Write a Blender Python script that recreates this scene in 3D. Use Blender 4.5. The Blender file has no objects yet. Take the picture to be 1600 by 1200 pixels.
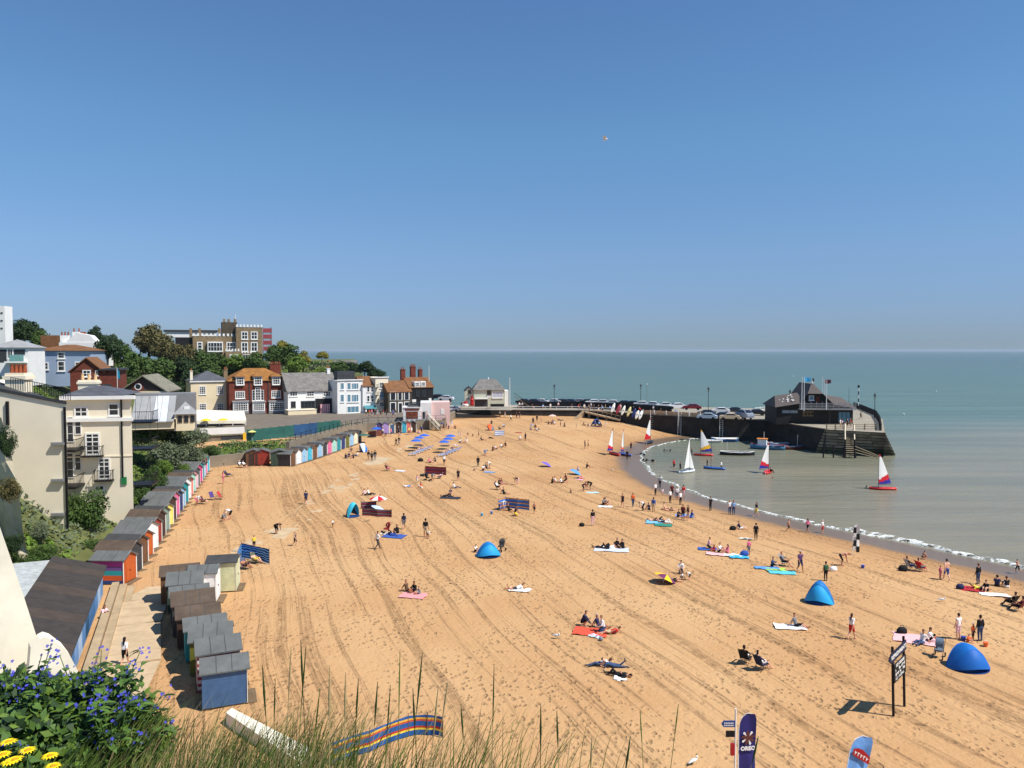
import bpy, math, random
import numpy as np
from mathutils import Vector, Matrix
random.seed(7)
R = math.radians
S = bpy.context.scene
COL = S.collection
# ------------------------------------------------------------------ camera
CAMZ = 19.2
F = 1200.0
PITCH = math.atan(52.0 / 1200.0)
cam_d = bpy.data.cameras.new('camera')
cam_d.sensor_width = 36.0
cam_d.lens = 27.0
cam_d.clip_start = 0.2
cam_d.clip_end = 90000.0
cam = bpy.data.objects.new('camera', cam_d)
cam.location = (0, 0, CAMZ)
cam.rotation_euler = (R(90) - PITCH, 0, 0)
COL.objects.link(cam)
S.camera = cam
# ------------------------------------------------------------------ sky and sun
SUN_EL = R(55)
SUN_AZ = R(114)                   # clockwise from the viewing direction
w = bpy.data.worlds.new('World')
S.world = w
w.use_nodes = True
nt = w.node_tree
bg = nt.nodes['Background']
sky = nt.nodes.new('ShaderNodeTexSky')
sky.sky_type = 'NISHITA'
sky.sun_disc = False
sky.sun_elevation = SUN_EL
sky.sun_rotation = SUN_AZ
sky.altitude = 0
sky.air_density = 1.0
sky.dust_density = 0.0
sky.ozone_density = 1.0
# colour balance of the sky by height above the horizon: sea haze, the same all round
tc_ = nt.nodes.new('ShaderNodeTexCoord'); sx_ = nt.nodes.new('ShaderNodeSeparateXYZ'); nt.links.new(tc_.outputs['Generated'], sx_.inputs[0])
rp_ = nt.nodes.new('ShaderNodeValToRGB'); nt.links.new(sx_.outputs[2], rp_.inputs[0])
for i_, (p_, c_) in enumerate([(0.0, (.29, .45, .83)), (0.04, (.405, .54, .92)), (0.122, (.60, .76, 1.04)), (0.26, (.70, 1.0, 1.22)), (0.42, (.72, 1.02, 1.29))]):
    e_ = rp_.color_ramp.elements[i_] if i_ < 2 else rp_.color_ramp.elements.new(p_)
    e_.position = p_; e_.color = (*c_, 1)
mx_ = nt.nodes.new('ShaderNodeMix'); mx_.data_type = 'RGBA'; mx_.blend_type = 'MULTIPLY'; mx_.inputs[0].default_value = 1.0
nt.links.new(sky.outputs[0], mx_.inputs[6]); nt.links.new(rp_.outputs[0], mx_.inputs[7])
nt.links.new(mx_.outputs[2], bg.inputs[0])
bg.inputs[1].default_value = 0.084
sl = bpy.data.lights.new('sun', 'SUN')
sl.energy = 5.0
sl.angle = R(0.5)
sl.color = (1.0, 0.96, 0.90)
so = bpy.data.objects.new('sun', sl)
sdir = Vector((math.sin(SUN_AZ) * math.cos(SUN_EL), math.cos(SUN_AZ) * math.cos(SUN_EL), math.sin(SUN_EL)))
so.rotation_euler = sdir.to_track_quat('Z', 'Y').to_euler()
so.location = (60, -20, 90)
COL.objects.link(so)
S.view_settings.view_transform = 'Standard'
S.view_settings.look = 'None'
S.view_settings.exposure = 0.25
S.view_settings.gamma = 1.0
S.view_settings.use_curve_mapping = False

# ------------------------------------------------------------------ helpers
CP, SP = math.cos(PITCH), math.sin(PITCH)
def ray(px, py):
    u = (px - 800.0) / F; v = (600.0 - py) / F
    return Vector((u, CP + v * SP, -SP + v * CP))
def at(px, py, z):
    d = ray(px, py); t = (z - CAMZ) / d.z
    return Vector((d.x * t, d.y * t, z))
def at_y(px, py, y):
    d = ray(px, py); t = y / d.y
    return Vector((d.x * t, y, CAMZ + d.z * t))

def lin(c):
    return tuple((((v / 255.0) / 12.92) if v / 255.0 <= 0.04045 else (((v / 255.0) + 0.055) / 1.055) ** 2.4) for v in c)
MATS = {}
def mat(name, rgb, rough=0.7, var=0.18, scale=1.5, bump=0.0, bscale=None, spec=0.3, metal=0.0, stretch=None, trans=0.0, coord='pos'):
    """procedural material: sRGB 0-255 colour broken up by two noises"""
    if name in MATS: return MATS[name]
    m = bpy.data.materials.new(name); m.use_nodes = True
    n = m.node_tree; b = n.nodes['Principled BSDF']
    c = lin(rgb)
    b.inputs['Roughness'].default_value = rough
    b.inputs['Specular IOR Level'].default_value = spec
    b.inputs['Metallic'].default_value = metal
    if trans: b.inputs['Transmission Weight'].default_value = trans
    g = n.nodes.new('ShaderNodeNewGeometry') if coord == 'pos' else n.nodes.new('ShaderNodeTexCoord')
    src = g.outputs['Position'] if coord == 'pos' else g.outputs['Object']
    if stretch:
        mp = n.nodes.new('ShaderNodeMapping'); mp.inputs['Scale'].default_value = stretch
        n.links.new(src, mp.inputs[0]); src = mp.outputs[0]
    nz = n.nodes.new('ShaderNodeTexNoise'); nz.inputs['Scale'].default_value = scale
    nz.inputs['Detail'].default_value = 6; nz.inputs['Roughness'].default_value = 0.65
    n.links.new(src, nz.inputs['Vector'])
    rp = n.nodes.new('ShaderNodeValToRGB')
    rp.color_ramp.elements[0].position = 0.3; rp.color_ramp.elements[1].position = 0.7
    rp.color_ramp.elements[0].color = (*[v * (1 - var) for v in c], 1)
    rp.color_ramp.elements[1].color = (*[min(1, v * (1 + var)) for v in c], 1)
    n.links.new(nz.outputs[0], rp.inputs[0])
    n.links.new(rp.outputs[0], b.inputs['Base Color'])
    if bump:
        bn = n.nodes.new('ShaderNodeBump'); bn.inputs['Strength'].default_value = bump
        bn.inputs['Distance'].default_value = 0.05
        if bscale:
            n2 = n.nodes.new('ShaderNodeTexNoise'); n2.inputs['Scale'].default_value = bscale; n2.inputs['Detail'].default_value = 4
            n.links.new(src, n2.inputs['Vector']); n.links.new(n2.outputs[0], bn.inputs['Height'])
        else:
            n.links.new(nz.outputs[0], bn.inputs['Height'])
        n.links.new(bn.outputs[0], b.inputs['Normal'])
    MATS[name] = m
    return m
def boards(name, rgb, pitch=0.12, axis='z', rough=0.65, var=0.14, depth=0.5):
    """painted boarding: grooves every pitch metres along one axis"""
    if name in MATS: return MATS[name]
    m = mat(name, rgb, rough, var, 2.5, coord='obj')
    n = m.node_tree; b = n.nodes['Principled BSDF']
    tc = n.nodes.new('ShaderNodeTexCoord'); sx = n.nodes.new('ShaderNodeSeparateXYZ')
    n.links.new(tc.outputs['Object'], sx.inputs[0])
    a = n.nodes.new('ShaderNodeMath'); a.operation = 'DIVIDE'; a.inputs[1].default_value = pitch
    n.links.new(sx.outputs['XYZ'.index(axis.upper())], a.inputs[0])
    fr = n.nodes.new('ShaderNodeMath'); fr.operation = 'FRACT'; n.links.new(a.outputs[0], fr.inputs[0])
    bn = n.nodes.new('ShaderNodeBump'); bn.inputs['Strength'].default_value = depth; bn.inputs['Distance'].default_value = 0.03
    n.links.new(fr.outputs[0], bn.inputs['Height']); n.links.new(bn.outputs[0], b.inputs['Normal'])
    return m
def rows(name, rgb, pitch=0.25, var=0.22, rough=0.8, mortar=0.6, bw=0.45):
    """courses of tiles, slates or bricks seen from far (brick texture on object space x/z)"""
    if name in MATS: return MATS[name]
    m = mat(name, rgb, rough, var, 0.9, coord='obj')
    n = m.node_tree; b = n.nodes['Principled BSDF']
    base = b.inputs['Base Color'].links[0].from_socket
    tc = n.nodes.new('ShaderNodeTexCoord'); sx = n.nodes.new('ShaderNodeSeparateXYZ'); n.links.new(tc.outputs['Object'], sx.inputs[0])
    ad = n.nodes.new('ShaderNodeMath'); ad.operation = 'ADD'; n.links.new(sx.outputs[0], ad.inputs[0]); n.links.new(sx.outputs[1], ad.inputs[1])
    cb = n.nodes.new('ShaderNodeCombineXYZ'); n.links.new(ad.outputs[0], cb.inputs[0]); n.links.new(sx.outputs[2], cb.inputs[1])
    bt = n.nodes.new('ShaderNodeTexBrick'); bt.inputs['Scale'].default_value = 1.0
    bt.inputs['Brick Width'].default_value = bw; bt.inputs['Row Height'].default_value = pitch
    bt.inputs['Mortar Size'].default_value = 0.03; bt.inputs['Mortar Smooth'].default_value = 0.5
    bt.inputs['Color1'].default_value = (1, 1, 1, 1); bt.inputs['Color2'].default_value = (0.72, 0.72, 0.72, 1)
    bt.inputs['Mortar'].default_value = (mortar, mortar, mortar, 1)
    n.links.new(cb.outputs[0], bt.inputs['Vector'])
    mx = n.nodes.new('ShaderNodeMix'); mx.data_type = 'RGBA'; mx.blend_type = 'MULTIPLY'; mx.inputs[0].default_value = 1.0
    n.links.new(base, mx.inputs[6]); n.links.new(bt.outputs[0], mx.inputs[7]); n.links.new(mx.outputs[2], b.inputs['Base Color'])
    bn = n.nodes.new('ShaderNodeBump'); bn.inputs['Strength'].default_value = 0.4; bn.inputs['Distance'].default_value = 0.03
    n.links.new(bt.outputs[0], bn.inputs['Height']); n.links.new(bn.outputs[0], b.inputs['Normal'])
    return m
def stripes(name, cols, pitch, axis='z', rough=0.8, off=0.0):
    """flat printed stripes (cloth or painted boards) along an object axis"""
    if name in MATS: return MATS[name]
    m = bpy.data.materials.new(name); m.use_nodes = True
    n = m.node_tree; b = n.nodes['Principled BSDF']; b.inputs['Roughness'].default_value = rough
    b.inputs['Specular IOR Level'].default_value = 0.2
    tc = n.nodes.new('ShaderNodeTexCoord'); sx = n.nodes.new('ShaderNodeSeparateXYZ')
    n.links.new(tc.outputs['Object'], sx.inputs[0])
    o = n.nodes.new('ShaderNodeMath'); o.operation = 'ADD'; o.inputs[1].default_value = off
    n.links.new(sx.outputs['XYZ'.index(axis.upper())], o.inputs[0])
    a = n.nodes.new('ShaderNodeMath'); a.operation = 'DIVIDE'; a.inputs[1].default_value = pitch; n.links.new(o.outputs[0], a.inputs[0])
    fr = n.nodes.new('ShaderNodeMath'); fr.operation = 'FRACT'; n.links.new(a.outputs[0], fr.inputs[0])
    rp = n.nodes.new('ShaderNodeValToRGB'); cr = rp.color_ramp; cr.interpolation = 'CONSTANT'
    tot = sum(wd for _, wd in cols); p = 0.0
    for i, (c, wd) in enumerate(cols):
        if i == 0: e = cr.elements[0]; e.position = 0.0
        elif i == 1: e = cr.elements[1]; e.position = p
        else: e = cr.elements.new(p)
        e.color = (*lin(c), 1); p += wd / tot
    n.links.new(fr.outputs[0], rp.inputs[0]); n.links.new(rp.outputs[0], b.inputs['Base Color'])
    MATS[name] = m
    return m

class MB:
    """collects faces for one mesh object"""
    def __init__(s): s.v = []; s.f = []; s.m = []
    def add(s, verts, faces, m=0):
        o = len(s.v); s.v += [tuple(p) for p in verts]
        for f in faces: s.f.append(tuple(i + o for i in f)); s.m.append(m)
        return s
    def box(s, x0, y0, z0, x1, y1, z1, m=0):
        return s.add([(x0,y0,z0),(x1,y0,z0),(x1,y1,z0),(x0,y1,z0),(x0,y0,z1),(x1,y0,z1),(x1,y1,z1),(x0,y1,z1)],
            [(0,3,2,1),(4,5,6,7),(0,1,5,4),(1,2,6,5),(2,3,7,6),(3,0,4,7)], m)
    def poly(s, pts, m=0): return s.add(pts, [tuple(range(len(pts)))], m)
    def prism(s, pts, y0, y1, m=0):
        """polygon in x,z (counter-clockwise seen from -y) extruded along y"""
        n = len(pts)
        v = [(p[0], y0, p[1]) for p in pts] + [(p[0], y1, p[1]) for p in pts]
        f = [tuple(range(n)), tuple(range(2*n-1, n-1, -1))] + [(i, n+i, n+(i+1) % n, (i+1) % n) for i in range(n)]
        return s.add(v, f, m)
    def prismx(s, pts, x0, x1, m=0):
        """polygon in y,z extruded along x"""
        n = len(pts)
        v = [(x0, p[0], p[1]) for p in pts] + [(x1, p[0], p[1]) for p in pts]
        f = [tuple(range(n-1, -1, -1)), tuple(range(n, 2*n))] + [(i, (i+1) % n, n+(i+1) % n, n+i) for i in range(n)]
        return s.add(v, f, m)
    def slab(s, pts, z0, z1, m=0):
        """polygon in x,y extruded up"""
        n = len(pts)
        v = [(p[0], p[1], z0) for p in pts] + [(p[0], p[1], z1) for p in pts]
        f = [tuple(range(n-1, -1, -1)), tuple(range(n, 2*n))] + [(i, (i+1) % n, n+(i+1) % n, n+i) for i in range(n)]
        return s.add(v, f, m)
    def tube(s, pts, rad, n=8, m=0, caps=True):
        pts = [Vector(p) for p in pts]
        if not isinstance(rad, (list, tuple)): rad = [rad] * len(pts)
        vs = []; fs = []
        for i, p in enumerate(pts):
            t = (pts[min(i+1, len(pts)-1)] - pts[max(i-1, 0)])
            t = t.normalized() if t.length > 1e-9 else Vector((0, 0, 1))
            a = t.cross(Vector((0, 0, 1)) if abs(t.z) < 0.9 else Vector((1, 0, 0))).normalized(); b = t.cross(a)
            for k in range(n):
                an = 2 * math.pi * k / n
                vs.append(p + (a * math.cos(an) + b * math.sin(an)) * rad[i])
        for i in range(len(pts) - 1):
            for k in range(n):
                fs.append((i*n+k, i*n+(k+1) % n, (i+1)*n+(k+1) % n, (i+1)*n+k))
        if caps: fs += [tuple(range(n-1, -1, -1)), tuple(range((len(pts)-1)*n, len(pts)*n))]
        return s.add(vs, fs, m)
    def lathe(s, prof, n=12, c=(0, 0, 0), m=0):
        vs = []; fs = []
        for r, z in prof:
            for k in range(n):
                a = 2 * math.pi * k / n
                vs.append((c[0] + r * math.cos(a), c[1] + r * math.sin(a), c[2] + z))
        for i in range(len(prof) - 1):
            for k in range(n):
                fs.append((i*n+k, i*n+(k+1) % n, (i+1)*n+(k+1) % n, (i+1)*n+k))
        fs += [tuple(range(n-1, -1, -1)), tuple(range((len(prof)-1)*n, len(prof)*n))]
        return s.add(vs, fs, m)
    def loft(s, rings, m=0, caps=True, closed=True):
        n = len(rings[0]); vs = [p for r in rings for p in r]; fs = []
        for i in range(len(rings) - 1):
            for k in range(n if closed else n - 1):
                fs.append((i*n+k, i*n+(k+1) % n, (i+1)*n+(k+1) % n, (i+1)*n+k))
        if caps: fs += [tuple(range(n-1, -1, -1)), tuple(range((len(rings)-1)*n, len(rings)*n))]
        return s.add(vs, fs, m)
    def mesh(s, name, mats, smooth=False):
        me = bpy.data.meshes.new(name); me.from_pydata(s.v, [], s.f)
        for mm in (mats if isinstance(mats, (list, tuple)) else [mats]): me.materials.append(mm)
        if max(s.m, default=0): me.polygons.foreach_set('material_index', s.m)
        if smooth: me.polygons.foreach_set('use_smooth', [True] * len(me.polygons))
        me.update()
        return me
    def build(s, name, mats, parent=None, loc=(0, 0, 0), rz=0.0, smooth=False):
        return link(name, s.mesh(name, mats, smooth), parent, loc, rz)
def link(name, me, parent=None, loc=(0, 0, 0), rz=0.0):
    o = bpy.data.objects.new(name, me); COL.objects.link(o)
    o.location = loc; o.rotation_euler = (0, 0, rz)
    if parent is not None: o.parent = parent
    return o
def tag(o, label=None, cat=None, group=None, kind=None):
    if label: o['label'] = label
    if cat: o['category'] = cat
    if group: o['group'] = group
    if kind: o['kind'] = kind
    return o
def thing(name, label, cat, loc=(0, 0, 0), rz=0.0, group=None):
    return tag(link(name, None, None, loc, rz), label, cat, group)
def clone(o, parent=None):
    c = o.copy(); COL.objects.link(c)
    if parent is not None: c.parent = parent
    for ch in o.children: clone(ch, c)
    return c
def text_mesh(txt, size, m, parent, loc, rot, name='lettering', bold=0.0, align='CENTER', ext=0.004):
    cu = bpy.data.curves.new(name, 'FONT'); cu.body = txt; cu.size = size; cu.extrude = ext; cu.offset = bold
    cu.align_x = align; cu.align_y = 'CENTER'; cu.resolution_u = 2
    t = bpy.data.objects.new(name, cu); COL.objects.link(t)
    dg = bpy.context.evaluated_depsgraph_get(); me = bpy.data.meshes.new_from_object(t.evaluated_get(dg))
    bpy.data.objects.remove(t); bpy.data.curves.remove(cu)
    me.materials.clear(); me.materials.append(m)
    o = link(name, me, parent, loc); o.rotation_euler = rot
    return o
def sm(a, b, x):
    t = np.clip((x - a) / (b - a), 0, 1); return t * t * (3 - 2 * t)
# ------------------------------------------------------------------ noise and terrain functions
_rng = np.random.RandomState(3)
_TAB = _rng.rand(256, 256)
def vnoise(x, y):
    x = np.asarray(x, float); y = np.asarray(y, float)
    xi = np.floor(x).astype(int); yi = np.floor(y).astype(int); fx = x - xi; fy = y - yi
    fx = fx * fx * (3 - 2 * fx); fy = fy * fy * (3 - 2 * fy)
    g = lambda a, b: _TAB[a % 256, b % 256]
    return (g(xi, yi) * (1-fx) + g(xi+1, yi) * fx) * (1-fy) + (g(xi, yi+1) * (1-fx) + g(xi+1, yi+1) * fx) * fy
def fbm(x, y, o=4):
    r = 0; a = 0.5
    for i in range(o): r = r + a * vnoise(x * 2**i + 17*i, y * 2**i + 5*i); a *= 0.5
    return r
SHORE_PX = [(1600,889),(1550,879),(1500,868),(1450,857),(1400,846),(1350,836),(1300,826),(1250,815),(1200,803),(1150,790),(1100,777),
            (1060,763),(1030,748),(1010,733),(1001,718),(1004,706),(1018,698),(1042,691),(1070,687),(1098,683),(1112,680)]
SHORE = [at(p[0], p[1], 0.0).xy for p in SHORE_PX]
SHORE = [Vector((95, -60)), Vector((62, 22)), Vector((53, 44))] + SHORE + [Vector((42, 172)), Vector((45, 200)), Vector((46, 240))]
LANDPOLY = [tuple(p) for p in SHORE] + [(-300, 240), (-300, -60)]
def shore_dist(x, y):
    """signed distance to the water's edge, positive on land"""
    x = np.asarray(x, float); y = np.asarray(y, float)
    d = np.full(x.shape, 1e9)
    for a, b in zip(SHORE[:-1], SHORE[1:]):
        ex, ey = b[0]-a[0], b[1]-a[1]; L = ex*ex + ey*ey
        t = np.clip(((x-a[0])*ex + (y-a[1])*ey) / L, 0, 1)
        d = np.minimum(d, np.hypot(x-a[0]-t*ex, y-a[1]-t*ey))
    ins = np.zeros(x.shape, bool); n = len(LANDPOLY)
    for i in range(n):
        x1, y1 = LANDPOLY[i]; x2, y2 = LANDPOLY[(i+1) % n]
        if y1 == y2: continue
        c = ((y1 > y) != (y2 > y)) & (x < (x2-x1) * (y-y1) / (y2-y1) + x1)
        ins ^= c
    return np.where(ins, d, -d)
def sand_z(x, y):
    s = shore_dist(x, y); x = np.asarray(x, float); y = np.asarray(y, float)
    z = np.where(s < 0, 0.06 * s, 0.72 * sm(0, 16, s))
    return z + 1.55 * sm(125, 196, y) * sm(0, 26, s)
def gz(x, y): return float(sand_z(np.array([x]), np.array([y]))[0])
def on_sand(px, py):
    z = 0.7
    for _ in range(5):
        p = at(px, py, z); z = max(0.0, gz(p.x, p.y))
    return at(px, py, z)

# ------------------------------------------------------------------ sand sheet
def make_sand():
    ys = [17.0]
    while ys[-1] < 217: ys.append(ys[-1] * 1.0062)
    ts = np.linspace(-0.84, 0.86, 520)
    Y, T = np.meshgrid(np.array(ys), ts, indexing='ij')
    X = Y * T
    Z = sand_z(X, Y)
    s = shore_dist(X, Y)
    dry = sm(2, 10, s)
    u = 0.94 * X + 0.35 * Y
    path = np.exp(-((X + 24) / 3.2) ** 2) * sm(58, 62, Y) * (1 - sm(112, 122, Y))
    Z = Z + dry * (0.16 * (fbm(X * 0.11, Y * 0.11, 3) - 0.45) + 0.05 * (fbm(u * 0.8, (Y - X) * 0.05, 3) - 0.45)) * (1 - path) \
        + dry * 0.05 * (fbm(X * 0.9, Y * 0.9, 2) - 0.38)
    nr, nc = X.shape
    co = np.stack([X, Y, Z], -1).reshape(-1, 3)
    i = np.arange(nr * nc).reshape(nr, nc)
    q = np.stack([i[:-1, :-1], i[:-1, 1:], i[1:, 1:], i[1:, :-1]], -1).reshape(-1, 4)
    me = bpy.data.meshes.new('sand')
    me.vertices.add(len(co)); me.vertices.foreach_set('co', co.ravel())
    me.loops.add(q.size); me.loops.foreach_set('vertex_index', q.ravel().astype(np.int32))
    me.polygons.add(len(q)); me.polygons.foreach_set('loop_start', (np.arange(len(q)) * 4).astype(np.int32))
    me.update(); me.validate()
    me.polygons.foreach_set('use_smooth', [True] * len(q))
    a = me.attributes.new('shore', 'FLOAT', 'POINT'); a.data.foreach_set('value', s.ravel().astype(np.float32))
    return me
def sand_material():
    m = bpy.data.materials.new('sand'); m.use_nodes = True; n = m.node_tree; L = n.links.new
    b = n.nodes['Principled BSDF']
    N = n.nodes.new
    geo = N('ShaderNodeNewGeometry')
    at_ = N('ShaderNodeAttribute'); at_.attribute_name = 'shore'
    def math_(op, a, c=None, v=None):
        k = N('ShaderNodeMath'); k.operation = op
        L(a, k.inputs[0])
        if c is not None: L(c, k.inputs[1])
        if v is not None: k.inputs[1].default_value = v
        return k.outputs[0]
    def ramp(src, p0, p1, c0=0.0, c1=1.0):
        k = N('ShaderNodeMapRange'); k.interpolation_type = 'SMOOTHSTEP'
        k.inputs[1].default_value = p0; k.inputs[2].default_value = p1; k.inputs[3].default_value = c0; k.inputs[4].default_value = c1
        L(src, k.inputs[0]); return k.outputs[0]
    def noise(scale, detail=5, vec=None, rough=0.6):
        k = N('ShaderNodeTexNoise'); k.inputs['Scale'].default_value = scale; k.inputs['Detail'].default_value = detail
        k.inputs['Roughness'].default_value = rough; L(vec if vec is not None else geo.outputs['Position'], k.inputs['Vector']); return k.outputs[0]
    # vehicle and rake tracks: coordinate across / along the bay
    mp = N('ShaderNodeMapping'); mp.inputs['Rotation'].default_value = (0, 0, R(-20.5)); L(geo.outputs['Position'], mp.inputs[0])
    cn = N('ShaderNodeTexNoise'); cn.inputs['Scale'].default_value = 0.028; cn.inputs['Detail'].default_value = 1; L(geo.outputs['Position'], cn.inputs['Vector'])
    cw = N('ShaderNodeVectorMath'); cw.operation = 'MULTIPLY_ADD'; cw.inputs[1].default_value = (5.5, 0, 0); L(cn.outputs[1], cw.inputs[0]); L(mp.outputs[0], cw.inputs[2])
    wob = N('ShaderNodeVectorMath'); wob.operation = 'MULTIPLY'; wob.inputs[1].default_value = (0.9, 0.016, 0.0); L(cw.outputs[0], wob.inputs[0])
    tn = noise(1.0, 7, wob.outputs[0], 0.72)
    tracks = ramp(tn, 0.52, 0.62)
    wob2 = N('ShaderNodeVectorMath'); wob2.operation = 'MULTIPLY'; wob2.inputs[1].default_value = (1.7, 0.05, 0.0); L(cw.outputs[0], wob2.inputs[0])
    tn2 = noise(1.0, 4, wob2.outputs[0], 0.6)
    dn = N('ShaderNodeTexNoise'); dn.inputs['Scale'].default_value = 1.5; dn.inputs['Detail'].default_value = 3; L(geo.outputs['Position'], dn.inputs['Vector'])
    dsub = N('ShaderNodeVectorMath'); dsub.operation = 'MULTIPLY_ADD'; dsub.inputs[1].default_value = (0.42, 0.42, 0); L(dn.outputs[1], dsub.inputs[0]); L(mp.outputs[0], dsub.inputs[2]); dis = dsub
    # footprints: two layers of dimples, thinned by patch noise
    def prints(scale, r0, r1, seed):
        k = N('ShaderNodeTexVoronoi'); k.inputs['Scale'].default_value = scale; k.inputs['Randomness'].default_value = 1.0
        o = N('ShaderNodeVectorMath'); o.operation = 'ADD'; o.inputs[1].default_value = (seed, seed * 2.3, 0)
        sq = N('ShaderNodeVectorMath'); sq.operation = 'MULTIPLY'; sq.inputs[1].default_value = (1.0, 0.75, 0.0)
        L(dis.outputs[0], o.inputs[0]); L(o.outputs[0], sq.inputs[0]); L(sq.outputs[0], k.inputs['Vector'])
        return ramp(k.outputs['Distance'], r0, r1, 1.0, 0.0), k.outputs['Color']
    p1, c1 = prints(1.9, 0.12, 0.34, 3.1)
    p2, c2 = prints(2.8, 0.10, 0.38, 11.7)
    patch = ramp(noise(0.16, 4), 0.36, 0.56)
    sep = N('ShaderNodeSeparateXYZ'); L(mp.outputs[0], sep.inputs[0])
    trod = ramp(sep.outputs[0], -13.0, -1.0, 0.12, 1.0)         # the strip by the huts is smoother
    feet = math_('MULTIPLY', math_('MAXIMUM', p1, math_('MULTIPLY', p2, v=0.8)), math_('MULTIPLY', math_('ADD', math_('MULTIPLY', patch, v=0.88), v=0.12), trod))
    # colour
    big = noise(0.07, 4); fine = noise(9.0, 6, None, 0.75)
    mixc = N('ShaderNodeMix'); mixc.data_type = 'RGBA'
    mixc.inputs[6].default_value = (*lin((196, 157, 111)), 1); mixc.inputs[7].default_value = (*lin((184, 140, 94)), 1)
    L(ramp(math_('ADD', math_('MULTIPLY', big, v=0.6), math_('MULTIPLY', fine, v=0.4)), 0.38, 0.64), mixc.inputs[0])
    damp = N('ShaderNodeMix'); damp.data_type = 'RGBA'; damp.inputs[7].default_value = (*lin((112, 82, 52)), 1)
    L(mixc.outputs[2], damp.inputs[6])
    tr = math_('MULTIPLY', math_('MULTIPLY', tracks, ramp(noise(1.3, 6, None, 0.7), 0.36, 0.6)), math_('MULTIPLY', trod, v=0.6))
    L(math_('MINIMUM', math_('ADD', tr, math_('MULTIPLY', feet, v=0.32)), v=0.8), damp.inputs[0])
    # weed and dark specks
    sp, _ = prints(0.8, 0.05, 0.11, 29.0)
    weed = N('ShaderNodeMix'); weed.data_type = 'RGBA'; weed.inputs[7].default_value = (*lin((70, 52, 34)), 1)
    L(damp.outputs[2], weed.inputs[6]); L(math_('MULTIPLY', sp, ramp(noise(0.11, 5), 0.52, 0.66)), weed.inputs[0])
    # wet sand by the water
    edge = math_('ADD', at_.outputs['Fac'], math_('MULTIPLY', math_('SUBTRACT', noise(0.25, 4), v=0.5), v=2.2))
    wet = ramp(edge, 3.0, 5.6, 1.0, 0.0)
    moist = ramp(edge, 3.0, 12.0, 1.0, 0.0)
    mo = N('ShaderNodeMix'); mo.data_type = 'RGBA'; mo.inputs[7].default_value = (*lin((158, 118, 77)), 1)
    L(weed.outputs[2], mo.inputs[6]); L(math_('MULTIPLY', moist, v=0.75), mo.inputs[0])
    we = N('ShaderNodeMix'); we.data_type = 'RGBA'; we.inputs[7].default_value = (*lin((116, 97, 77)), 1)
    L(mo.outputs[2], we.inputs[6]); L(wet, we.inputs[0])
    L(we.outputs[2], b.inputs['Base Color'])
    L(ramp(wet, 0.0, 1.0, 0.95, 0.32), b.inputs['Roughness'])
    b.inputs['Specular IOR Level'].default_value = 0.25
    # relief
    h = math_('ADD', math_('MULTIPLY', feet, v=-1.0), math_('MULTIPLY', noise(3.0, 5), v=0.7))
    h = math_('ADD', h, math_('MULTIPLY', math_('MULTIPLY', tn2, trod), v=0.6))
    h = math_('ADD', h, math_('MULTIPLY', tracks, v=-0.5))
    h = math_('MULTIPLY', h, ramp(wet, 0, 1, 1.0, 0.08))
    bp = N('ShaderNodeBump'); bp.inputs['Strength'].default_value = 0.75; bp.inputs['Distance'].default_value = 0.12
    L(h, bp.inputs['Height']); L(bp.outputs[0], b.inputs['Normal'])
    return m
sand = link('sand', make_sand()); sand.data.materials.append(sand_material()); sand['kind'] = 'structure'

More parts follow.
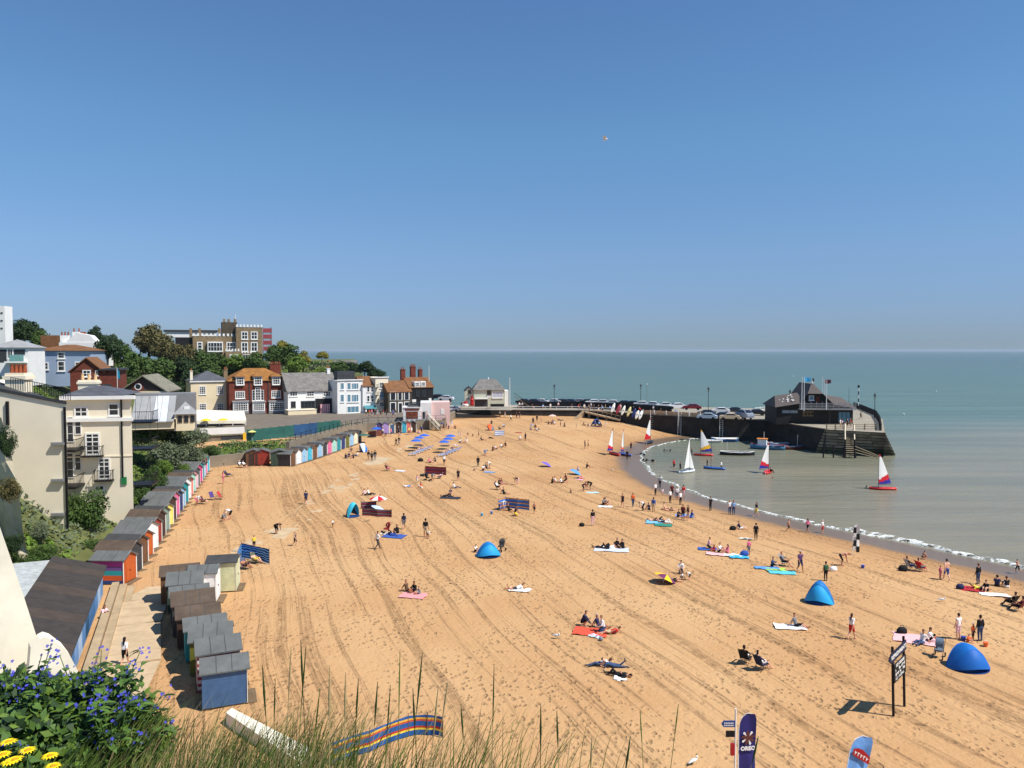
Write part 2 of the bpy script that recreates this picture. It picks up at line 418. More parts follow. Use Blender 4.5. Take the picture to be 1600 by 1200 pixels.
# ------------------------------------------------------------------ sea
def sea_material():
    m = bpy.data.materials.new('sea'); m.use_nodes = True; n = m.node_tree; L = n.links.new; N = n.nodes.new
    b = n.nodes['Principled BSDF']
    geo = N('ShaderNodeNewGeometry')
    sp = N('ShaderNodeSeparateXYZ'); L(geo.outputs['Position'], sp.inputs[0])
    nz = N('ShaderNodeTexNoise'); nz.inputs['Scale'].default_value = 0.02; nz.inputs['Detail'].default_value = 4; L(geo.outputs['Position'], nz.inputs['Vector'])
    k = N('ShaderNodeMath'); k.operation = 'MULTIPLY_ADD'; k.inputs[1].default_value = 90.0; L(nz.outputs[0], k.inputs[0]); L(sp.outputs[1], k.inputs[2])
    xs = N('ShaderNodeMath'); xs.operation = 'MULTIPLY_ADD'; xs.inputs[1].default_value = -0.25; L(sp.outputs[0], xs.inputs[0]); L(k.outputs[0], xs.inputs[2])
    mr = N('ShaderNodeMapRange'); mr.inputs[1].default_value = 60; mr.inputs[2].default_value = 1060; L(xs.outputs[0], mr.inputs[0])
    rp = N('ShaderNodeValToRGB'); cr = rp.color_ramp
    stops = [(0.0, (136, 127, 106)), (0.10, (130, 126, 106)), (0.155, (104, 118, 104)), (0.20, (90, 112, 92)), (0.45, (84, 106, 88)), (1.0, (80, 99, 83))]
    cr.elements[0].position = 0; cr.elements[1].position = 1.0
    cr.elements[0].color = (*lin(stops[0][1]), 1); cr.elements[1].color = (*lin(stops[-1][1]), 1)
    for p, c in stops[1:-1]:
        e = cr.elements.new(p); e.color = (*lin(c), 1)
    L(mr.outputs[0], rp.inputs[0])
    # streaks of cloudier water
    st = N('ShaderNodeMapping'); st.inputs['Rotation'].default_value = (0, 0, R(-12)); st.inputs['Scale'].default_value = (0.012, 0.11, 1.0); L(geo.outputs['Position'], st.inputs[0])
    n3 = N('ShaderNodeTexNoise'); n3.inputs['Scale'].default_value = 1.0; n3.inputs['Detail'].default_value = 5; L(st.outputs[0], n3.inputs['Vector'])
    mx = N('ShaderNodeMix'); mx.data_type = 'RGBA'; mx.blend_type = 'MULTIPLY'; mx.inputs[0].default_value = 0.55
    r3 = N('ShaderNodeValToRGB'); r3.color_ramp.elements[0].position = 0.35; r3.color_ramp.elements[1].position = 0.65
    r3.color_ramp.elements[0].color = (0.62, 0.66, 0.66, 1); r3.color_ramp.elements[1].color = (1.1, 1.08, 1.04, 1)
    L(n3.outputs[0], r3.inputs[0]); L(rp.outputs[0], mx.inputs[6]); L(r3.outputs[0], mx.inputs[7])
    L(mx.outputs[2], b.inputs['Base Color'])
    b.inputs['Roughness'].default_value = 0.22; b.inputs['IOR'].default_value = 1.33
    b.inputs['Specular IOR Level'].default_value = 0.2
    w1 = N('ShaderNodeMapping'); w1.inputs['Rotation'].default_value = (0, 0, R(-14)); w1.inputs['Scale'].default_value = (0.16, 0.6, 1.0); L(geo.outputs['Position'], w1.inputs[0])
    a = N('ShaderNodeTexNoise'); a.inputs['Scale'].default_value = 1.0; a.inputs['Detail'].default_value = 6; a.inputs['Roughness'].default_value = 0.6; L(w1.outputs[0], a.inputs['Vector'])
    bp = N('ShaderNodeBump'); bp.inputs['Strength'].default_value = 0.55; bp.inputs['Distance'].default_value = 0.7
    L(a.outputs[0], bp.inputs['Height']); L(bp.outputs[0], b.inputs['Normal'])
    return m
mb = MB()
for y0, y1 in ((-300, 120), (120, 400), (400, 2000), (2000, 60000)):
    mb.poly([(-60000, y0, 0), (60000, y0, 0), (60000, y1, 0), (-60000, y1, 0)])
sea = mb.build('sea', sea_material()); sea['kind'] = 'structure'

# ------------------------------------------------------------------ surf along the water's edge
def make_surf():
    pts = []
    for a, b in zip(SHORE[2:-4], SHORE[3:-3]):
        k = max(2, int((Vector(b) - Vector(a)).length / 0.35))
        for i in range(k): pts.append(Vector(a).lerp(Vector(b), i / k))
    mb = MB(); rings = []
    for i, p in enumerate(pts):
        t = (pts[min(i+3, len(pts)-1)] - pts[max(i-3, 0)]).normalized(); nrm = Vector((t.y, -t.x))   # towards the water
        q = p + nrm
        if gz(q.x, q.y) > gz(p.x, p.y): nrm = -nrm
        u = i * 0.35
        # strength of the breaking line along the beach (strong in front of the boats and at the right edge)
        st = 0.12 + 0.88 * float(sm(0.42, 0.62, fbm(np.array([u * 0.035 + 3.0]), np.array([0.4]), 2) * 1.15)[0])
        pxx = p.x / p.y * F + 800
        if 1200 < pxx < 1320: st *= 0.45
        if p.y > 112: st *= 0.4
        n1 = float(fbm(np.array([u * 0.5]), np.array([9.1]), 3)[0]); n2 = float(fbm(np.array([u * 0.7]), np.array([4.4]), 3)[0])
        w0 = 0.1 + 1.6 * (n1 - 0.45); w1 = w0 + (0.3 + 3.0 * st * n2)
        row = []
        for k in range(7):
            f = k / 6; q = p + nrm * (w0 + (w1 - w0) * f)
            hgt = (0.03 + 0.22 * st * math.sin(math.pi * f) ** 0.7 * (0.5 + n1)) + 0.05 * float(vnoise(np.array([q.x * 2.3]), np.array([q.y * 2.3]))[0])
            if k in (0, 6): hgt = -0.02
            row.append((q.x, q.y, max(hgt, max(0.0, gz(q.x, q.y)) + 0.015) if 0 < k < 6 else hgt))
        rings.append(row)
    mb.loft(rings, caps=False, closed=False)
    return mb
def foam_material():
    m = mat('foam', (226, 228, 222), 0.8, 0.12, 3.0, bump=0.8, bscale=5.0); n = m.node_tree; b_ = n.nodes['Principled BSDF']
    g = n.nodes.new('ShaderNodeNewGeometry'); z = n.nodes.new('ShaderNodeTexNoise'); z.inputs['Scale'].default_value = 1.5; z.inputs['Detail'].default_value = 7; z.inputs['Roughness'].default_value = 0.75; n.links.new(g.outputs['Position'], z.inputs['Vector'])
    r_ = n.nodes.new('ShaderNodeMapRange'); r_.inputs[1].default_value = 0.45; r_.inputs[2].default_value = 0.56; n.links.new(z.outputs[0], r_.inputs[0]); n.links.new(r_.outputs[0], b_.inputs['Alpha']); return m
surf = make_surf().build('surf', foam_material(), smooth=True)
tag(surf, 'white line of breaking surf along the water edge', 'surf', kind='stuff')

# ------------------------------------------------------------------ concrete path, partly blown over with sand
M_conc = mat('concrete', (190, 166, 132), 0.9, 0.16, 0.9, bump=0.3, bscale=8)
pts = [(-20.6, 37.0), (-22.6, 44.5), (-25.6, 51.0), (-27.2, 56.0), (-26.6, 61.0), (-24.4, 70.0), (-23.6, 82.0), (-23.6, 98.0), (-23.6, 119.0), (-20.0, 150.0)]
path = tag(link('path', None), kind='structure')
def along(pts, step):
    out = []
    for a, b in zip(pts[:-1], pts[1:]):
        a = Vector(a); b = Vector(b); k = max(1, round((b - a).length / step))
        out += [a.lerp(b, i / k) for i in range(k)]
    return out + [Vector(pts[-1])]
cl = along(pts, 2.0)
for i in range(len(cl) - 1):
    a, b = cl[i], cl[i+1]; t = (b - a).normalized(); nn = Vector((t.y, -t.x)); e = t * 0.02
    wd = 1.75 if a.y < 60 else 1.6
    lift = 0.07 if a.y < 56 else -0.006
    P = [(a+e) - nn*wd, (a+e) + nn*wd, (b-e) + nn*wd, (b-e) - nn*wd]
    m2 = MB(); zz = [gz(p.x, p.y) + lift for p in P]
    m2.add([(p.x, p.y, z - 0.2) for p, z in zip(P, zz)] + [(p.x, p.y, z) for p, z in zip(P, zz)],
           [(4,5,6,7),(0,1,5,4),(1,2,6,5),(2,3,7,6),(3,0,4,7)])
    m2.build('slab', M_conc, path)
# ------------------------------------------------------------------ land behind the beach
BACK = [(-33, 34), (-33.5, 58), (-49, 118), (-41, 125), (-37, 129), (-33, 157), (-30, 163.5), (-15.5, 170.5), (-14.5, 197.5), (30, 203)]
CLIFF = [(-43, 30), (-45, 50), (-49, 66), (-60, 92), (-75, 130), (-90, 165), (-97, 196), (-84, 220), (-64, 240), (-50, 254), (-40, 270)]
def side_dist(x, y, line):
    """signed distance to an open polyline, positive on its left (land) side"""
    x = np.asarray(x, float); y = np.asarray(y, float); best = np.full(x.shape, 1e9); sgn = np.ones(x.shape)
    for (ax, ay), (bx, by) in zip(line[:-1], line[1:]):
        ex, ey = bx-ax, by-ay; t = np.clip(((x-ax)*ex + (y-ay)*ey) / (ex*ex+ey*ey), 0, 1)
        d = np.hypot(x-ax-t*ex, y-ay-t*ey); c = ex*(y-ay) - ey*(x-ax)
        s = np.where(c > 0, 1.0, -1.0)
        sgn = np.where(d < best - 1e-9, s, sgn); best = np.minimum(best, d)
    return best * sgn
def town_z(x, y):
    x = np.asarray(x, float); y = np.asarray(y, float)
    c = side_dist(x, y, CLIFF)
    sh = 26.0 * (1 - sm(-44, -37, x)) * sm(112, 120, y) * (1 - sm(150, 162, y))      # low garden below the terrace
    base = 1.2 + 2.6 * sm(0.0, 9.0, side_dist(x, y, BACK) - sh)
    z = base + (14.6 - base) * sm(-14, 12, c)
    z = z + 0.9 * (fbm(x * 0.06, y * 0.06, 3) - 0.45) * sm(2, 12, side_dist(x, y, BACK))
    edge = sm(-9, 2, x + 0.185 * y) * sm(207, 224, y)
    return z * (1 - edge) - 3.0 * edge
def tz(x, y): return float(town_z(np.array([x]), np.array([y]))[0])
def make_town_ground():
    xs = np.arange(-300, 34, 2.0); ys = np.arange(30, 420, 2.0)
    X, Y = np.meshgrid(xs, ys, indexing='ij'); Z = town_z(X, Y)
    keep = side_dist(X, Y, BACK) > -0.2
    idx = -np.ones(X.shape, int); mb = MB()
    idx[keep] = np.arange(keep.sum())
    mb.v = [tuple(p) for p in np.stack([X[keep], Y[keep], Z[keep]], -1)]
    for i in range(len(xs) - 1):
        for j in range(len(ys) - 1):
            q = (idx[i, j], idx[i+1, j], idx[i+1, j+1], idx[i, j+1])
            if min(q) >= 0: mb.f.append(tuple(int(k) for k in q)); mb.m.append(0)
    return mb
def ground_material():
    m = mat('hillside', (92, 96, 52), 0.95, 0.4, 0.35, bump=0.6, bscale=1.5); n = m.node_tree; b_ = n.nodes['Principled BSDF']
    grass = b_.inputs['Base Color'].links[0].from_socket
    g = n.nodes.new('ShaderNodeNewGeometry'); sx = n.nodes.new('ShaderNodeSeparateXYZ'); n.links.new(g.outputs['Position'], sx.inputs[0])
    nz = n.nodes.new('ShaderNodeTexNoise'); nz.inputs['Scale'].default_value = 0.5; n.links.new(g.outputs['Position'], nz.inputs['Vector'])
    hh = n.nodes.new('ShaderNodeMath'); hh.operation = 'MULTIPLY_ADD'; hh.inputs[1].default_value = 0.5; n.links.new(nz.outputs[0], hh.inputs[0]); n.links.new(sx.outputs[2], hh.inputs[2])
    # paved quay only beyond the gardens: low ground farther than 118 m along the bay
    a = n.nodes.new('ShaderNodeMapRange'); a.inputs[1].default_value = 4.7; a.inputs[2].default_value = 5.3; a.inputs[3].default_value = 1; a.inputs[4].default_value = 0; n.links.new(hh.outputs[0], a.inputs[0])
    c = n.nodes.new('ShaderNodeMapRange'); c.inputs[1].default_value = 150; c.inputs[2].default_value = 158; n.links.new(sx.outputs[1], c.inputs[0])
    k = n.nodes.new('ShaderNodeMath'); k.operation = 'MULTIPLY'; n.links.new(a.outputs[0], k.inputs[0]); n.links.new(c.outputs[0], k.inputs[1])
    pv = n.nodes.new('ShaderNodeValToRGB'); pv.color_ramp.elements[0].color = (*lin((96, 90, 82)), 1); pv.color_ramp.elements[1].color = (*lin((128, 116, 100)), 1); n.links.new(nz.outputs[0], pv.inputs[0])
    mx = n.nodes.new('ShaderNodeMix'); mx.data_type = 'RGBA'; n.links.new(k.outputs[0], mx.inputs[0]); n.links.new(grass, mx.inputs[6]); n.links.new(pv.outputs[0], mx.inputs[7]); n.links.new(mx.outputs[2], b_.inputs['Base Color'])
    return m
hill = make_town_ground().build('terrain', ground_material(), smooth=True)
hill['kind'] = 'structure'

# ------------------------------------------------------------------ materials of the town
M_white = mat('white_paint', (232, 230, 224), 0.6, 0.06, 0.6)
M_cream = mat('cream_render', (226, 208, 172), 0.8, 0.08, 0.35, bump=0.1, bscale=6)
M_cream2 = mat('pale_cream_render', (234, 222, 196), 0.8, 0.06, 0.3)
M_brick = rows('red_brick', (126, 62, 44), 0.16, 0.2, bw=0.4)
M_flint = rows('flint', (92, 82, 66), 0.22, 0.3, bw=0.3)
M_darkbrick = mat('dark_castle_flint', (134, 114, 86), 0.9, 0.28, 0.8, bump=0.5, bscale=4)
M_black = mat('tarred_black', (24, 24, 26), 0.7, 0.25, 0.7)
M_slate = rows('grey_slate', (128, 124, 118), 0.3, 0.25, bw=0.5)
M_slate2 = rows('blue_slate', (92, 94, 100), 0.3, 0.15, bw=0.5)
M_tile = rows('ochre_tile', (158, 108, 52), 0.25, 0.28, bw=0.35)
M_tile2 = rows('brown_tile', (134, 92, 58), 0.25, 0.22, bw=0.35)
M_lead = mat('lead_roof', (150, 150, 148), 0.6, 0.15, 0.5)
M_glass = mat('window_glass', (34, 40, 46), 0.06, 0.2, 0.2, spec=0.6)
M_bluegl = mat('blue_glass', (92, 132, 150), 0.05, 0.12, 0.2, spec=0.6)
M_terra = mat('terracotta', (150, 78, 48), 0.8, 0.15, 2)
M_greyp = mat('grey_paint', (130, 130, 130), 0.6, 0.1, 0.8)
M_dgrey = mat('dark_grey_paint', (58, 60, 62), 0.6, 0.15, 0.8)
M_bluewall = mat('pale_blue_render', (150, 166, 186), 0.8, 0.06, 0.3)
M_pink = mat('pink_render', (226, 192, 184), 0.8, 0.08, 0.4)
M_wood = mat('weathered_wood', (112, 92, 68), 0.85, 0.25, 1.2, bump=0.3)
M_metal = mat('dark_metal', (30, 31, 33), 0.45, 0.15, 2, metal=0.4)
M_conc2 = mat('seawall_concrete', (134, 122, 104), 0.9, 0.2, 0.5, bump=0.4, bscale=3)
M_redp = mat('red_paint', (170, 30, 34), 0.5, 0.1, 1)
M_yellow = mat('yellow_canvas', (236, 190, 40), 0.8, 0.08, 1)
M_canvas = mat('cream_canvas', (238, 228, 204), 0.8, 0.06, 0.5)

class Bld:
    """a building whose front lies in a vertical plane; front details are given where they sit on that plane"""
    def __init__(s, name, label, cat, px, py, dist, rz=27, group=None):
        s.O = at_y(px, py, dist); s.rz = R(rz)
        s.nr = Vector((math.sin(s.rz), -math.cos(s.rz), 0)); s.ax = Vector((math.cos(s.rz), math.sin(s.rz), 0))
        s.t = thing(name, label, cat, s.O, s.rz, group)
    def L(s, px, py, off=0.0):
        d = ray(px, py); c = Vector((0, 0, CAMZ)); P0 = s.O + s.nr * off
        t = (P0 - c).dot(s.nr) / d.dot(s.nr); p = c + d * t - s.O
        return p.dot(s.ax), p.z
    def rect(s, x0, y0, x1, y1, off=0.0):
        a = s.L(x0, y1, off); b = s.L(x1, y0, off)
        return a[0], a[1], b[0], b[1]
    def wall(s, r, depth, m, name='wall', z0=None, y=0.0):
        x0, za, x1, zb = r
        return MB().box(x0, y, za if z0 is None else z0, x1, y + depth, zb).build(name, m, s.t)
    def win(s, r, nx=2, nz=2, fm=None, glass=None, y=0.0, fw=None, sill=True, name='window'):
        x0, z0, x1, z1 = r; fm = fm or M_white; w_, h_ = x1 - x0, z1 - z0
        fw = fw or max(0.07, min(0.16, 0.12 * w_)); mb = MB(); p = y - 0.07
        mb.box(x0, p, z0, x0+fw, y, z1).box(x1-fw, p, z0, x1, y, z1)
        mb.box(x0+fw, p, z1-fw, x1-fw, y, z1).box(x0+fw, p, z0, x1-fw, y, z0+fw)
        bw = fw * 0.55
        for i in range(1, nx):
            xx = x0 + w_ * i / nx; mb.box(xx-bw/2, p+0.012, z0+fw, xx+bw/2, y, z1-fw)
        for i in range(1, nz):
            zz = z0 + h_ * i / nz; mb.box(x0+fw, p+0.016, zz-bw/2, x1-fw, y, zz+bw/2)
        if sill: mb.box(x0-0.1, y-0.16, z0-0.12, x1+0.1, y, z0-0.003)
        f = mb.build(name, fm, s.t)
        MB().box(x0+fw*0.8, y-0.028, z0+fw*0.8, x1-fw*0.8, y-0.004, z1-fw*0.8).build('pane', glass or M_glass, f)
        return f
    def panel(s, r, m, name, y=0.0, d=0.06):
        x0, z0, x1, z1 = r
        return MB().box(x0, y-d, z0, x1, y, z1).build(name, m, s.t)
    def hip(s, x0, x1, y0, y1, z, h, m, over=0.35, ridge=None, name='roof'):
        """hipped roof; ridge = (x0,x1) of the ridge line"""
        x0 -= over; x1 += over; y0 -= over; y1 += over; ym = (y0+y1)/2
        r = ridge or (x0 + (y1-y0)/2*0.9, x1 - (y1-y0)/2*0.9)
        if r[0] > r[1]: r = ((x0+x1)/2, (x0+x1)/2 + 0.01)
        mb = MB()
        v = [(x0,y0,z),(x1,y0,z),(x1,y1,z),(x0,y1,z),(r[0],ym,z+h),(r[1],ym,z+h)]
        mb.add(v, [(0,1,5,4),(2,3,4,5),(1,2,5),(3,0,4),(0,3,2,1)])
        return mb.build(name, m, s.t)
    def gable_x(s, x0, x1, y0, y1, z, h, m, over=0.3, name='roof', gm=None):
        """ridge along x (parallel to the front)"""
        ym = (y0+y1)/2; mb = MB()
        mb.add([(x0-over,y0-over,z-0.1),(x1+over,y0-over,z-0.1),(x1+over,ym,z+h),(x0-over,ym,z+h),(x0-over,y1+over,z-0.1),(x1+over,y1+over,z-0.1),
                (x0-over,y0-over,z-0.25),(x1+over,y0-over,z-0.25),(x0-over,y1+over,z-0.25),(x1+over,y1+over,z-0.25)],
               [(0,1,2,3),(3,2,5,4),(6,7,1,0),(4,5,9,8),(6,0,3,4,8),(7,9,5,2,1),(6,8,9,7)])
        o = mb.build(name, m, s.t)
        if gm:
            g = MB(); g.prismx([(y0, z-0.3), (y1, z-0.3), (ym, z+h-0.12)], x0+0.002, x1-0.002); g.build('gable', gm, s.t)
        return o
    def gable_y(s, x0, x1, y0, y1, z, h, m, over=0.3, name='roof', gm=None):
        """ridge running back from the front: the gable faces forward"""
        xm = (x0+x1)/2; mb = MB(); th = 0.18
        mb.prism([(x0-over, z-0.1-th), (xm, z+h-th), (x1+over, z-0.1-th), (x1+over, z-0.1), (xm, z+h), (x0-over, z-0.1)], y0-over, y1+over)
        o = mb.build(name, m, s.t)
        if gm: MB().prism([(x0, z-0.2), (x1, z-0.2), (xm, z+h-th-0.02)], y0, y1).build('gable', gm, s.t)
        return o
    def chimney(s, x, y, z0, z1, w_=0.9, d=0.6, m=None, pots=2, pm=None):
        mb = MB(); mb.box(x-w_/2, y-d/2, z0, x+w_/2, y+d/2, z1).box(x-w_/2-0.08, y-d/2-0.08, z1, x+w_/2+0.08, y+d/2+0.08, z1+0.15)
        c = mb.build('chimney', m or M_brick, s.t)
        for i in range(pots):
            px_ = x + (i - (pots-1)/2) * (w_ / max(1, pots))
            MB().lathe([(0.11, 0), (0.13, 0.1), (0.1, 0.5), (0.13, 0.6)], 8, (px_, y, z1+0.15)).build('chimney_pot', pm or M_terra, c)
        return c

# ---------------- cream house with the slate hip
b = Bld('cream_house', 'cream rendered house with grey slate hip roof left of the red brick house', 'house', 329, 662, 186, 30)
r = b.rect(299, 596, 358.5, 662); b.wall(r, 9, M_cream)
zt = r[3]; b.panel((r[0]-0.25, zt-0.02, r[2]+0.25, zt+0.22), M_white, 'cornice', 0.0, 0.3)
b.hip(r[0], r[2], 0, 9, zt+0.2, 2.4, M_slate2, 0.3, ridge=((r[0]+r[2])/2-0.1, (r[0]+r[2])/2+0.1))
for q in ((311.5,603,321.5,616.5),(339,602.5,349,616.5),(311.5,630,322.5,643),(339,630,349.5,643)): b.win(b.rect(*q), 3, 4)
b.chimney(r[0]+0.25, 0.6, zt-1, zt+2.6, 0.6, 0.6, M_cream2, 1)
# ---------------- red brick house with three dormers
b = Bld('brick_house', 'tall red brick house with ochre tiled roof and three white dormers', 'house', 405, 664, 188, 30)
r = b.rect(359, 594, 450, 664); b.wall(r, 10, M_brick); zt = r[3]
b.hip(r[0], r[2], 0, 10, zt, 3.0, M_tile, 0.35)
for q in ((369,589,380.5,601.5),(397,588.5,408.5,601.5),(425.5,588.5,437,601)):
    d = b.rect(*q); b.wall((d[0]-0.12, d[1]-0.2, d[2]+0.12, d[3]+0.1), 2.2, M_white, 'dormer', y=-0.35); b.win(d, 3, 3, y=-0.352)
    b.hip(d[0]-0.1, d[2]+0.1, -0.35, 2.6, d[3]+0.12, 0.9, M_tile, 0.45, name='dormer_roof')
for q in ((367.5,611,382.5,623),(424,610,438.5,622)): b.win(b.rect(*q), 4, 4)
d = b.rect(394,606,412,626); b.win((d[0], d[1], d[0]+0.7, d[3]-0.5), 1, 4); b.win((d[2]-0.7, d[1], d[2], d[3]-0.5), 1, 4); b.win((d[0]+0.75, d[1], d[2]-0.75, d[3]+0.2), 2, 5)
for q in ((363.5,627.5,387,643.5),(394,628,413,643),(420,627,444,642.5)):
    d = b.rect(*q); b.panel((d[0]-0.2, d[3], d[2]+0.2, d[3]+0.3), M_lead, 'bay_roof', 0, 0.9); b.panel((d[0]-0.12, d[1]-0.55, d[2]+0.12, d[1]-0.05), M_greyp, 'bay_base', 0, 0.7)
    b.wall((d[0], d[1], d[2], d[3]), 0.66, M_white, 'bay', y=-0.66)
    b.win((d[0]+0.1, d[1]+0.15, d[2]-0.1, d[3]-0.15), 6, 4, y=-0.662, sill=False)
b.win(b.rect(399,651,407,663), 2, 2, M_dgrey, sill=False, name='door'); d = b.rect(425,650,437,663); b.win(d, 4, 3)
for xx in (0.335, 0.655): b.panel((r[0]+(r[2]-r[0])*xx-0.1, r[1], r[0]+(r[2]-r[0])*xx+0.1, zt), M_dgrey, 'drainpipe', 0, 0.14)
b.chimney(r[2]-2.0, 5, zt+1.5, zt+3.9, 2.6, 0.9, M_brick, 5); b.chimney(r[0]+0.2, 6, zt-0.5, zt+2.6, 0.9, 0.8, M_darkbrick, 2)
# ---------------- white house under a broad grey roof
b = Bld('grey_roof_house', 'white house with broad mottled grey tile roof and black shopfront below', 'house', 488, 662, 190, 30)
r = b.rect(450.5, 609, 527, 662); b.wall(r, 10, M_white); zt = r[3]
b.gable_x(r[0], r[2], 0, 10, zt, 4.3, M_slate, 0.35, gm=M_white)
for q in ((452.5,611,465,619.5),(479,611,491,619.5),(505,611,516.5,619.5)): b.win(b.rect(*q), 3, 2, M_white)
d = b.rect(450.5,640,494.5,662, 3.2); b.wall(d, 3.18, M_cream, 'extension', y=-3.2)
for q in ((454,651,464,661.5),(468,651,477.5,661.5),(481,650.5,490.5,661)): b.panel(b.rect(*q, 3.2), M_dgrey, 'garage_opening', -3.2, 0.02)
b.panel((d[0]-0.1, d[3], d[2]+0.1, d[3]+0.12), M_cream2, 'terrace_edge', 0, 3.3)
b.win(b.rect(454.5,627,462,637), 2, 2, M_dgrey); b.win(b.rect(470,626,492,639), 4, 2, M_dgrey)
d = b.rect(493,622,526.5,652); b.panel(d, M_black, 'shopfront', 0, 0.12)
b.panel(b.rect(499.5,631,514,650), stripes('pink_stripe', [((226,190,190),1),((196,120,130),1)], 0.5, 'x'), 'awning', -0.12, 0.5); b.win(b.rect(516,636,524,650), 2, 1, M_dgrey, y=-0.13)
b.chimney(r[2]-0.8, 5, zt+2.5, zt+5.2, 0.8, 1.0, M_white, 2)
# ---------------- white house with blue glazed bays
b = Bld('white_bay_house', 'tall white house with pale blue glazing and roof terrace railing', 'house', 547, 652, 190, 30)
r = b.rect(527.5, 594, 566.5, 652); b.wall(r, 9, M_white); zt = r[3]
b.panel((r[0]-0.1, zt, r[2]+0.1, zt+0.25), M_white, 'parapet', 0, 0.25)
for q in ((532,598,537.5,609),(532,616,537.5,628.5),(542.5,598,548,609),(549,598,560.5,609),(542.5,616,548,628.5),(549,616,560.5,628.5),(542,634,561,645.5)):
    b.win(b.rect(*q), 1 if q[2]-q[0] < 8 else 3, 1, M_white, M_bluegl)
rl = MB()
for i in range(9): rl.box(r[0]+i*(r[2]-r[0])/8-0.03, 0.3, zt+0.25, r[0]+i*(r[2]-r[0])/8+0.03, 0.36, zt+1.35)
for z_ in (0.6, 0.95, 1.3): rl.box(r[0], 0.31, zt+z_, r[2], 0.35, zt+z_+0.05)
rl.build('railing', M_metal, b.t); b.wall((r[0]+1, zt, r[2]-1, zt+2.2), 3, M_dgrey, 'penthouse', y=3)
# ---------------- narrow white house
b = Bld('narrow_white_house', 'narrow white house with paired sash windows and teal awning', 'house', 577, 650, 192, 30)
r = b.rect(567, 602, 586.5, 650); b.wall(r, 9, M_white); zt = r[3]
b.gable_x(r[0], r[2], 0, 9, zt, 2.2, M_tile2, 0.2, gm=M_white)
for q in ((573.5,604,577.5,612.5),(579.5,604,583.5,612.5),(573.5,618,577.5,627.5),(579.5,618,583.5,627.5)): b.win(b.rect(*q), 1, 2)
d = b.rect(568,633,586.5,637); MB().add([(d[0],-0.1,d[3]),(d[2],-0.1,d[3]),(d[2],-1.3,d[1]-0.2),(d[0],-1.3,d[1]-0.2),(d[0],-0.1,d[3]-0.1),(d[2],-0.1,d[3]-0.1),(d[2],-1.3,d[1]-0.3),(d[0],-1.3,d[1]-0.3)],[(0,3,2,1),(4,5,6,7),(3,7,6,2),(0,1,5,4),(0,4,7,3),(1,2,6,5)]).build('awning', mat('teal_canvas',(70,130,140)), b.t)
b.win(b.rect(570,638.5,584,649), 3, 1, M_dgrey, sill=False, name='shop_window')
# ---------------- tall cream house with balconies
b = Bld('tall_cream_house', 'tall pale cream house with small black balconies on its side', 'house', 597, 647, 193, 30)
r = b.rect(587, 590, 606.5, 647); b.wall(r, 9, M_cream2); zt = r[3]
b.panel((r[0]-0.15, zt, r[2]+0.15, zt+0.25), M_white, 'parapet', 0, 0.2)
for q in ((593,597,600,607),(593,611,600,621.5),(593,628,600,635.5)): b.win(b.rect(*q), 2, 2, M_white, M_bluegl if q[1] == 611 else M_glass)
b.panel(b.rect(591,621.5,602,624), M_lead, 'bay_roof', 0, 0.7)
for q in (600, 612, 624):
    d = b.rect(586.5,q,590,q+6); bb = MB().box(d[0],-0.9,d[1],d[2],0,d[1]+0.12)
    for i in range(5): bb.box(d[0]+i*0.12,-0.9,d[1]+0.12,d[0]+i*0.12+0.03,-0.86,d[1]+0.9)
    bb.box(d[0],-0.92,d[1]+0.9,d[2],-0.86,d[1]+0.96).build('balcony', M_metal, b.t)
# ---------------- flint house
b = Bld('flint_house', 'low flint cottage with brown tiled roof and white quoined windows', 'house', 624, 646, 192, 30)
r = b.rect(606.5, 611, 643, 646); b.wall(r, 8, M_flint); zt = r[3]
b.gable_x(r[0], r[2], 0, 8, zt, 2.6, M_tile2, 0.15, gm=M_flint)
for q in ((610,612.5,618,625),(622,612.5,628,625),(632,612.5,639,624.5),(610,629,618,643),(632,628,639,637)):
    d = b.rect(*q); b.panel((d[0]-0.12, d[1]-0.1, d[2]+0.12, d[3]+0.12), M_white, 'surround', 0, 0.05); b.win((d[0]+0.12, d[1]+0.05, d[2]-0.12, d[3]-0.05), 2, 2, M_dgrey, y=-0.052, fw=0.06, sill=False)
d = b.rect(622,628,629,646); b.panel(d, M_white, 'door_surround', 0, 0.06); b.panel((d[0]+0.2, d[1], d[2]-0.2, d[3]-0.3), M_black, 'door', -0.06, 0.03)
# ---------------- black house
b = Bld('black_house', 'black weatherboarded house with brown roof and two white dormers', 'house', 657, 640, 196, 30)
r = b.rect(640, 604, 677, 640); b.wall(r, 8, boards('black_boards', (26, 28, 32), 0.2, 'z')); zt = r[3]
b.gable_x(r[0], r[2], 0, 8, zt, 2.4, M_tile2, 0.2, gm=M_black)
for q in ((648,597,655,604),(657.5,596.5,664.5,603.5)):
    d = b.rect(*q); b.wall((d[0]-0.08, d[1]-0.2, d[2]+0.08, d[3]+0.1), 1.8, M_white, 'dormer', y=-0.1); b.win(d, 3, 2, y=-0.102, sill=False)
for q in ((650,609,655,619),(660,609,665,619)): b.win(b.rect(*q), 2, 2, M_dgrey)
b.panel(b.rect(644,624,650,632), M_white, 'sign_board', 0, 0.05); b.panel(b.rect(670,622,674,632), M_white, 'sign_board', 0, 0.05)
b.chimney(r[0]-0.2, 4, zt, zt+4.3, 1.1, 0.9, M_brick, 2); b.chimney((r[0]+r[2])/2-0.3, 5, zt+1.5, zt+5.0, 1.3, 0.9, M_brick, 4); b.chimney(r[2]-1.5, 5, zt+1.5, zt+4.2, 1.0, 0.8, M_brick, 2)
mp_ = MB().tube([(r[2]-0.3, 2, zt-2), (r[2]-0.3, 2, zt+5.5)], [0.09, 0.05], 8).build('mast', M_white, b.t)
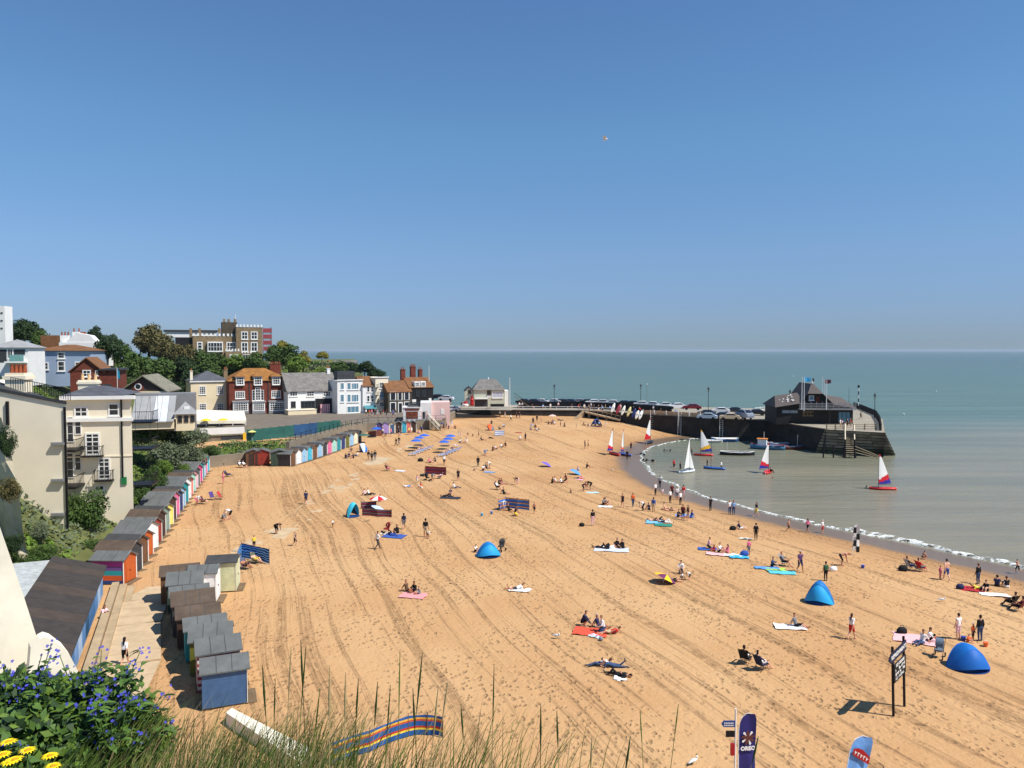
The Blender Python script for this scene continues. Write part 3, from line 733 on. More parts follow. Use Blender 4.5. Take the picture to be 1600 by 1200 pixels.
# ---------------- white cafe on the sea wall with stairs
b = Bld('beach_cafe', 'low white beach cafe with striped dark roof lights on a grey podium', 'cafe', 648, 672, 172, 6)
r = b.rect(630, 637, 657, 655); pod = b.rect(650, 655, 667, 672)
b.wall((r[0], pod[1], r[2], r[3]), 5, M_white)
b.panel(b.rect(633,638.5,654.5,641.5), M_brick, 'fascia_sign', 0, 0.06)
b.panel(b.rect(634.5,643,653,654), mat('picture_panel',(120, 62, 38),0.6,0.6,1.2), 'picture_board', 0, 0.05)
w2 = b.rect(657,629,674,656); b.wall((w2[0]+0.002, pod[1], w2[2], w2[3]), 7, M_white, 'side_wall', y=0.3)
b.win(b.rect(660.5,643.5,664,654), 1, 2, M_dgrey, y=0.298, sill=False); b.panel(b.rect(656.8,642,659.5,655), M_pink, 'pink_panel', 0.3, 0.05); b.panel(b.rect(665,642,668,655), M_pink, 'pink_panel', 0.3, 0.05)
w3 = b.rect(673,629,703,656); b.wall((w3[0]+0.004, pod[1], w3[2], w3[3]), 6, M_pink, 'wing', y=1.2); d = b.rect(689,639,694,648); b.panel(d, M_white, 'blind_arch', 1.2, 0.05)
rf = MB()
for i in range(4): rf.box(r[0]+1.0, 0.7+i*1.1, r[3]+0.1+i*0.22, w2[2]-1.2, 1.45+i*1.1, r[3]+0.3+i*0.22)
rf.build('roof_light', M_dgrey, b.t); MB().box(r[0]-0.15, -0.15, r[3], w2[0], 5, r[3]+0.12).build('roof', M_white, b.t)
b.panel((pod[0], pod[1], pod[2], pod[3]), M_greyp, 'podium', 0, 1.2)
# ---------------- lifeboat house at the root of the pier
b = Bld('boat_house', 'pale green boarded boat house with hipped slate roof beside flagpole', 'boat house', 762, 635.5, 192, 4)
r = b.rect(740, 609, 788, 635.5); M_pg = boards('pale_green_boards', (196, 200, 178), 0.25, 'z'); b.wall(r, 8, M_pg); zt = r[3]
b.hip(r[0], r[2], 0, 8, zt, 2.55, M_slate, 0.35, ridge=(r[0]+1.6, r[2]-1.9))
b.win(b.rect(769,611.5,786,622), 3, 1, M_white, mat('pale_blind', (190,196,206), 0.3, 0.05)); b.win(b.rect(761,609.8,767,616.5), 1, 1, M_dgrey); b.panel(b.rect(761,617,767,621.5), M_white, 'panel', 0, 0.05)
d = b.rect(742,622,762,623.5); b.panel(d, M_white, 'canopy', 0, 0.8)
b.panel(b.rect(742,623.6,762,635.4), M_dgrey, 'shop_opening', 0, 0.03); b.panel(b.rect(766.5,631,787.5,635.4), M_black, 'plinth', 0, 0.06)
d = b.rect(789,609,795,635.5); b.wall((d[0], d[1], d[2], d[3]-0.3), 5, M_white, 'lean_to', y=1.5)
d = b.rect(726,610,739.5,635.5); b.wall(d, 6, M_pg, 'annex', y=0.5); b.gable_y(d[0], d[2], 0.5, 6.5, d[3], 0.9, M_dgrey, 0.15, name='annex_roof', gm=M_pg)
b.win(b.rect(731.5,609.5,736,614.5), 1, 1, M_dgrey, y=0.498); b.panel(b.rect(729,622.5,734,635), M_greyp, 'door', 0.5, 0.04)
st = MB()
for i in range(9): st.box(r[2]+2.4+i*0.42, -0.6, 2.6-i*0.29-0.1, r[2]+2.85+i*0.42, 0.5, 2.6-i*0.29)
st.build('steps', M_wood, b.t); MB().tube([(r[2]+2.4,-0.62,3.4),(r[2]+6.2,-0.62,0.9)],0.07,6).build('handrail', M_black, b.t)
MB().lathe([(0.15,0),(0.2,0.3),(0.02,0.6)],8,((r[0]+r[2])/2,4,zt+2.4)).build('finial', M_white, b.t)
# figurehead and buoy outside, flagpole
o = at_y(737.5, 634, 190)
MB().lathe([(0.35,0),(0.5,0.4),(0.42,1.0),(0.5,1.5),(0.3,1.75),(0.22,1.9),(0.28,2.1),(0.2,2.4),(0.02,2.5)],10).build('carved_figurehead', M_redp, None, o)
tag(bpy.data.objects['carved_figurehead'], 'red painted carved figurehead standing outside the boat house', 'figurehead')
t = thing('harbour_buoy', 'red and white harbour buoy left of the boat house door', 'buoy', at_y(727.5, 635.3, 190))
MB().lathe([(0.3,0),(0.75,0.15),(0.78,0.55),(0.5,0.7)],12).build('base', M_white, t); MB().lathe([(0.5,0.7),(0.45,1.1),(0.12,1.35),(0.1,1.6)],12).build('top', M_redp, t)
t = thing('flagpole', 'tall white flagpole beside the boat house', 'flagpole', at_y(796.5, 635, 188))
MB().tube([(0,0,0),(0,0,6.9)],[0.11,0.06],8).build('pole', M_white, t); MB().lathe([(0.02,0),(0.1,0.06),(0.02,0.14)],8,(0,0,6.9)).build('finial', M_white, t)

# ---------------- castle on the hill
b = Bld('castle_house', 'dark flint castellated house with white windows on the wooded hill', 'castle', 350, 580, 262, 24)
def crenel(r, y, m, n, d=0.5, h=0.9, name='battlement'):
    mb = MB(); w_ = (r[1]-r[0])/(2*n-1)
    for i in range(n): mb.box(r[0]+2*i*w_, y, r[2], r[0]+(2*i+1)*w_, y+d, r[2]+h)
    return mb.build(name, m, b.t)
r = b.rect(302, 525.5, 371, 580); b.wall(r, 12, M_darkbrick); crenel((r[0], r[2], r[3]), -0.15, M_white, 11)
r2 = b.rect(370, 511.5, 410, 580, 1.5); b.wall(r2, 12, M_darkbrick, 'tower', y=-1.5); crenel((r2[0], r2[2], r2[3]), -1.65, M_white, 8)
r3 = b.rect(275, 527, 302.5, 580); b.wall((r3[0], r3[1], r3[2], r3[3]), 9, M_black, 'wing', y=1.2)
r4 = b.rect(347, 503.5, 370.5, 526, -5); b.wall(r4, 5, M_flint, 'keep', y=5)
for q in (349, 356, 366): d = b.rect(q, 500, q+3.5, 504.5, -5); MB().box(d[0], 6, r4[3], d[2], 7.0, d[3]+0.4).build('chimney', M_darkbrick, b.t)
for q in (296, 310, 341): d = b.rect(q, 513, q+4, 527, -4); b.wall((d[0], d[1], d[2], d[3]), 1.2, M_darkbrick, 'chimney', y=4)
lr = b.rect(258, 516, 338, 527, -14); MB().box(lr[0], 14, lr[1], lr[2], 22, lr[3]-0.6).build('rear_range', M_white, b.t); MB().box(lr[0]-0.5, 13.5, lr[3]-0.6, lr[2]+0.5, 22.5, lr[3]).build('rear_roof', M_dgrey, b.t)
for q in ((377,518,387.5,530.5),(392,518,402.5,530.5),(377,534.5,387.5,549.5),(392,534.5,402.5,549.5)):
    d = b.rect(*q, 1.5); b.win(d, 2, 2, fw=0.3, y=-1.5)
b.win(b.rect(308,534,316.5,549.5), 1, 3, fw=0.35); b.win(b.rect(354,534.5,369,548.5), 3, 2, fw=0.3)
d = b.rect(324,534,348,550.5); b.wall(d, 1.0, M_white, 'bay', y=-1.0); b.win((d[0]+0.1, d[1]+0.3, d[2]-0.1, d[3]-0.2), 5, 2, fw=0.22, y=-1.002)
d = b.rect(353,549,374,580, 3); b.wall(d, 2.95, M_darkbrick, 'porch', y=-3.0); crenel((d[0], d[2], d[3]), -3.1, M_white, 5)
d = b.rect(359,553.5,372,571, 3); b.panel((d[0], d[1]-2, d[2], d[3]), M_white, 'arch_surround', -3.0, 0.08); b.panel((d[0]+0.6, d[1]-2, d[2]-0.6, d[3]-0.6), M_black, 'doorway', -3.08, 0.03)
d = b.rect(378,552,393,580,2.5); b.wall(d, 0.95, M_darkbrick, 'lower_bay', y=-2.5); crenel((d[0], d[2], d[3]), -2.6, M_white, 4); b.win((d[0]+0.3, d[3]-2.3, d[2]-0.3, d[3]-0.4), 3, 1, y=-2.502)
p_ = b.rect(369,491,370,505,-5); MB().tube([(p_[0],7,p_[1]),(p_[0],7,p_[3])],[0.14,0.08],6).build('flag_mast', M_white, b.t)
# scaffold with red sheeting
d = b.rect(410.5, 513.5, 424, 550)
t = thing('scaffold', 'red sheeted scaffold tower against the right end of the castle', 'scaffold', b.O + b.ax * d[0], b.rz)
w_ = d[2]-d[0]
for xx in (0.1, w_-0.05):
    for yy in (-1.0, 3.0): MB().tube([(xx, yy, -1), (xx, yy, d[3]+0.5)], 0.07, 6).build('pole', M_metal, t)
for i in range(4): MB().box(0, -1.05, d[1]+0.3+i*2.1, w_, 3.05, d[1]+0.42+i*2.1).build('platform', M_wood, t)
for i in range(4): MB().box(0.02, -1.12, d[1]+0.5+i*2.1, w_-0.02, -1.07, d[1]+1.9+i*2.1).build('sheeting', mat('red_sheet', (150, 66, 70), 0.7, 0.15, 0.8), t)

# ---------------- far pink gabled house and headland roofs
b = Bld('pink_gabled_house', 'small far pink house with curved gable beyond the trees', 'house', 513, 588, 262, 10)
r = b.rect(501, 572, 524, 588); b.wall(r, 9, M_pink); b.gable_y(r[0], r[2], 0, 9, r[3], 1.9, M_tile2, 0.1, gm=M_pink); b.win(b.rect(509,573,513,578), 2, 1)
b = Bld('far_white_bungalow', 'far low white bungalow with brown roof beside the pink house', 'house', 490, 587, 266, 8)
r = b.rect(478, 570.5, 501, 587); b.wall(r, 8, M_white); b.hip(r[0], r[2], 0, 8, r[3], 1.5, M_tile2, 0.3)
b = Bld('far_stone_lodge', 'far long stone lodge low on the headland skyline', 'house', 543, 580, 285, 5)
r = b.rect(521, 567, 556, 580); b.wall(r, 6, M_flint); b.gable_x(r[0], r[2], 0, 6, r[3], 0.9, M_slate, 0.2, gm=M_flint)
# ---------------- cream apartment block against the cliff (left)
def apartments():
    b = Bld('apartment_block', 'large cream rendered apartment block with iron balconies behind the beach huts', 'apartments', 101, 838, 68, 8)
    r = b.rect(-60, 612, 102, 838)
    zt0 = b.L(0, 611)[1]; zt1 = b.L(102, 632)[1]; xl = b.L(0, 700)[0]
    sl_ = (zt1 - zt0) / (r[2] - xl); zl = zt0 - sl_ * (xl - r[0])
    def wedge(z0l, z0r, z1l, z1r, e, dep):
        m_ = MB(); x0, x1 = r[0]-e, r[2]+e; c_ = 0.72*dep
        v = [(x0,-e,z0l),(x1,-e,z0r),(x1-c_,dep,z0r),(x0,dep,z0l),(x0,-e,z1l),(x1,-e,z1r),(x1-c_,dep,z1r),(x0,dep,z1l)]
        return m_.add(v, [(0,3,2,1),(4,5,6,7),(0,1,5,4),(1,2,6,5),(2,3,7,6),(3,0,4,7)])
    wedge(r[1]-3, r[1]-3, zl, zt1, 0.0, 8.0).build('wall', M_cream2, b.t)
    wedge(zl+0.002, zt1+0.002, zl+0.3, zt1+0.3, 0.15, 5.0).build('roof_edge', M_dgrey, b.t)
    # rail on the sloping roof
    ra = MB()
    for i in range(26):
        x = xl + (r[2]-xl) * (0.1 + 0.9 * i / 25); z = zt0 + sl_ * (x - xl) + 0.3
        ra.box(x-0.02, 1.0, z, x+0.02, 1.04, z+1.0)
    ra.tube([(xl + 0.1*(r[2]-xl), 1.02, zt0 + sl_*0.1*(r[2]-xl)+1.3), (r[2], 1.02, zt1+1.3)], 0.03, 6)
    ra.build('roof_railing', M_metal, b.t)
    d = b.rect(11, 627, 16, 664); b.panel((d[0], d[1], d[0]+0.22, d[3]), M_metal, 'drainpipe', 0, 0.2)
    d = b.rect(99, 636, 103, 830); b.panel((d[2]-0.16, d[1], d[2], d[3]), M_metal, 'drainpipe', 0, 0.16)
    for yy in (693, 750, 803): d = b.rect(82, yy-2.5, 102, yy+2); b.panel(d, M_greyp, 'vent_duct', 0, 0.35)
    d = b.rect(38, 809, 100, 811); b.panel(d, M_greyp, 'string_course', 0, 0.05)
    # chimney stack with four red pots
    d = b.rect(8, 583, 38, 614, -4); MB().box(d[0], 4, d[1]-2, d[2], 5.6, d[3]).box(d[0]-0.15, 3.85, d[3]-0.6, d[2]+0.15, 5.75, d[3]-0.25).build('chimney', M_cream2, b.t)
    for i in range(4): MB().lathe([(0.17,0),(0.2,0.1),(0.16,0.7),(0.2,0.8)],8,(d[0]+0.3+i*(d[2]-d[0]-0.6)/3, 4.8, d[3])).build('chimney_pot', M_terra, b.t)
    # right wing, turned to the sea
    w2 = Bld('apartment_wing', 'right wing of the cream apartment block with sash windows and cornice', 'apartments', 104, 800, 76.5, 12)
    q = w2.rect(103, 622, 205, 800); zc = w2.L(160, 620)[1]
    MB().slab([(q[0],0),(q[2],0),(q[2]-2.2,6.5),(q[0],6.5)], q[1]-3, zc).build('wall', M_cream2, w2.t)
    w2.panel((q[0]-0.2, zc-0.25, q[2]+0.4, zc+0.1), M_white, 'cornice', 0, 0.45)
    z2 = w2.L(160, 655)[1]; w2.panel((q[0], z2-0.22, q[2]+0.15, z2+0.14), M_white, 'string_course', 0, 0.22)
    z3 = w2.L(160, 713)[1]; w2.panel((q[0], z3-0.06, q[2]+0.02, z3+0.06), M_cream2, 'string_course', 0, 0.06)
    w2.hip(q[0], q[2]-0.9, 0, 6.5, zc+0.1, 0.9, M_slate2, 0.3, ridge=(q[0]+1.6, q[2]-3.4))
    for s_ in ((116,635,137.5,652),(169.5,630,186,650)): w2.win(w2.rect(*s_), 2 if s_[0] < 150 else 1, 2, M_white)
    for s_ in ((133.5,676,156,711.5),(154,715,172,749)):
        d = w2.rect(*s_); w2.win(d, 2, 5, M_white, sill=False, name='french_window')
        bb = MB(); x0, x1, z0 = d[0]-0.25, d[2]+0.35, d[1]; bb.box(x0, -0.75, z0-0.14, x1, 0, z0)
        n_ = 12
        for i in range(n_+1): x = x0 + (x1-x0)*i/n_; bb.box(x-0.015, -0.74, z0, x+0.015, -0.71, z0+0.95)
        for yy in (-0.5, -0.25): bb.box(x0, yy, z0, x0+0.03, yy+0.03, z0+0.95).box(x1-0.03, yy, z0, x1, yy+0.03, z0+0.95)
        bb.box(x0, -0.76, z0+0.95, x1, -0.7, z0+1.0).box(x0, -0.74, z0+0.95, x0+0.04, 0, z0+1.0).box(x1-0.04, -0.74, z0+0.95, x1, 0, z0+1.0)
        bb.build('balcony', M_metal, w2.t)
    d = w2.rect(149,758,163,767); w2.win(d, 2, 1)
    d = w2.rect(191, 624, 194.5, 746); w2.panel((d[0], d[1], d[0]+0.14, d[3]), M_metal, 'drainpipe', 0, 0.14)
    d = w2.rect(190,745,198,757); w2.panel(d, mat('green_sign', (40, 120, 70), 0.5), 'green_notice', 0, 0.12)
    # iron verandas in the corner between both wings
    for k, (ya, nm) in enumerate(((699, 'upper'), (755, 'lower'))):
        x0, z0 = w2.L(104, ya); x1 = w2.L(133, ya)[0]; bb = MB(); bb.box(x0, -2.6, z0-0.2, x1, 0, z0)
        for i in range(15): x = x0+(x1-x0)*i/14; bb.box(x-0.015, -2.58, z0, x+0.015, -2.55, z0+1.0)
        for i in range(9): y = -2.55+i*0.32; bb.box(x1-0.03, y, z0, x1, y+0.03, z0+1.0)
        bb.box(x0, -2.6, z0+1.0, x1, -2.53, z0+1.06).box(x1-0.05, -2.6, z0+1.0, x1, 0, z0+1.06)
        bb.build('balcony', M_metal, w2.t)
        d = w2.rect(105, ya-48, 115, ya-8); w2.win(d, 1, 3, M_white, sill=False); d = w2.rect(117,ya-46,127,ya-20); w2.win(d, 1, 2, M_white, sill=False)
    # balconies on the right flank
    for ya, yb in ((660, 0), (703, 1), (760, 2)):
        x0, z0 = w2.L(206, ya); bb = MB(); bb.box(x0-0.9, 0.6, z0-0.18, x0+1.75, 3.4, z0)
        for i in range(8): bb.box(x0+0.2+i*0.2, 0.6, z0, x0+0.23+i*0.2, 0.63, z0+(2.6 if i in (0, 7) else 1.0))
        for i in range(10): bb.box(x0+1.72, 0.6+i*0.3, z0, x0+1.75, 0.63+i*0.3, z0+(2.6 if i == 9 else 1.0))
        bb.box(x0, 0.58, z0+1.0, x0+1.77, 0.64, z0+1.05).box(x0+1.7, 0.6, z0+1.0, x0+1.77, 3.4, z0+1.05)
        bb.build('balcony', M_metal, w2.t)
    # chimney on the wing
    d = w2.rect(122, 594, 150, 616, -4); MB().box(d[0], 4, d[1]-1, d[2], 5.4, d[3]).box(d[0]-0.1, 3.9, d[3]-0.4, d[2]+0.1, 5.5, d[3]-0.15).build('chimney', M_cream2, w2.t)
    for i in range(3): MB().lathe([(0.14,0),(0.17,0.1),(0.13,0.55),(0.16,0.65)],8,(d[0]+0.25+i*(d[2]-d[0]-0.5)/2, 4.7, d[3])).build('chimney_pot', mat('buff_pot', (212, 176, 128)), w2.t)
apartments()

# ---------------- houses on the cliff top, far left
b = Bld('white_tower', 'white rendered tower at the left edge above the rooftops', 'tower', 2, 545, 150, 8)
r = b.rect(-14, 478, 7, 560); b.wall(r, 3, M_white, z0=-2)
for i, yy in enumerate((488, 500, 512)): d = b.rect(1, yy, 3, yy+2); b.win((d[0], d[1], d[2]+0.15, d[3]), 1, 1, M_dgrey, fw=0.03, sill=False)
b = Bld('white_balcony_house', 'white house with glass balcony at the far left', 'house', 20, 600, 128, 14)
r = b.rect(-16, 543, 44, 604); b.wall(r, 8, M_white); b.hip(r[0], r[2], 0, 8, r[3], 1.4, M_lead, 0.35)
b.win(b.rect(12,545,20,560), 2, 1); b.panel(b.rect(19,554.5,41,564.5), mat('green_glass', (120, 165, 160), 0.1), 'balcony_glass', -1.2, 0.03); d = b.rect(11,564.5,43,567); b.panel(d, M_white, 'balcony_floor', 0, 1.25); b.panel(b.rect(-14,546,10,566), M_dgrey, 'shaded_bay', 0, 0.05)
b.panel(b.rect(14,568,39,590), M_white, 'shop_panel', 0, 0.1); b.win(b.rect(22,546,39,554), 3, 1, M_dgrey, sill=False)
b = Bld('blue_grey_house', 'pale blue rendered house with low brown hipped roof on the cliff top', 'house', 95, 586, 140, 10)
r = b.rect(52, 548, 141, 604); b.wall(r, 9, M_bluewall); b.hip(r[0], r[2], 0, 9, r[3], 1.15, M_tile2, 0.4)
for q in ((90,550,101.5,560.5),(90,564,101.5,580),(67,566,76,578),(117,565,127.5,578)): b.win(b.rect(*q), 1, 2, M_white, fw=0.18)
b = Bld('chimney_house', 'white gabled house with many red chimney pots behind the blue house', 'house', 125, 560, 152, 12)
r = b.rect(93, 535, 151, 572); b.wall(r, 8, M_white); z_ = r[3]
MB().prism([(r[0]+1.0, z_), (r[2], z_), (r[2]-1.2, z_+1.4), (r[0]+3.2, z_+1.9)], 0.1, 3).build('parapet_gable', M_white, b.t)
for q, n_ in (((94,524,107,536),3),((113,518.5,124,534),2),((124,524,134,536),4)):
    d = b.rect(*q, -2); MB().box(d[0], 2, d[1], d[2], 3, d[3]).build('chimney', M_white, b.t)
    for i in range(n_): MB().lathe([(0.13,0),(0.16,0.1),(0.12,0.6),(0.16,0.7)],8,(d[0]+0.2+i*(d[2]-d[0]-0.4)/max(1,n_-1), 2.5, d[3])).build('chimney_pot', M_terra, b.t)
b.wall(b.rect(64, 524, 94, 548, -6), 5, M_tile2, 'rear_roof', y=6)
d = b.rect(152, 549, 166, 572); b.wall(d, 5, M_white, 'conservatory', y=-0.5); b.win((d[0]+0.2, d[1]+0.6, d[2]-0.2, d[3]-0.2), 4, 2, M_white, y=-0.502, sill=False)
b = Bld('brick_gable_house', 'red tile hung house with brown half hipped roof behind the apartments', 'house', 147, 612, 118, 18)
r = b.rect(110, 578, 184, 612); b.wall(r, 8, M_brick); M_tileg = rows('tile_hung', (122, 64, 46), 0.2, 0.2, bw=0.25)
g = b.rect(110, 558, 160, 590); b.gable_y(g[0], g[2], 0, 8, g[1]+1.0, g[3]-g[1]-1.0, M_tile2, 0.3, gm=M_tileg)
b.panel((g[2]-0.5, r[3]-0.05, r[2]+0.4, r[3]+0.2), M_dgrey, 'flat_roof', 8, 8.4)
b.win(b.rect(129,578,142,589), 2, 2, M_white); b.win(b.rect(149,579,153,587), 1, 2, M_white); b.panel(b.rect(160,600,174,609), M_dgrey, 'porch', 0, 0.4)
t = thing('teal_flag', 'teal flag on a thin pole right of the red tile hung house', 'flag', at_y(183.5, 610, 117))
MB().tube([(0,0,0),(0,0,3.4)],0.04,6).build('pole', M_white, t); MB().add([(0.05,0,3.2),(0.05,0,1.9),(0.3,0.1,1.7),(0.5,0.02,1.8),(0.35,0.1,2.5),(0.3,0.05,3.0)],[(0,1,2,5),(5,2,3,4)]).build('flag', mat('teal_flag_cloth', (30, 140, 170)), t)
b = Bld('pediment_hall', 'dark brick hall with broad gable and round clock window', 'hall', 225, 618, 116, 12)
r = b.rect(188, 612, 257, 624); b.wall(r, 9, M_flint)
g = b.rect(190, 586, 257, 613); b.gable_y(g[0], g[2], 0, 9, g[1]+0.2, g[3]-g[1]-0.2, rows('olive_slate', (138, 134, 116), 0.3), 0.5, gm=mat('dark_gable', (74, 62, 56)))
cx, cz = b.L(216, 604); 
MB().add(*(lambda n: ([(cx+0.85*math.cos(2*math.pi*i/n), -0.05, cz+0.85*math.sin(2*math.pi*i/n)) for i in range(n)], [tuple(range(n))]))(20)).build('round_surround', M_brick, b.t)
MB().add(*(lambda n: ([(cx+0.52*math.cos(2*math.pi*i/n), -0.08, cz+0.52*math.sin(2*math.pi*i/n)) for i in range(n)], [tuple(range(n))]))(20)).build('round_window', M_white, b.t)
MB().add(*(lambda n: ([(cx+0.36*math.cos(2*math.pi*i/n), -0.1, cz+0.36*math.sin(2*math.pi*i/n)) for i in range(n)], [tuple(range(n))]))(20)).build('pane', M_glass, b.t)
b.panel((r[0]-0.5, r[3]-0.25, r[2]+0.5, r[3]+0.1), M_cream, 'cornice', 0, 0.3)
# lean-to with lead roof and the small skylit annex
b = Bld('lead_roof_building', 'low building with broad patched grey lead roof behind the garden', 'building', 245, 668, 104, 20)
r = b.rect(204, 659, 272, 672); b.wall(r, 9, M_cream)
a_ = b.L(204, 659); c_ = b.L(272, 659); tp = b.L(240, 618, -6)[1]
for i in range(6):
    x0 = a_[0] + (c_[0]-a_[0]) * i/6 + 0.02; x1 = a_[0] + (c_[0]-a_[0]) * (i+1)/6 - 0.02
    MB().add([(x0,-0.4,a_[1]),(x1,-0.4,a_[1]),(x1,6,tp),(x0,6,tp),(x0,-0.4,a_[1]-0.15),(x1,-0.4,a_[1]-0.15),(x1,6,tp-0.15),(x0,6,tp-0.15)],[(0,1,2,3),(4,7,6,5),(0,4,5,1),(1,5,6,2),(2,6,7,3),(3,7,4,0)]).build('roof_sheet', mat('lead_pale', (196,198,200), 0.6, 0.12, 0.6) if i in (3, 4) else M_lead, b.t)
MB().box(a_[0], 5.9, a_[1]-2, c_[0]+2.5, 9, tp+0.25).build('rear_wall', M_greyp, b.t)
d = b.rect(275, 636, 302, 662); b.wall((d[0], d[1]-1, d[2], d[1]+1.3), 4, M_cream, 'annex')
b.hip(d[0], d[2], 0, 4, d[1]+1.3, 1.6, M_lead, 0.3, name='annex_roof')
for i in range(3): b.win((d[0]+0.2+i*0.8, d[1]+0.1, d[0]+0.8+i*0.8, d[1]+1.1), 1, 1, M_wood, sill=False)
MB().box((d[0]+d[2])/2-0.1, 0.6, d[1]+1.9, (d[0]+d[2])/2+0.6, 1.3, d[1]+2.25).build('roof_window', M_white, b.t)
# ---------------- marquee with yellow parasols, screen and fence
t = Bld('marquee', 'long cream canvas marquee over the terrace in front of the cream house', 'marquee', 340, 668, 160, 24)
a_ = t.rect(300, 640, 383, 661); MB().add([(a_[0],-2.2,a_[1]+0.7),(a_[2],-2.2,a_[1]+0.4),(a_[2],2.6,a_[3]-0.5),(a_[0],2.6,a_[3]+0.1),(a_[0],-2.2,a_[1]),(a_[2],-2.2,a_[1]-0.3),(a_[2],2.6,a_[3]-1.2),(a_[0],2.6,a_[3]-0.7)],[(0,1,2,3),(0,4,5,1),(1,5,6,2),(2,6,7,3),(3,7,4,0)]).build('canopy', M_canvas, t.t)
for i in range(5):
    x = a_[0]+0.1+i*(a_[2]-a_[0]-0.2)/4
    MB().box(x-0.06,-2.2,-1.5,x+0.06,-2.08,a_[1]+0.1).build('post', M_white, t.t)
w_ = Bld('terrace_screen', 'white terrace wall screen below the marquee', 'wall', 340, 690, 152, 24)
a_ = w_.rect(312, 667, 382, 680); w_.wall(a_, 0.2, M_white, 'screen'); a_ = w_.rect(316, 680, 382, 700); w_.wall(a_, 0.3, M_conc2, 'base_wall', y=0.4)
w_.panel(w_.rect(346,680,377,698), M_dgrey, 'dark_opening', 0.4, 0.1); w_.panel(w_.rect(380,676,384,698), M_yellow, 'yellow_banner', 0.0, 0.08)
def parasol(px, py, dist, rad, m, label, h=2.2, group=None, z=None, tilt=0.0, n=8, name='parasol'):
    p = at_y(px, py, dist) if z is None else at(px, py, z)
    t = thing(name, label, 'parasol', p, random.random(), group)
    MB().tube([(0,0,0),(0,0,h+0.12)],0.025,6).build('pole', M_white, t)
    mb = MB(); vs = [(0,0,h)] ; fs = []
    for k in range(n*2):
        a = math.pi*k/n; rr = rad*(1.0 if k % 2 == 0 else 0.93); vs.append((rr*math.cos(a), rr*math.sin(a), h-rad*0.36)); vs.append((rr*0.55*math.cos(a), rr*0.55*math.sin(a), h-rad*0.13))
    N2 = n*2
    for k in range(N2):
        j = (k+1) % N2; a0, b0, a1, b1 = 1+2*k, 2+2*k, 1+2*j, 2+2*j
        fs.append((0, b0, b1)); fs.append((b0, a0, a1, b1))
    mb.add(vs, fs)
    if isinstance(m, (list, tuple)): mb.m = [(i//4) % 2 for i in range(len(fs))]
    c = mb.build('canopy', m, t)
    rb = MB()
    for k in range(n): a = 2*math.pi*k/n; rb.tube([(0,0,h-0.35),(rad*0.55*math.cos(a),rad*0.55*math.sin(a),h-rad*0.16)],0.01,4)
    rb.build('ribs', M_metal, t)
    if tilt: t.rotation_euler = (0, tilt, t.rotation_euler[2])
    return t
parasol(322, 670.5, 156, 1.15, M_yellow, 'yellow parasol on the marquee terrace, left of its twin')
parasol(349, 670, 157, 1.1, M_yellow, 'yellow parasol on the marquee terrace, right of its twin')
parasol(394, 690, 150, 0.8, mat('pale_yellow', (226,214,120)), 'small pale yellow parasol beside the green fence')
M_gmesh = mat('green_mesh', (52, 104, 94), 0.8, 0.2, 0.6); M_bmesh = mat('blue_mesh', (50, 88, 128), 0.8, 0.2, 0.6)
t = thing('site_fence', 'green and blue mesh site fence in front of the brick house', 'fence', at_y(388, 694, 150), R(26))
fb = Bld('x', 'x', 'x', 388, 694, 150, 26); bpy.data.objects.remove(fb.t)
for i in range(12):
    x0 = 386+i*12.2; d = fb.rect(x0, 671-i*1.3, x0+12.0, 690-i*1.5); MB().box(d[0], -0.03, d[1], d[2], 0.03, d[3]).build('mesh_panel', M_bmesh if i in (6,7,8) else M_gmesh, t)
    MB().tube([(d[0], 0.06, d[1]-0.5), (d[0], 0.06, d[3]+0.1)], 0.05, 6).build('post', M_metal, t)
# ---------------- sea walls (behind the huts) and the promenade edge
def wall_along(pts, h0, h1, th, m, name, label):
    t = thing(name, label, 'wall'); n_ = len(pts)
    for (ax, ay), (bx, by) in zip(pts[:-1], pts[1:]):
        d = Vector((bx-ax, by-ay)).normalized(); nn = Vector((-d.y, d.x))*th
        MB().slab([(ax,ay),(bx,by),(bx+nn.x,by+nn.y),(ax+nn.x,ay+nn.y)], h0, h1).build('section', m, t)
    return t
wall_along([(-50.5,118),(-41.5,126.5),(-38,130.5)], 0.3, 2.5, 0.6, M_conc2, 'retaining_wall', 'concrete retaining wall behind the brown and red sheds')
wall_along([(-38,130.5),(-34.4,157),(-31.2,164.6),(-15.0,171.4)], 0.5, 3.7, 0.6, M_conc2, 'sea_wall', 'concrete sea wall behind the far row of pastel huts')
wall_along([(-15.0,171.4),(-14.2,196.5)], 0.8, 4.0, 0.6, M_conc2, 'promenade_wall', 'sea wall below the cafe leading to the pier')
# railing posts on the promenade above the huts
t = thing('promenade_railing', 'dark railing along the promenade above the pastel huts', 'railing')
pp = along([(-38,131),(-34.2,157.4),(-31,165),(-15,171.8)], 2.2)
for p in pp: MB().box(p.x-0.04,p.y-0.04,3.6,p.x+0.04,p.y+0.04,4.75).build('post', M_metal, t)
for z_ in (4.1, 4.7):
    MB().tube([(p.x,p.y,z_) for p in pp], 0.03, 5).build('rail', M_metal, t)
# parked cars and roads in the town are set with the pier traffic

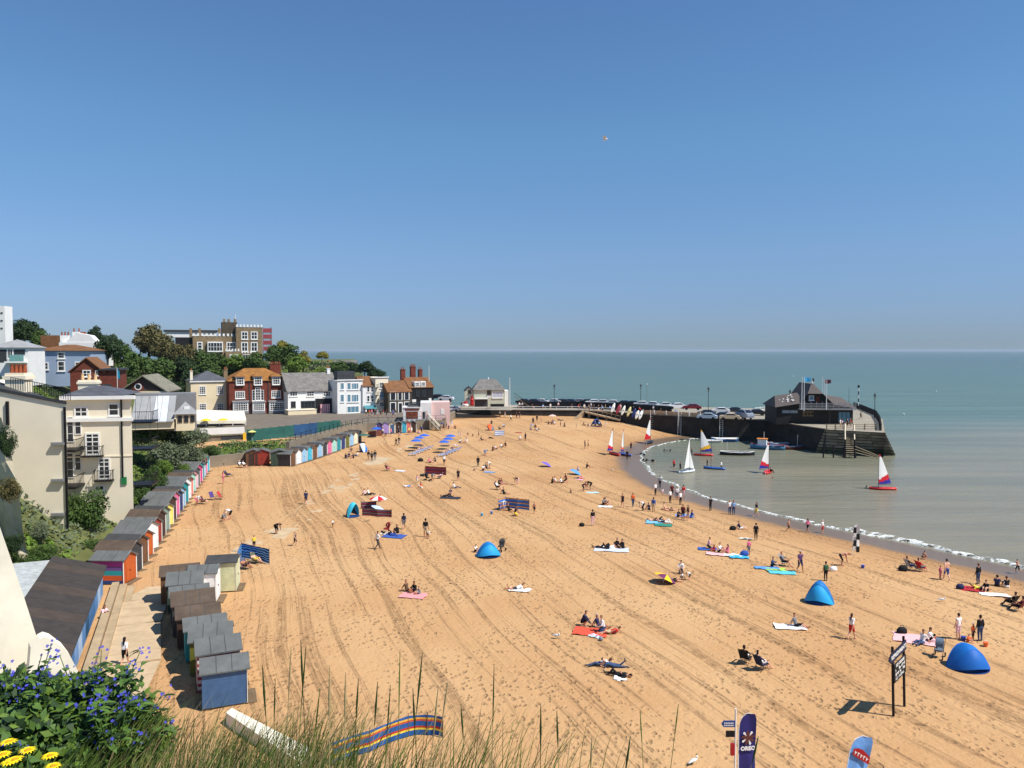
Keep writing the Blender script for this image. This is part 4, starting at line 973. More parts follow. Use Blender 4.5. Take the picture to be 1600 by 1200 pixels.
# ------------------------------------------------------------------ trees
M_leaf = [mat('leaf_dark', (38, 58, 22), 0.7, 0.5, 0.9), mat('leaf_mid', (62, 84, 30), 0.7, 0.45, 0.9), mat('leaf_bright', (88, 112, 36), 0.7, 0.4, 0.9),
          mat('leaf_olive', (92, 86, 48), 0.75, 0.4, 0.9), mat('leaf_yellow', (130, 122, 44), 0.7, 0.35, 0.9), mat('leaf_grey', (96, 106, 78), 0.75, 0.35, 0.9)]
M_bark = mat('bark', (72, 58, 42), 0.9, 0.3, 2, bump=0.5)
def crown_mesh(seed, n=3200, lobes=18, size=0.07, flat=0.8, low=-0.5):
    rg = random.Random(seed); L_ = []
    for _ in range(lobes):
        while True:
            p = Vector((rg.uniform(-1,1), rg.uniform(-1,1), rg.uniform(low,1)))
            if 0.3 < p.length < 0.95: break
        L_.append((Vector((p.x*0.72, p.y*0.72, p.z*0.72*flat)), rg.uniform(0.22, 0.42)))
    mb = MB()
    for i in range(n):
        c, r_ = rg.choice(L_)
        d = Vector((rg.gauss(0,1), rg.gauss(0,1), rg.gauss(0.25,1))).normalized()
        p = c + d * r_ * rg.uniform(0.62, 1.08)
        nrm = (d + Vector((rg.gauss(0,.6), rg.gauss(0,.6), rg.gauss(0.2,.6)))).normalized()
        a = nrm.orthogonal().normalized(); a.rotate(Matrix.Rotation(rg.uniform(0, 6.28), 3, nrm)); b_ = nrm.cross(a)
        s_ = size * rg.uniform(0.6, 1.4)
        mb.add([p - a*s_, p + b_*s_*0.55 - nrm*s_*0.15, p + a*s_, p - b_*s_*0.55 - nrm*s_*0.15], [(0,1,2,3)])
    return mb.mesh('crown', M_leaf[0])
def trunk_mesh(seed, h=1.0):
    rg = random.Random(seed); mb = MB()
    mb.tube([(0,0,-0.6),(0.02,0.01,0.1),(0.03,-0.02,0.55),(0.0,0.03,1.0)],[0.075,0.06,0.05,0.025],7)
    for k in range(6):
        a = rg.uniform(0,6.28); z0 = rg.uniform(0.25,0.7); r_ = rg.uniform(0.35,0.6)
        mb.tube([(0.02,0,z0),(r_*0.5*math.cos(a),r_*0.5*math.sin(a),z0+0.28),(r_*math.cos(a),r_*math.sin(a),z0+0.42)],[0.03,0.02,0.008],5)
    return mb.mesh('trunk', M_bark)
CROWNS = [crown_mesh(i, 3000, 16+2*i, 0.075) for i in range(4)]
CROWN_FINE = [crown_mesh(20+i, 5200, 26, 0.05, 0.85, -0.8) for i in range(2)]
TRUNKS = [trunk_mesh(i) for i in range(3)]
def tree(px, py_base, dist, w_px, h_px, kind, label, name='tree', cat='tree', group=None, fine=False, zbase=None, trunk=True):
    s_ = dist / F; p = at_y(px, py_base, dist); W = w_px * s_ / 2; H = h_px * s_
    t = thing(name, label, cat, p, random.uniform(0, 6.28), group)
    cz = H * 0.58 if trunk else H * 0.5
    c = link('crown', random.choice(CROWN_FINE if fine else CROWNS), t, (0, 0, cz)); k = 1.0
    c.scale = (W*1.05, W*1.05, max(H*0.5, H - cz) * 1.12)
    c.material_slots[0].link = 'OBJECT'; c.material_slots[0].material = M_leaf[kind]
    if trunk:
        u = link('trunk', random.choice(TRUNKS), t, (0, 0, 0)); u.scale = (H*0.55, H*0.55, H*0.62)
    return t
TREES = [(38,548,170,66,46,0,'dark evergreen tree mass on the skyline at far left'),(12,545,168,40,36,0,'dark tree beside the white tower'),(60,556,165,34,40,1,'mid green tree left of the many chimneys'),
 (168,575,150,48,50,0,'dark tree right of the white conservatory'),(192,585,160,44,44,1,'green tree on the slope left of the grey olive tree'),
 (234,575,225,66,64,3,'big grey olive tree on the skyline left of the castle'),(258,585,222,54,58,3,'olive tree just left of the castle wing'),(283,592,215,50,60,3,'olive brown tree under the castle wing'),
 (214,610,150,60,56,1,'bright green tree above the pediment hall'),(200,628,128,40,40,1,'green bush tree between the brick hall and the tile hung house'),(250,618,190,70,66,1,'green tree on the slope above the lead roof'),
 (290,632,196,54,72,0,'dark tree behind the chimney of the cream house'),(270,650,170,48,60,0,'dark tree right of the lead roof'),(312,592,226,50,46,1,'green tree below the castle bay window'),(340,588,228,44,36,1,'green shrub tree below the castle porch'),
 (262,640,178,44,50,0,'dark tree low on the slope behind the hall'),(322,606,215,60,40,1,'green tree behind the cream house roof'),(372,588,226,50,34,2,'bright shrub at the castle entrance'),(400,592,224,44,40,1,'green tree right of the castle porch'),
 (428,578,232,50,36,1,'green tree at the right foot of the castle'),(452,584,226,48,44,1,'green tree behind the brick house chimneys'),(462,592,220,40,36,2,'bright green tree above the grey roof'),(440,562,236,34,28,4,'yellow green tree right of the scaffold'),
 (474,575,240,26,26,4,'yellow green tree on the ridge right of the castle'),(545,590,246,60,24,0,'dark clump of trees on the headland'),(570,592,238,40,26,0,'dark clump of trees low at the headland end'),(528,592,236,36,28,1,'green trees right of the pink house'),
 (503,566,270,26,16,4,'flat topped yellow green tree on the skyline'),(590,597,232,34,20,0,'last dark bush on the headland by the sea'),(150,545,175,30,34,0,'dark tree behind the white chimney house'),(178,560,172,30,36,0,'dark tree right of the white house')]
for i, (px, pb, d, wp, hp, k, lab) in enumerate(TREES): tree(px, pb, d, wp, hp, k, lab, group='trees on the hill')
BUSH = [(136,850,72,76,88,1,'leafy young tree in front of the apartment balconies'),(262,745,104,66,62,5,'grey green shrub mass below the lead roof'),(300,740,112,56,58,5,'grey green shrub left of the terrace wall'),(276,722,116,60,46,0,'dark hedge under the lead roof building'),
 (285,752,104,30,32,2,'round bright green bush, right one of the row'),(258,752,100,36,38,2,'round bright green bush in the middle of the row'),(238,760,96,34,36,1,'round green bush at the left of the row'),(225,775,92,40,34,0,'dark hedge beside the apartment wing'),
 (245,770,92,40,30,1,'hedge behind the teal hut'),(215,790,86,46,30,1,'hedge behind the yellow hut'),(190,800,82,50,30,2,'sunlit hedge with yellow flowers by the wall'),(150,870,68,60,30,1,'green undergrowth behind the dark hut roofs'),
 (110,880,66,60,26,0,'dark undergrowth at the foot of the apartment wall'),(70,880,60,50,34,1,'green scrub below the chalk cliff'),(60,850,62,34,40,5,'grey scrub growing on the chalk cliff'),(40,900,57,46,40,1,'green scrub behind the grey roof'),
 (20,870,56,40,40,0,'dark scrub at the left edge of the bank'),(12,720,56,30,60,0,'dark bush clinging to the chalk cliff top'),(18,790,55,40,50,3,'brown scrub on the chalk cliff face'),(330,722,125,34,30,1,'bush below the terrace wall'),(226,700,106,66,42,1,'leafy shrub under the left end of the lead roof'),(264,696,112,60,36,0,'ivy dark shrub under the right end of the lead roof'),(304,700,118,50,34,5,'grey green shrub beside the white terrace screen')]
for i, (px, pb, d, wp, hp, k, lab) in enumerate(BUSH): tree(px, pb, d, wp, hp, k, lab, name='bush' if i else 'young_tree', cat='bush' if i else 'tree', group=None, fine=True, trunk=(i == 0))
# chalk cliff and cream stair wall at the left edge
def rock(name, label, pts_px, dist, depth, m):
    mb = MB(); rg = random.Random(5); rings = []
    for (xa, xb, yy) in pts_px:
        row = []
        n_ = 9
        for k in range(n_):
            f = k/(n_-1); p = at_y(xa + (xb-xa)*f, yy, dist - 3.0*math.sin(math.pi*f*0.5) + rg.uniform(-0.5,0.5)); row.append((p.x, p.y + depth*(1-f)*0.6, p.z + rg.uniform(-0.25,0.25)))
        rings.append(row)
    mb.loft(rings, caps=False, closed=False); o = mb.build(name, m, smooth=False); tag(o, label, 'cliff'); return o
rock('chalk_cliff', 'pale chalk cliff face with scrub at the left edge', [(-120,2,650),(-120,12,690),(-120,20,720),(-120,24,750),(-120,32,790),(-120,36,830),(-120,44,870),(-120,60,910),(-120,80,960)], 60, 6, mat('chalk', (206, 192, 164), 0.95, 0.22, 0.6, bump=0.8, bscale=2.5))
# ------------------------------------------------------------------ harbour pier
M_deck = mat('pier_deck', (150, 142, 126), 0.9, 0.15, 0.5, bump=0.3, bscale=4)
M_tarwall = mat('tarred_wall', (48, 44, 40), 0.85, 0.55, 0.5, bump=0.6, bscale=2.0)
M_tim = [mat('grey_timber', (132, 120, 98), 0.9, 0.3, 0.9, bump=0.4), mat('weedy_timber', (92, 90, 62), 0.9, 0.35, 0.9, bump=0.4), mat('pale_timber', (158, 142, 116), 0.9, 0.25, 0.9, bump=0.4)]
PZ = 4.5
# inner (beach side) edge, from the shore to the head; z of the deck at each point
IN = [((700, 640.0), 3.6), ((800, 641), 3.6), ((905, 641.5), 3.8), ((960, 644), 4.0), ((1005, 647.5), 4.2), ((1060, 650.5), 4.4), ((1149, 655.5), PZ), ((1204, 657), PZ), ((1245, 664.5), PZ), ((1290, 671), PZ)]
INP = [at(p[0], p[1], z) for p, z in IN]
head_r = at(1382, 676, PZ)          # right corner of the head above the timber apron
OUTP = [Vector((-14, 221, 3.6)), Vector((2, 221, 3.6)), Vector((20, 214.5, 3.8)), Vector((31, 210, 4.0)), Vector((42, 206, 4.2)), Vector((54, 200, 4.4)), Vector((68, 193, PZ)), at(1350, 638.5, PZ), at(1379, 655, PZ), head_r.copy()]
pier = tag(link('pier', None), kind='structure')
dk = MB(); n_ = len(INP)
for a, b, c, d in zip(INP[:-1], INP[1:], OUTP[1:], OUTP[:-1]):
    dk.add([a, b, c, d], [(0, 1, 2, 3)])
dk.build('deck', M_deck, pier)
wl = MB()
for a, b in zip(INP[:-1], INP[1:]):
    wl.add([(a.x,a.y,a.z-0.004),(b.x,b.y,b.z-0.004),(b.x-0.25,b.y-0.5,-2.5),(a.x-0.25,a.y-0.5,-2.5)],[(0,3,2,1)])
wl.build('inner_wall', M_tarwall, pier)
wl = MB()
for a, b in zip(OUTP[:-1], OUTP[1:]): wl.add([(a.x,a.y,a.z-0.004),(b.x,b.y,b.z-0.004),(b.x,b.y+0.3,-2.5),(a.x,a.y+0.3,-2.5)],[(0,1,2,3)])
wl.build('outer_wall', M_tarwall, pier)
# coping stones along the quay edge
for a, b in zip(INP[1:-1], INP[2:]):
    L_ = (b-a); k = max(1, int(L_.length/2.6)); dv = L_.normalized(); nn = Vector((-dv.y, dv.x, 0))
    for i in range(k):
        p = a + L_*(i/k) + dv*0.03; q = a + L_*((i+1)/k) - dv*0.03
        MB().add([p-nn*0.12, q-nn*0.12, q+nn*0.5, p+nn*0.5] + [v+Vector((0,0,0.14)) for v in (p-nn*0.12, q-nn*0.12, q+nn*0.5, p+nn*0.5)], [(4,5,6,7),(0,1,5,4),(1,2,6,5),(2,3,7,6),(3,0,4,7)]).build('coping_stone', M_conc2, pier)
# low concrete parapet panels between white posts (from the board rack to the slipway end)
t = thing('quay_parapet', 'grey panelled parapet with white posts along the quay edge', 'parapet')
def seg_pts(P, step):
    out = []
    for a, b in zip(P[:-1], P[1:]):
        k = max(1, round((b-a).length/step)); out += [a.lerp(b, i/k) for i in range(k)]
    return out + [P[-1]]
pts = seg_pts(INP[4:7], 2.9)
for a, b in zip(pts[:-1], pts[1:]):
    dv = (b-a).normalized(); nn = Vector((-dv.y, dv.x, 0)); p = a+nn*0.15+dv*0.12; q = b+nn*0.15-dv*0.12
    MB().add([p, q, q+nn*0.12, p+nn*0.12] + [v+Vector((0,0,1.0)) for v in (p, q, q+nn*0.12, p+nn*0.12)], [(4,5,6,7),(0,1,5,4),(1,2,6,5),(2,3,7,6),(3,0,4,7)]).build('panel', M_conc, t)
    MB().box(a.x-0.09, a.y+0.02, a.z, a.x+0.09, a.y+0.22, a.z+1.15).build('post', M_white, t)
# white railing along the older quay in front of the boat house
t = thing('quay_railing', 'long white two bar railing on the quay in front of the boat house', 'railing')
pts = seg_pts(INP[0:4], 3.2)
for p in pts: MB().box(p.x-0.05, p.y+0.2, p.z, p.x+0.05, p.y+0.3, p.z+1.05).build('post', M_white, t)
for z_ in (0.5, 0.98):
    MB().tube([(p.x, p.y+0.25, p.z+z_) for p in pts], 0.05, 5).build('rail', M_white, t)
# black timber screen wall with people sitting in front of it
SCR = [Vector((10.5, 203.5, 3.75)), Vector((25, 199.5, 4.0)), Vector((36.5, 192.5, 4.3)), Vector((40.5, 187.5, 4.4))]
SCR = [at(812, 640.5, 3.7), at(905, 640.8, 3.85), at(985, 644.5, 4.1), at(1059, 650, 4.4)]
SCR = [v + Vector((0, 6.5, 0)) for v in SCR]
t = thing('screen_wall', 'long black tarred timber screen wall along the pier', 'wall')
pts = seg_pts(SCR, 4.0)
for a, b in zip(pts[:-1], pts[1:]):
    MB().add([a, b, b+Vector((0,0.3,0)), a+Vector((0,0.3,0))] + [v+Vector((0,0,1.75)) for v in (a, b, b+Vector((0,0.3,0)), a+Vector((0,0.3,0)))], [(4,5,6,7),(0,1,5,4),(1,2,6,5),(2,3,7,6),(3,0,4,7)]).build('bay', M_black, t)
mb = MB()
for a, b in zip(SCR[:-1], SCR[1:]): mb.add([a+Vector((0,0.31,0.9)), b+Vector((0,0.31,0.9)), b+Vector((0,9,0.9)), a+Vector((0,9,0.9))], [(0,1,2,3)])
mb.build('car_deck', mat('asphalt', (84, 84, 84), 0.9, 0.15, 0.6), pier)
# ladders on the wall
for i, px in enumerate((1018, 1062, 1128)):
    f = {1018: (0.25, 4), 1062: (0.02, 5), 1128: (0.76, 5)}[px]; a = INP[f[1]].lerp(INP[f[1]+1], f[0])
    t = thing('quay_ladder', ['white ladder on the harbour wall nearest the leaning boards', 'white ladder in the middle of the harbour wall', 'white ladder on the harbour wall above the blue boat'][i], 'ladder', a)
    for s_ in (-0.35, 0.35): MB().tube([(s_, -0.2, 1.2), (s_, -0.25, 0.2), (s_-0.15, -0.65, -4.2)], 0.05, 6).build('stile', M_white, t)
    for k in range(9): MB().tube([(-0.35-0.02*k, -0.27-0.045*k, 0.1-k*0.45), (0.35-0.02*k, -0.27-0.045*k, 0.1-k*0.45)], 0.03, 5).build('rung', M_white, t)
# ------------------------------------------------------------------ pier head: timber apron, stairs, harbour house
A = at(1275, 707.5, 0.0); Bq = at(1399, 712, 0.0); At = INP[-1]; Bt = head_r
apron = thing('timber_apron', 'stepped horizontal timber apron round the end of the pier', 'timber apron', (0, 0, 0))
NT = 8
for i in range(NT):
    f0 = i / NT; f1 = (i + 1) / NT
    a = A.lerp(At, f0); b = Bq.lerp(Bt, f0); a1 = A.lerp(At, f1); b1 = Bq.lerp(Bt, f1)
    k = 4
    for j in range(k):
        g0 = j/k; g1 = (j+1)/k; p = a.lerp(b, g0); q = a.lerp(b, g1); p.x += 0.02; q.x -= 0.02
        zz = p.z + (f1-f0)*PZ*0.78; y1 = a1.lerp(b1, (g0+g1)/2).y + 0.9
        MB().add([(p.x,p.y,p.z),(q.x,q.y,q.z),(q.x,y1,q.z),(p.x,y1,p.z),(p.x,p.y+0.06,zz),(q.x,q.y+0.06,zz),(q.x,y1,zz),(p.x,y1,zz)],[(4,5,6,7),(0,1,5,4),(1,2,6,5),(3,0,4,7),(2,3,7,6)]).build('timber', M_tim[1 if i < 2 else (0 if (i+j) % 3 else 2)], apron)
    MB().add([(a.x,a.y+0.02,p.z+(f1-f0)*PZ*0.78),(b.x,b.y+0.02,p.z+(f1-f0)*PZ*0.78),(b1.x,b1.y+0.03,b1.z),(a1.x,a1.y+0.03,a1.z)],[(0,1,2,3)]).build('gap_shade_strip', M_black, apron)  # black strip stands in for the shade in the gap between tiers
# side of the apron towards the open sea
for i in range(NT):
    f0 = i/NT; f1 = (i+1)/NT; p = Bq.lerp(Bt, f0); q = Bq.lerp(Bt, f1)
    back = at(1379, 655, PZ) + Vector((0.05, 0, 0))
    MB().add([(p.x,p.y,p.z),(back.x+0.6*(1-f0),back.y,p.z),(back.x+0.6*(1-f0)-0.15,back.y,q.z-0.04),(p.x-0.15,p.y+0.1,q.z-0.04)],[(0,1,2,3)]).build('side_timber', M_tim[1 if i < 3 else 0], apron)
# stairs in the middle of the apron
c0 = at(1322, 714, 0.0); c1 = at(1327, 671.5, PZ)
st = thing('pier_stairs', 'wooden stairs with pale handrails down the pier end to the water', 'stairs', (0, 0, 0))
for i in range(16):
    f = i/15; p = c0.lerp(c1, f) + Vector((0, -1.4*(1-f)-0.15, 0))
    MB().box(p.x-0.75, p.y-0.16, p.z-0.06, p.x+0.75, p.y+0.16, p.z).build('tread', M_tim[2], st)
for s_ in (-0.85, 0.85):
    a = c0 + Vector((s_, -1.6, 0.9)); b = c1 + Vector((s_, -0.1, 1.15))
    m_ = a.lerp(b, 0.42)
    MB().tube([m_, b], 0.11, 6).build('handrail', mat('pale_rail', (222, 206, 180), 0.7), st)
    MB().tube([a - Vector((0,0,2.5)), a + Vector((0,0,0.6))], 0.14, 6).build('pile', M_black, st)
    MB().tube([m_ - Vector((0,0,4.0)), m_ + Vector((0,0,0.2))], 0.13, 6).build('pile', M_black, st)
for k, (xa, xb) in enumerate(((-4.6, -1.0), (1.0, 1.2))):
    for j in range(3):
        p = c0 + Vector((xa + (xb-xa)*j/2, -1.2, 0)); MB().tube([p - Vector((0,0,2)), p + Vector((0,0,2.6-0.3*j))], 0.13, 6).build('pile', M_black, st)
for j in range(3): MB().tube([c0 + Vector((1.0, -1.3, 2.1-0.55*j)), c0 + Vector((5.0, -2.0, 0.45-0.2*j))], 0.07, 6).build('side_rail', M_tim[2], st)
# harbour house
M_hr = mat('dark_shingle', (90, 82, 78), 0.8, 0.15, 1.0, bump=0.3)
M_hw = boards('tarred_boards', (40, 36, 34), 0.22, 'z', 0.75)
b = Bld('harbour_house', 'black tarred harbour house with steep gable and balcony on the pier head', 'harbour house', 1274, 663, 154, -4)
r = b.rect(1213, 636, 1333, 663); b.wall(r, 9, M_hw)
zt = r[3]
lw = b.rect(1210, 621, 1250, 637); rw = b.rect(1296, 619, 1336, 638)
apx, apz = b.L(1272, 600); exl = b.L(1248, 623); exr = b.L(1300, 628)
# low side roofs
MB().add([(lw[0],-0.6,zt-0.1),(exl[0]+1,-0.6,zt+0.85),(exl[0]+1,4.5,zt+2.6),(lw[0]+1.2,4.5,zt+2.0),(lw[0],9.6,zt-0.1),(exl[0]+1,9.6,zt+0.85)],[(0,1,2,3),(3,2,5,4),(0,3,4),(0,4,5,1)]).build('roof', M_hr, b.t)
MB().add([(exr[0]-1,-0.6,zt+0.75),(rw[2]+0.3,-0.6,zt-0.3),(rw[2]-1.0,4.5,zt+1.6),(exr[0]-1,4.5,zt+2.4),(rw[2]+0.3,9.6,zt-0.3),(exr[0]-1,9.6,zt+0.75)],[(0,1,2,3),(3,2,4,5),(1,4,2),(0,5,4,1)]).build('roof', M_hr, b.t)
MB().add([(r[0],-0.01,zt-0.02),(r[2],-0.01,zt-0.02),(exr[0]-0.5,-0.01,zt+0.8),(exl[0]+0.5,-0.01,zt+0.85)],[(0,1,2,3)]).build('gable_infill', M_hw, b.t)
# steep central gable with a small hipped hood
gx0, gx1 = exl[0]-0.3, exr[0]+0.3
mb = MB(); hw = (gx1-gx0)/2
mb.add([(gx0,-0.9,zt+0.3),(gx0,9,zt+0.3),(apx-0.25,9,apz),(apx-0.25,1.0,apz),(apx-1.5,-0.9,apz-1.9)],[(0,4,3,2,1)])
mb.add([(gx1,-0.9,zt+0.3),(gx1,9,zt+0.3),(apx+0.25,9,apz),(apx+0.25,1.0,apz),(apx+1.5,-0.9,apz-1.9)],[(0,1,2,3,4)])
mb.add([(apx-1.5,-0.9,apz-1.9),(apx+1.5,-0.9,apz-1.9),(apx+0.25,1.0,apz),(apx-0.25,1.0,apz)],[(0,1,2,3)])
mb.add([(apx-0.25,1.0,apz),(apx+0.25,1.0,apz),(apx+0.25,9,apz),(apx-0.25,9,apz)],[(0,1,2,3)])
mb.build('gable_roof', M_hr, b.t)
MB().add([(gx0+0.5,0.1,zt+0.3),(gx1-0.5,0.1,zt+0.3),(apx+1.4,0.1,apz-1.9),(apx-1.4,0.1,apz-1.9)],[(0,1,2,3)]).build('gable_wall', M_hw, b.t)
b.win(b.rect(1264,618,1272,625.5), 1, 1, M_white, M_bluegl, y=0.1); b.panel(b.rect(1275,620,1281,628), M_brick, 'hatch', 0.1, 0.05)
# balcony
ba = b.rect(1246, 627.5, 1333, 637.5); bb = MB()
bb.box(ba[0],-1.6,ba[1]-0.25,ba[2],0,ba[1]-0.1)
for i in range(11): x = ba[0]+(ba[2]-ba[0])*i/10; bb.box(x-0.05,-1.58,ba[1]-0.1,x+0.05,-1.5,ba[3])
for i in range(4): bb.box(ba[0],-1.6,ba[1]+0.05+i*0.3,ba[2],-1.54,ba[1]+0.17+i*0.3)
bb.build('balcony', M_greyp, b.t)
for x in (b.L(1292.5,650)[0],): MB().box(x-0.1,-1.55,r[1],x+0.1,-1.35,ba[3]).build('balcony_post', M_black, b.t)
d = b.rect(1254,642.5,1271,650.5); b.panel(d, M_wood, 'carved_panel', 0, 0.06)
for i in range(3): x = d[0]+0.5+i*0.6; MB().box(x,-0.09,d[1]+0.25,x+0.35,-0.06,d[1]+0.75).build('carved_letter', M_black, b.t)
b.win(b.rect(1221,640,1247.5,646.5), 2, 1, M_dgrey, mat('light_glass', (150, 160, 165), 0.1, 0.1), sill=False)
b.win(b.rect(1309,643,1329,661), 3, 1, M_dgrey, M_bluegl, sill=False)
gl = MB()
rg = random.Random(4)
for i in range(18):
    x, z = b.L(1228+rg.uniform(0,20), 0)[0], 0
for i in range(16):
    f = rg.random(); x = lw[0]+1.5+(exl[0]-lw[0]-2)*f; y = rg.uniform(0.5,3.5); z = zt-0.1+0.95*f*0.9+(y+0.6)/5.1*1.85
    gl.lathe([(0.05,0),(0.16,0.1),(0.1,0.25),(0.02,0.3)],6,(x,y,z))
gl.build('gulls_on_roof', M_white, b.t)['kind'] = 'stuff'
MB().lathe([(0.02,0),(0.2,0.1),(0.12,0.35),(0.02,0.5)],8,(apx,1.0,apz)).build('finial', M_white, b.t)
MB().tube([(apx+1.4,5,apz-1.2),(apx+1.4,5,apz+0.6)],0.12,6).lathe([(0.1,0),(0.28,0.1),(0.06,0.4)],6,(apx+1.4,5,apz+0.6)).build('lantern', M_black, b.t)
# flagpoles
def flagpole(px, py0, py1, dist, flag, label, fm=None):
    p = at_y(px, py0, dist); h = (py0-py1)*dist/F
    t = thing('flagpole', label, 'flagpole', p)
    MB().tube([(0,0,0),(0,0,h)],[0.09,0.05],8).build('pole', M_white, t)
    if flag: MB().add([(0.06,0,h-0.05),(0.06,0,h-0.95),(0.6,0.12,h-1.0),(1.25,-0.05,h-0.85),(1.3,-0.02,h-0.2),(0.6,0.1,h-0.1)],[(0,1,2,5),(5,2,3,4)]).build('flag', fm, t)
    return t
flagpole(1252.5, 640, 589, 151, False, 'plain white flagpole left of the harbour house gable'); flagpole(1256, 642, 588.5, 150, True, 'white flagpole flying a light blue flag before the harbour house', mat('sky_flag', (70, 160, 205), 0.8, 0.1))
flagpole(1284.5, 640, 589, 158, False, 'thick white flagpole rising behind the harbour house'); flagpole(1288, 640, 592, 158, True, 'white flagpole with a small furled dark red flag', mat('dark_flag', (90, 40, 50), 0.8)); flagpole(1291, 640, 592, 150, False, 'thin white flagpole right of the harbour house gable')
def lamp_post(p, h, label):
    t = thing('lamp_post', label, 'lamp post', p, 0, 'lamp posts along the pier')
    MB().tube([(0,0,0),(0,0,0.9),(0,0,1.0),(0,0,h-0.7)],[0.12,0.11,0.07,0.05],8).build('post', M_metal, t)
    MB().tube([(-0.35,0,h-0.85),(0.35,0,h-0.85)],0.03,5).build('ladder_bar', M_metal, t)
    MB().lathe([(0.1,0),(0.25,0.5),(0.27,0.55)],6,(0,0,h-0.7)).build('lantern', mat('lantern_glass',(120,125,120),0.1), t); MB().lathe([(0.3,0),(0.14,0.25),(0.05,0.3),(0.03,0.5)],6,(0,0,h-0.15)).build('lantern_roof', M_metal, t)
lamp_post(at_y(866, 637, 207), 6.0, 'black lamp post behind the screen wall nearest the boat house')
lamp_post(at_y(1001, 640, 200), 6.4, 'black lamp post behind the screen wall by the boards'); lamp_post(at_y(1106.5, 654, 176), 7.0, 'black lamp post among the cars with a gull on top')
lamp_post(at_y(1234, 640, 170), 4.2, 'black lamp post behind the harbour house roof'); lamp_post(at_y(1366.5, 653, 150), 4.6, 'black lamp post on the right railing of the pier head')
t = thing('lamp_mast', 'thin pale lamp mast beside the black lamp post', 'lamp mast', at_y(1010.5, 640, 199)); MB().tube([(0,0,0),(0,0,6.5)],0.05,6).build('pole', M_greyp, t); MB().lathe([(0.02,0),(0.16,0.1),(0.05,0.25)],8,(0,0,6.5)).build('lamp_head', M_white, t)
t = thing('beacon_mast', 'black and white banded beacon mast on the pier head', 'beacon', at_y(1341, 639, 156))
for i in range(6): MB().tube([(0,0,i*0.72),(0,0,(i+1)*0.72-0.002)],0.1 if i else 0.2,8).build('band', M_white if i % 2 else M_black, t)
MB().lathe([(0.05,0),(0.22,0.1),(0.22,0.45),(0.02,0.6)],8,(0,0,4.3)).build('beacon_lamp', M_metal, t)
t = thing('radio_mast', 'thin radio mast behind the right roof of the harbour house', 'mast', at_y(1326, 640, 157)); MB().tube([(0,0,0),(0,0,4.6)],[0.05,0.02],5).build('pole', M_metal, t)
# timber railings round the head
def rail_run(P, label, posts=2.0, m=None, h=1.15, bars=3, name='timber_railing', th=0.09):
    t = thing(name, label, 'railing'); pts = seg_pts(P, posts); m = m or M_tim[0]
    for p in pts: MB().box(p.x-th, p.y-th, p.z, p.x+th, p.y+th, p.z+h).build('post', m, t)
    for k in range(bars):
        z_ = h*(k+0.7)/bars
        for a, b_ in zip(pts[:-1], pts[1:]):
            MB().tube([a+Vector((0,0,z_)), b_+Vector((0,0,z_))], th*0.65, 4).build('bar', m, t)
    return t
rail_run([at(1291.5, 672, PZ), at(1319, 671.7, PZ)], 'dark timber railing left of the pier stairs'); rail_run([at(1334, 671.8, PZ), at(1368, 671.6, PZ)], 'dark timber railing right of the pier stairs')
rail_run([at(1376, 673, PZ), at(1374, 660, PZ), at(1368, 650, PZ), at(1345, 640, PZ), at(1334, 636.5, PZ)], 'heavy dark timber railing curving round the seaward side of the pier head', 1.4, M_black, 1.3, 4, th=0.13)
rail_run([at(1180, 643.5, PZ), at(1210, 640.5, PZ)], 'white railing on the pier left of the harbour house', 2.0, M_white, 1.1, 2, th=0.07)
# ------------------------------------------------------------------ slipway bridge, steps, boards
sl0 = on_sand(966, 655.5); e0 = at(912, 641.5, 3.85); e1 = at(966, 654.0, gz(sl0.x, sl0.y)+0.6)
e0 += Vector((0, -3.5, 0)); e1 += Vector((0, -3.5, 0))
t = thing('slipway_bridge', 'concrete slipway bridge sloping from the quay down to the sand', 'slipway', (0, 0, 0))
pts = [e0.lerp(e1, i/8) for i in range(9)]
for a, b_ in zip(pts[:-1], pts[1:]):
    MB().add([a+Vector((0,-0.2,0)), b_+Vector((0,-0.2,0)), b_+Vector((0,3.2,0)), a+Vector((0,3.2,0))] + [v+Vector((0,0,-0.35)) for v in (a+Vector((0,-0.2,0)), b_+Vector((0,-0.2,0)), b_+Vector((0,3.2,0)), a+Vector((0,3.2,0)))], [(0,1,2,3),(4,7,6,5),(0,4,5,1),(2,6,7,3)]).build('deck_slab', M_conc, t)
for i, p in enumerate(pts):
    MB().box(p.x-0.06, p.y-0.18, p.z, p.x+0.06, p.y-0.06, p.z+0.95).build('rail_post', M_conc2, t)
    if i in (1, 3, 5): MB().box(p.x-0.25, p.y+0.1, 1.0, p.x+0.25, p.y+0.6, p.z-0.352).build('pier_leg', M_conc2, t)
MB().tube([p+Vector((0,-0.12,0.95)) for p in pts], 0.06, 5).build('handrail', M_conc, t)
MB().add([pts[0]+Vector((0,2.5,-0.36)), pts[-1]+Vector((0,2.5,-0.36)), pts[-1]+Vector((0,2.5,-2.5)), pts[0]+Vector((0,2.5,-2.5))],[(0,1,2,3)]).build('back_wall', M_black, t)
s0 = on_sand(898, 654.5); s1 = at(911, 642.5, 3.8)
t = thing('quay_steps', 'pale concrete steps from the sand up to the slipway bridge', 'steps', (0, 0, 0))
for i in range(10):
    f = i/9; p = s0.lerp(s1, f); MB().box(p.x-0.25, p.y-1.0, 0.8, p.x+0.28, p.y+0.6, p.z+0.05).build('step', M_conc, t)
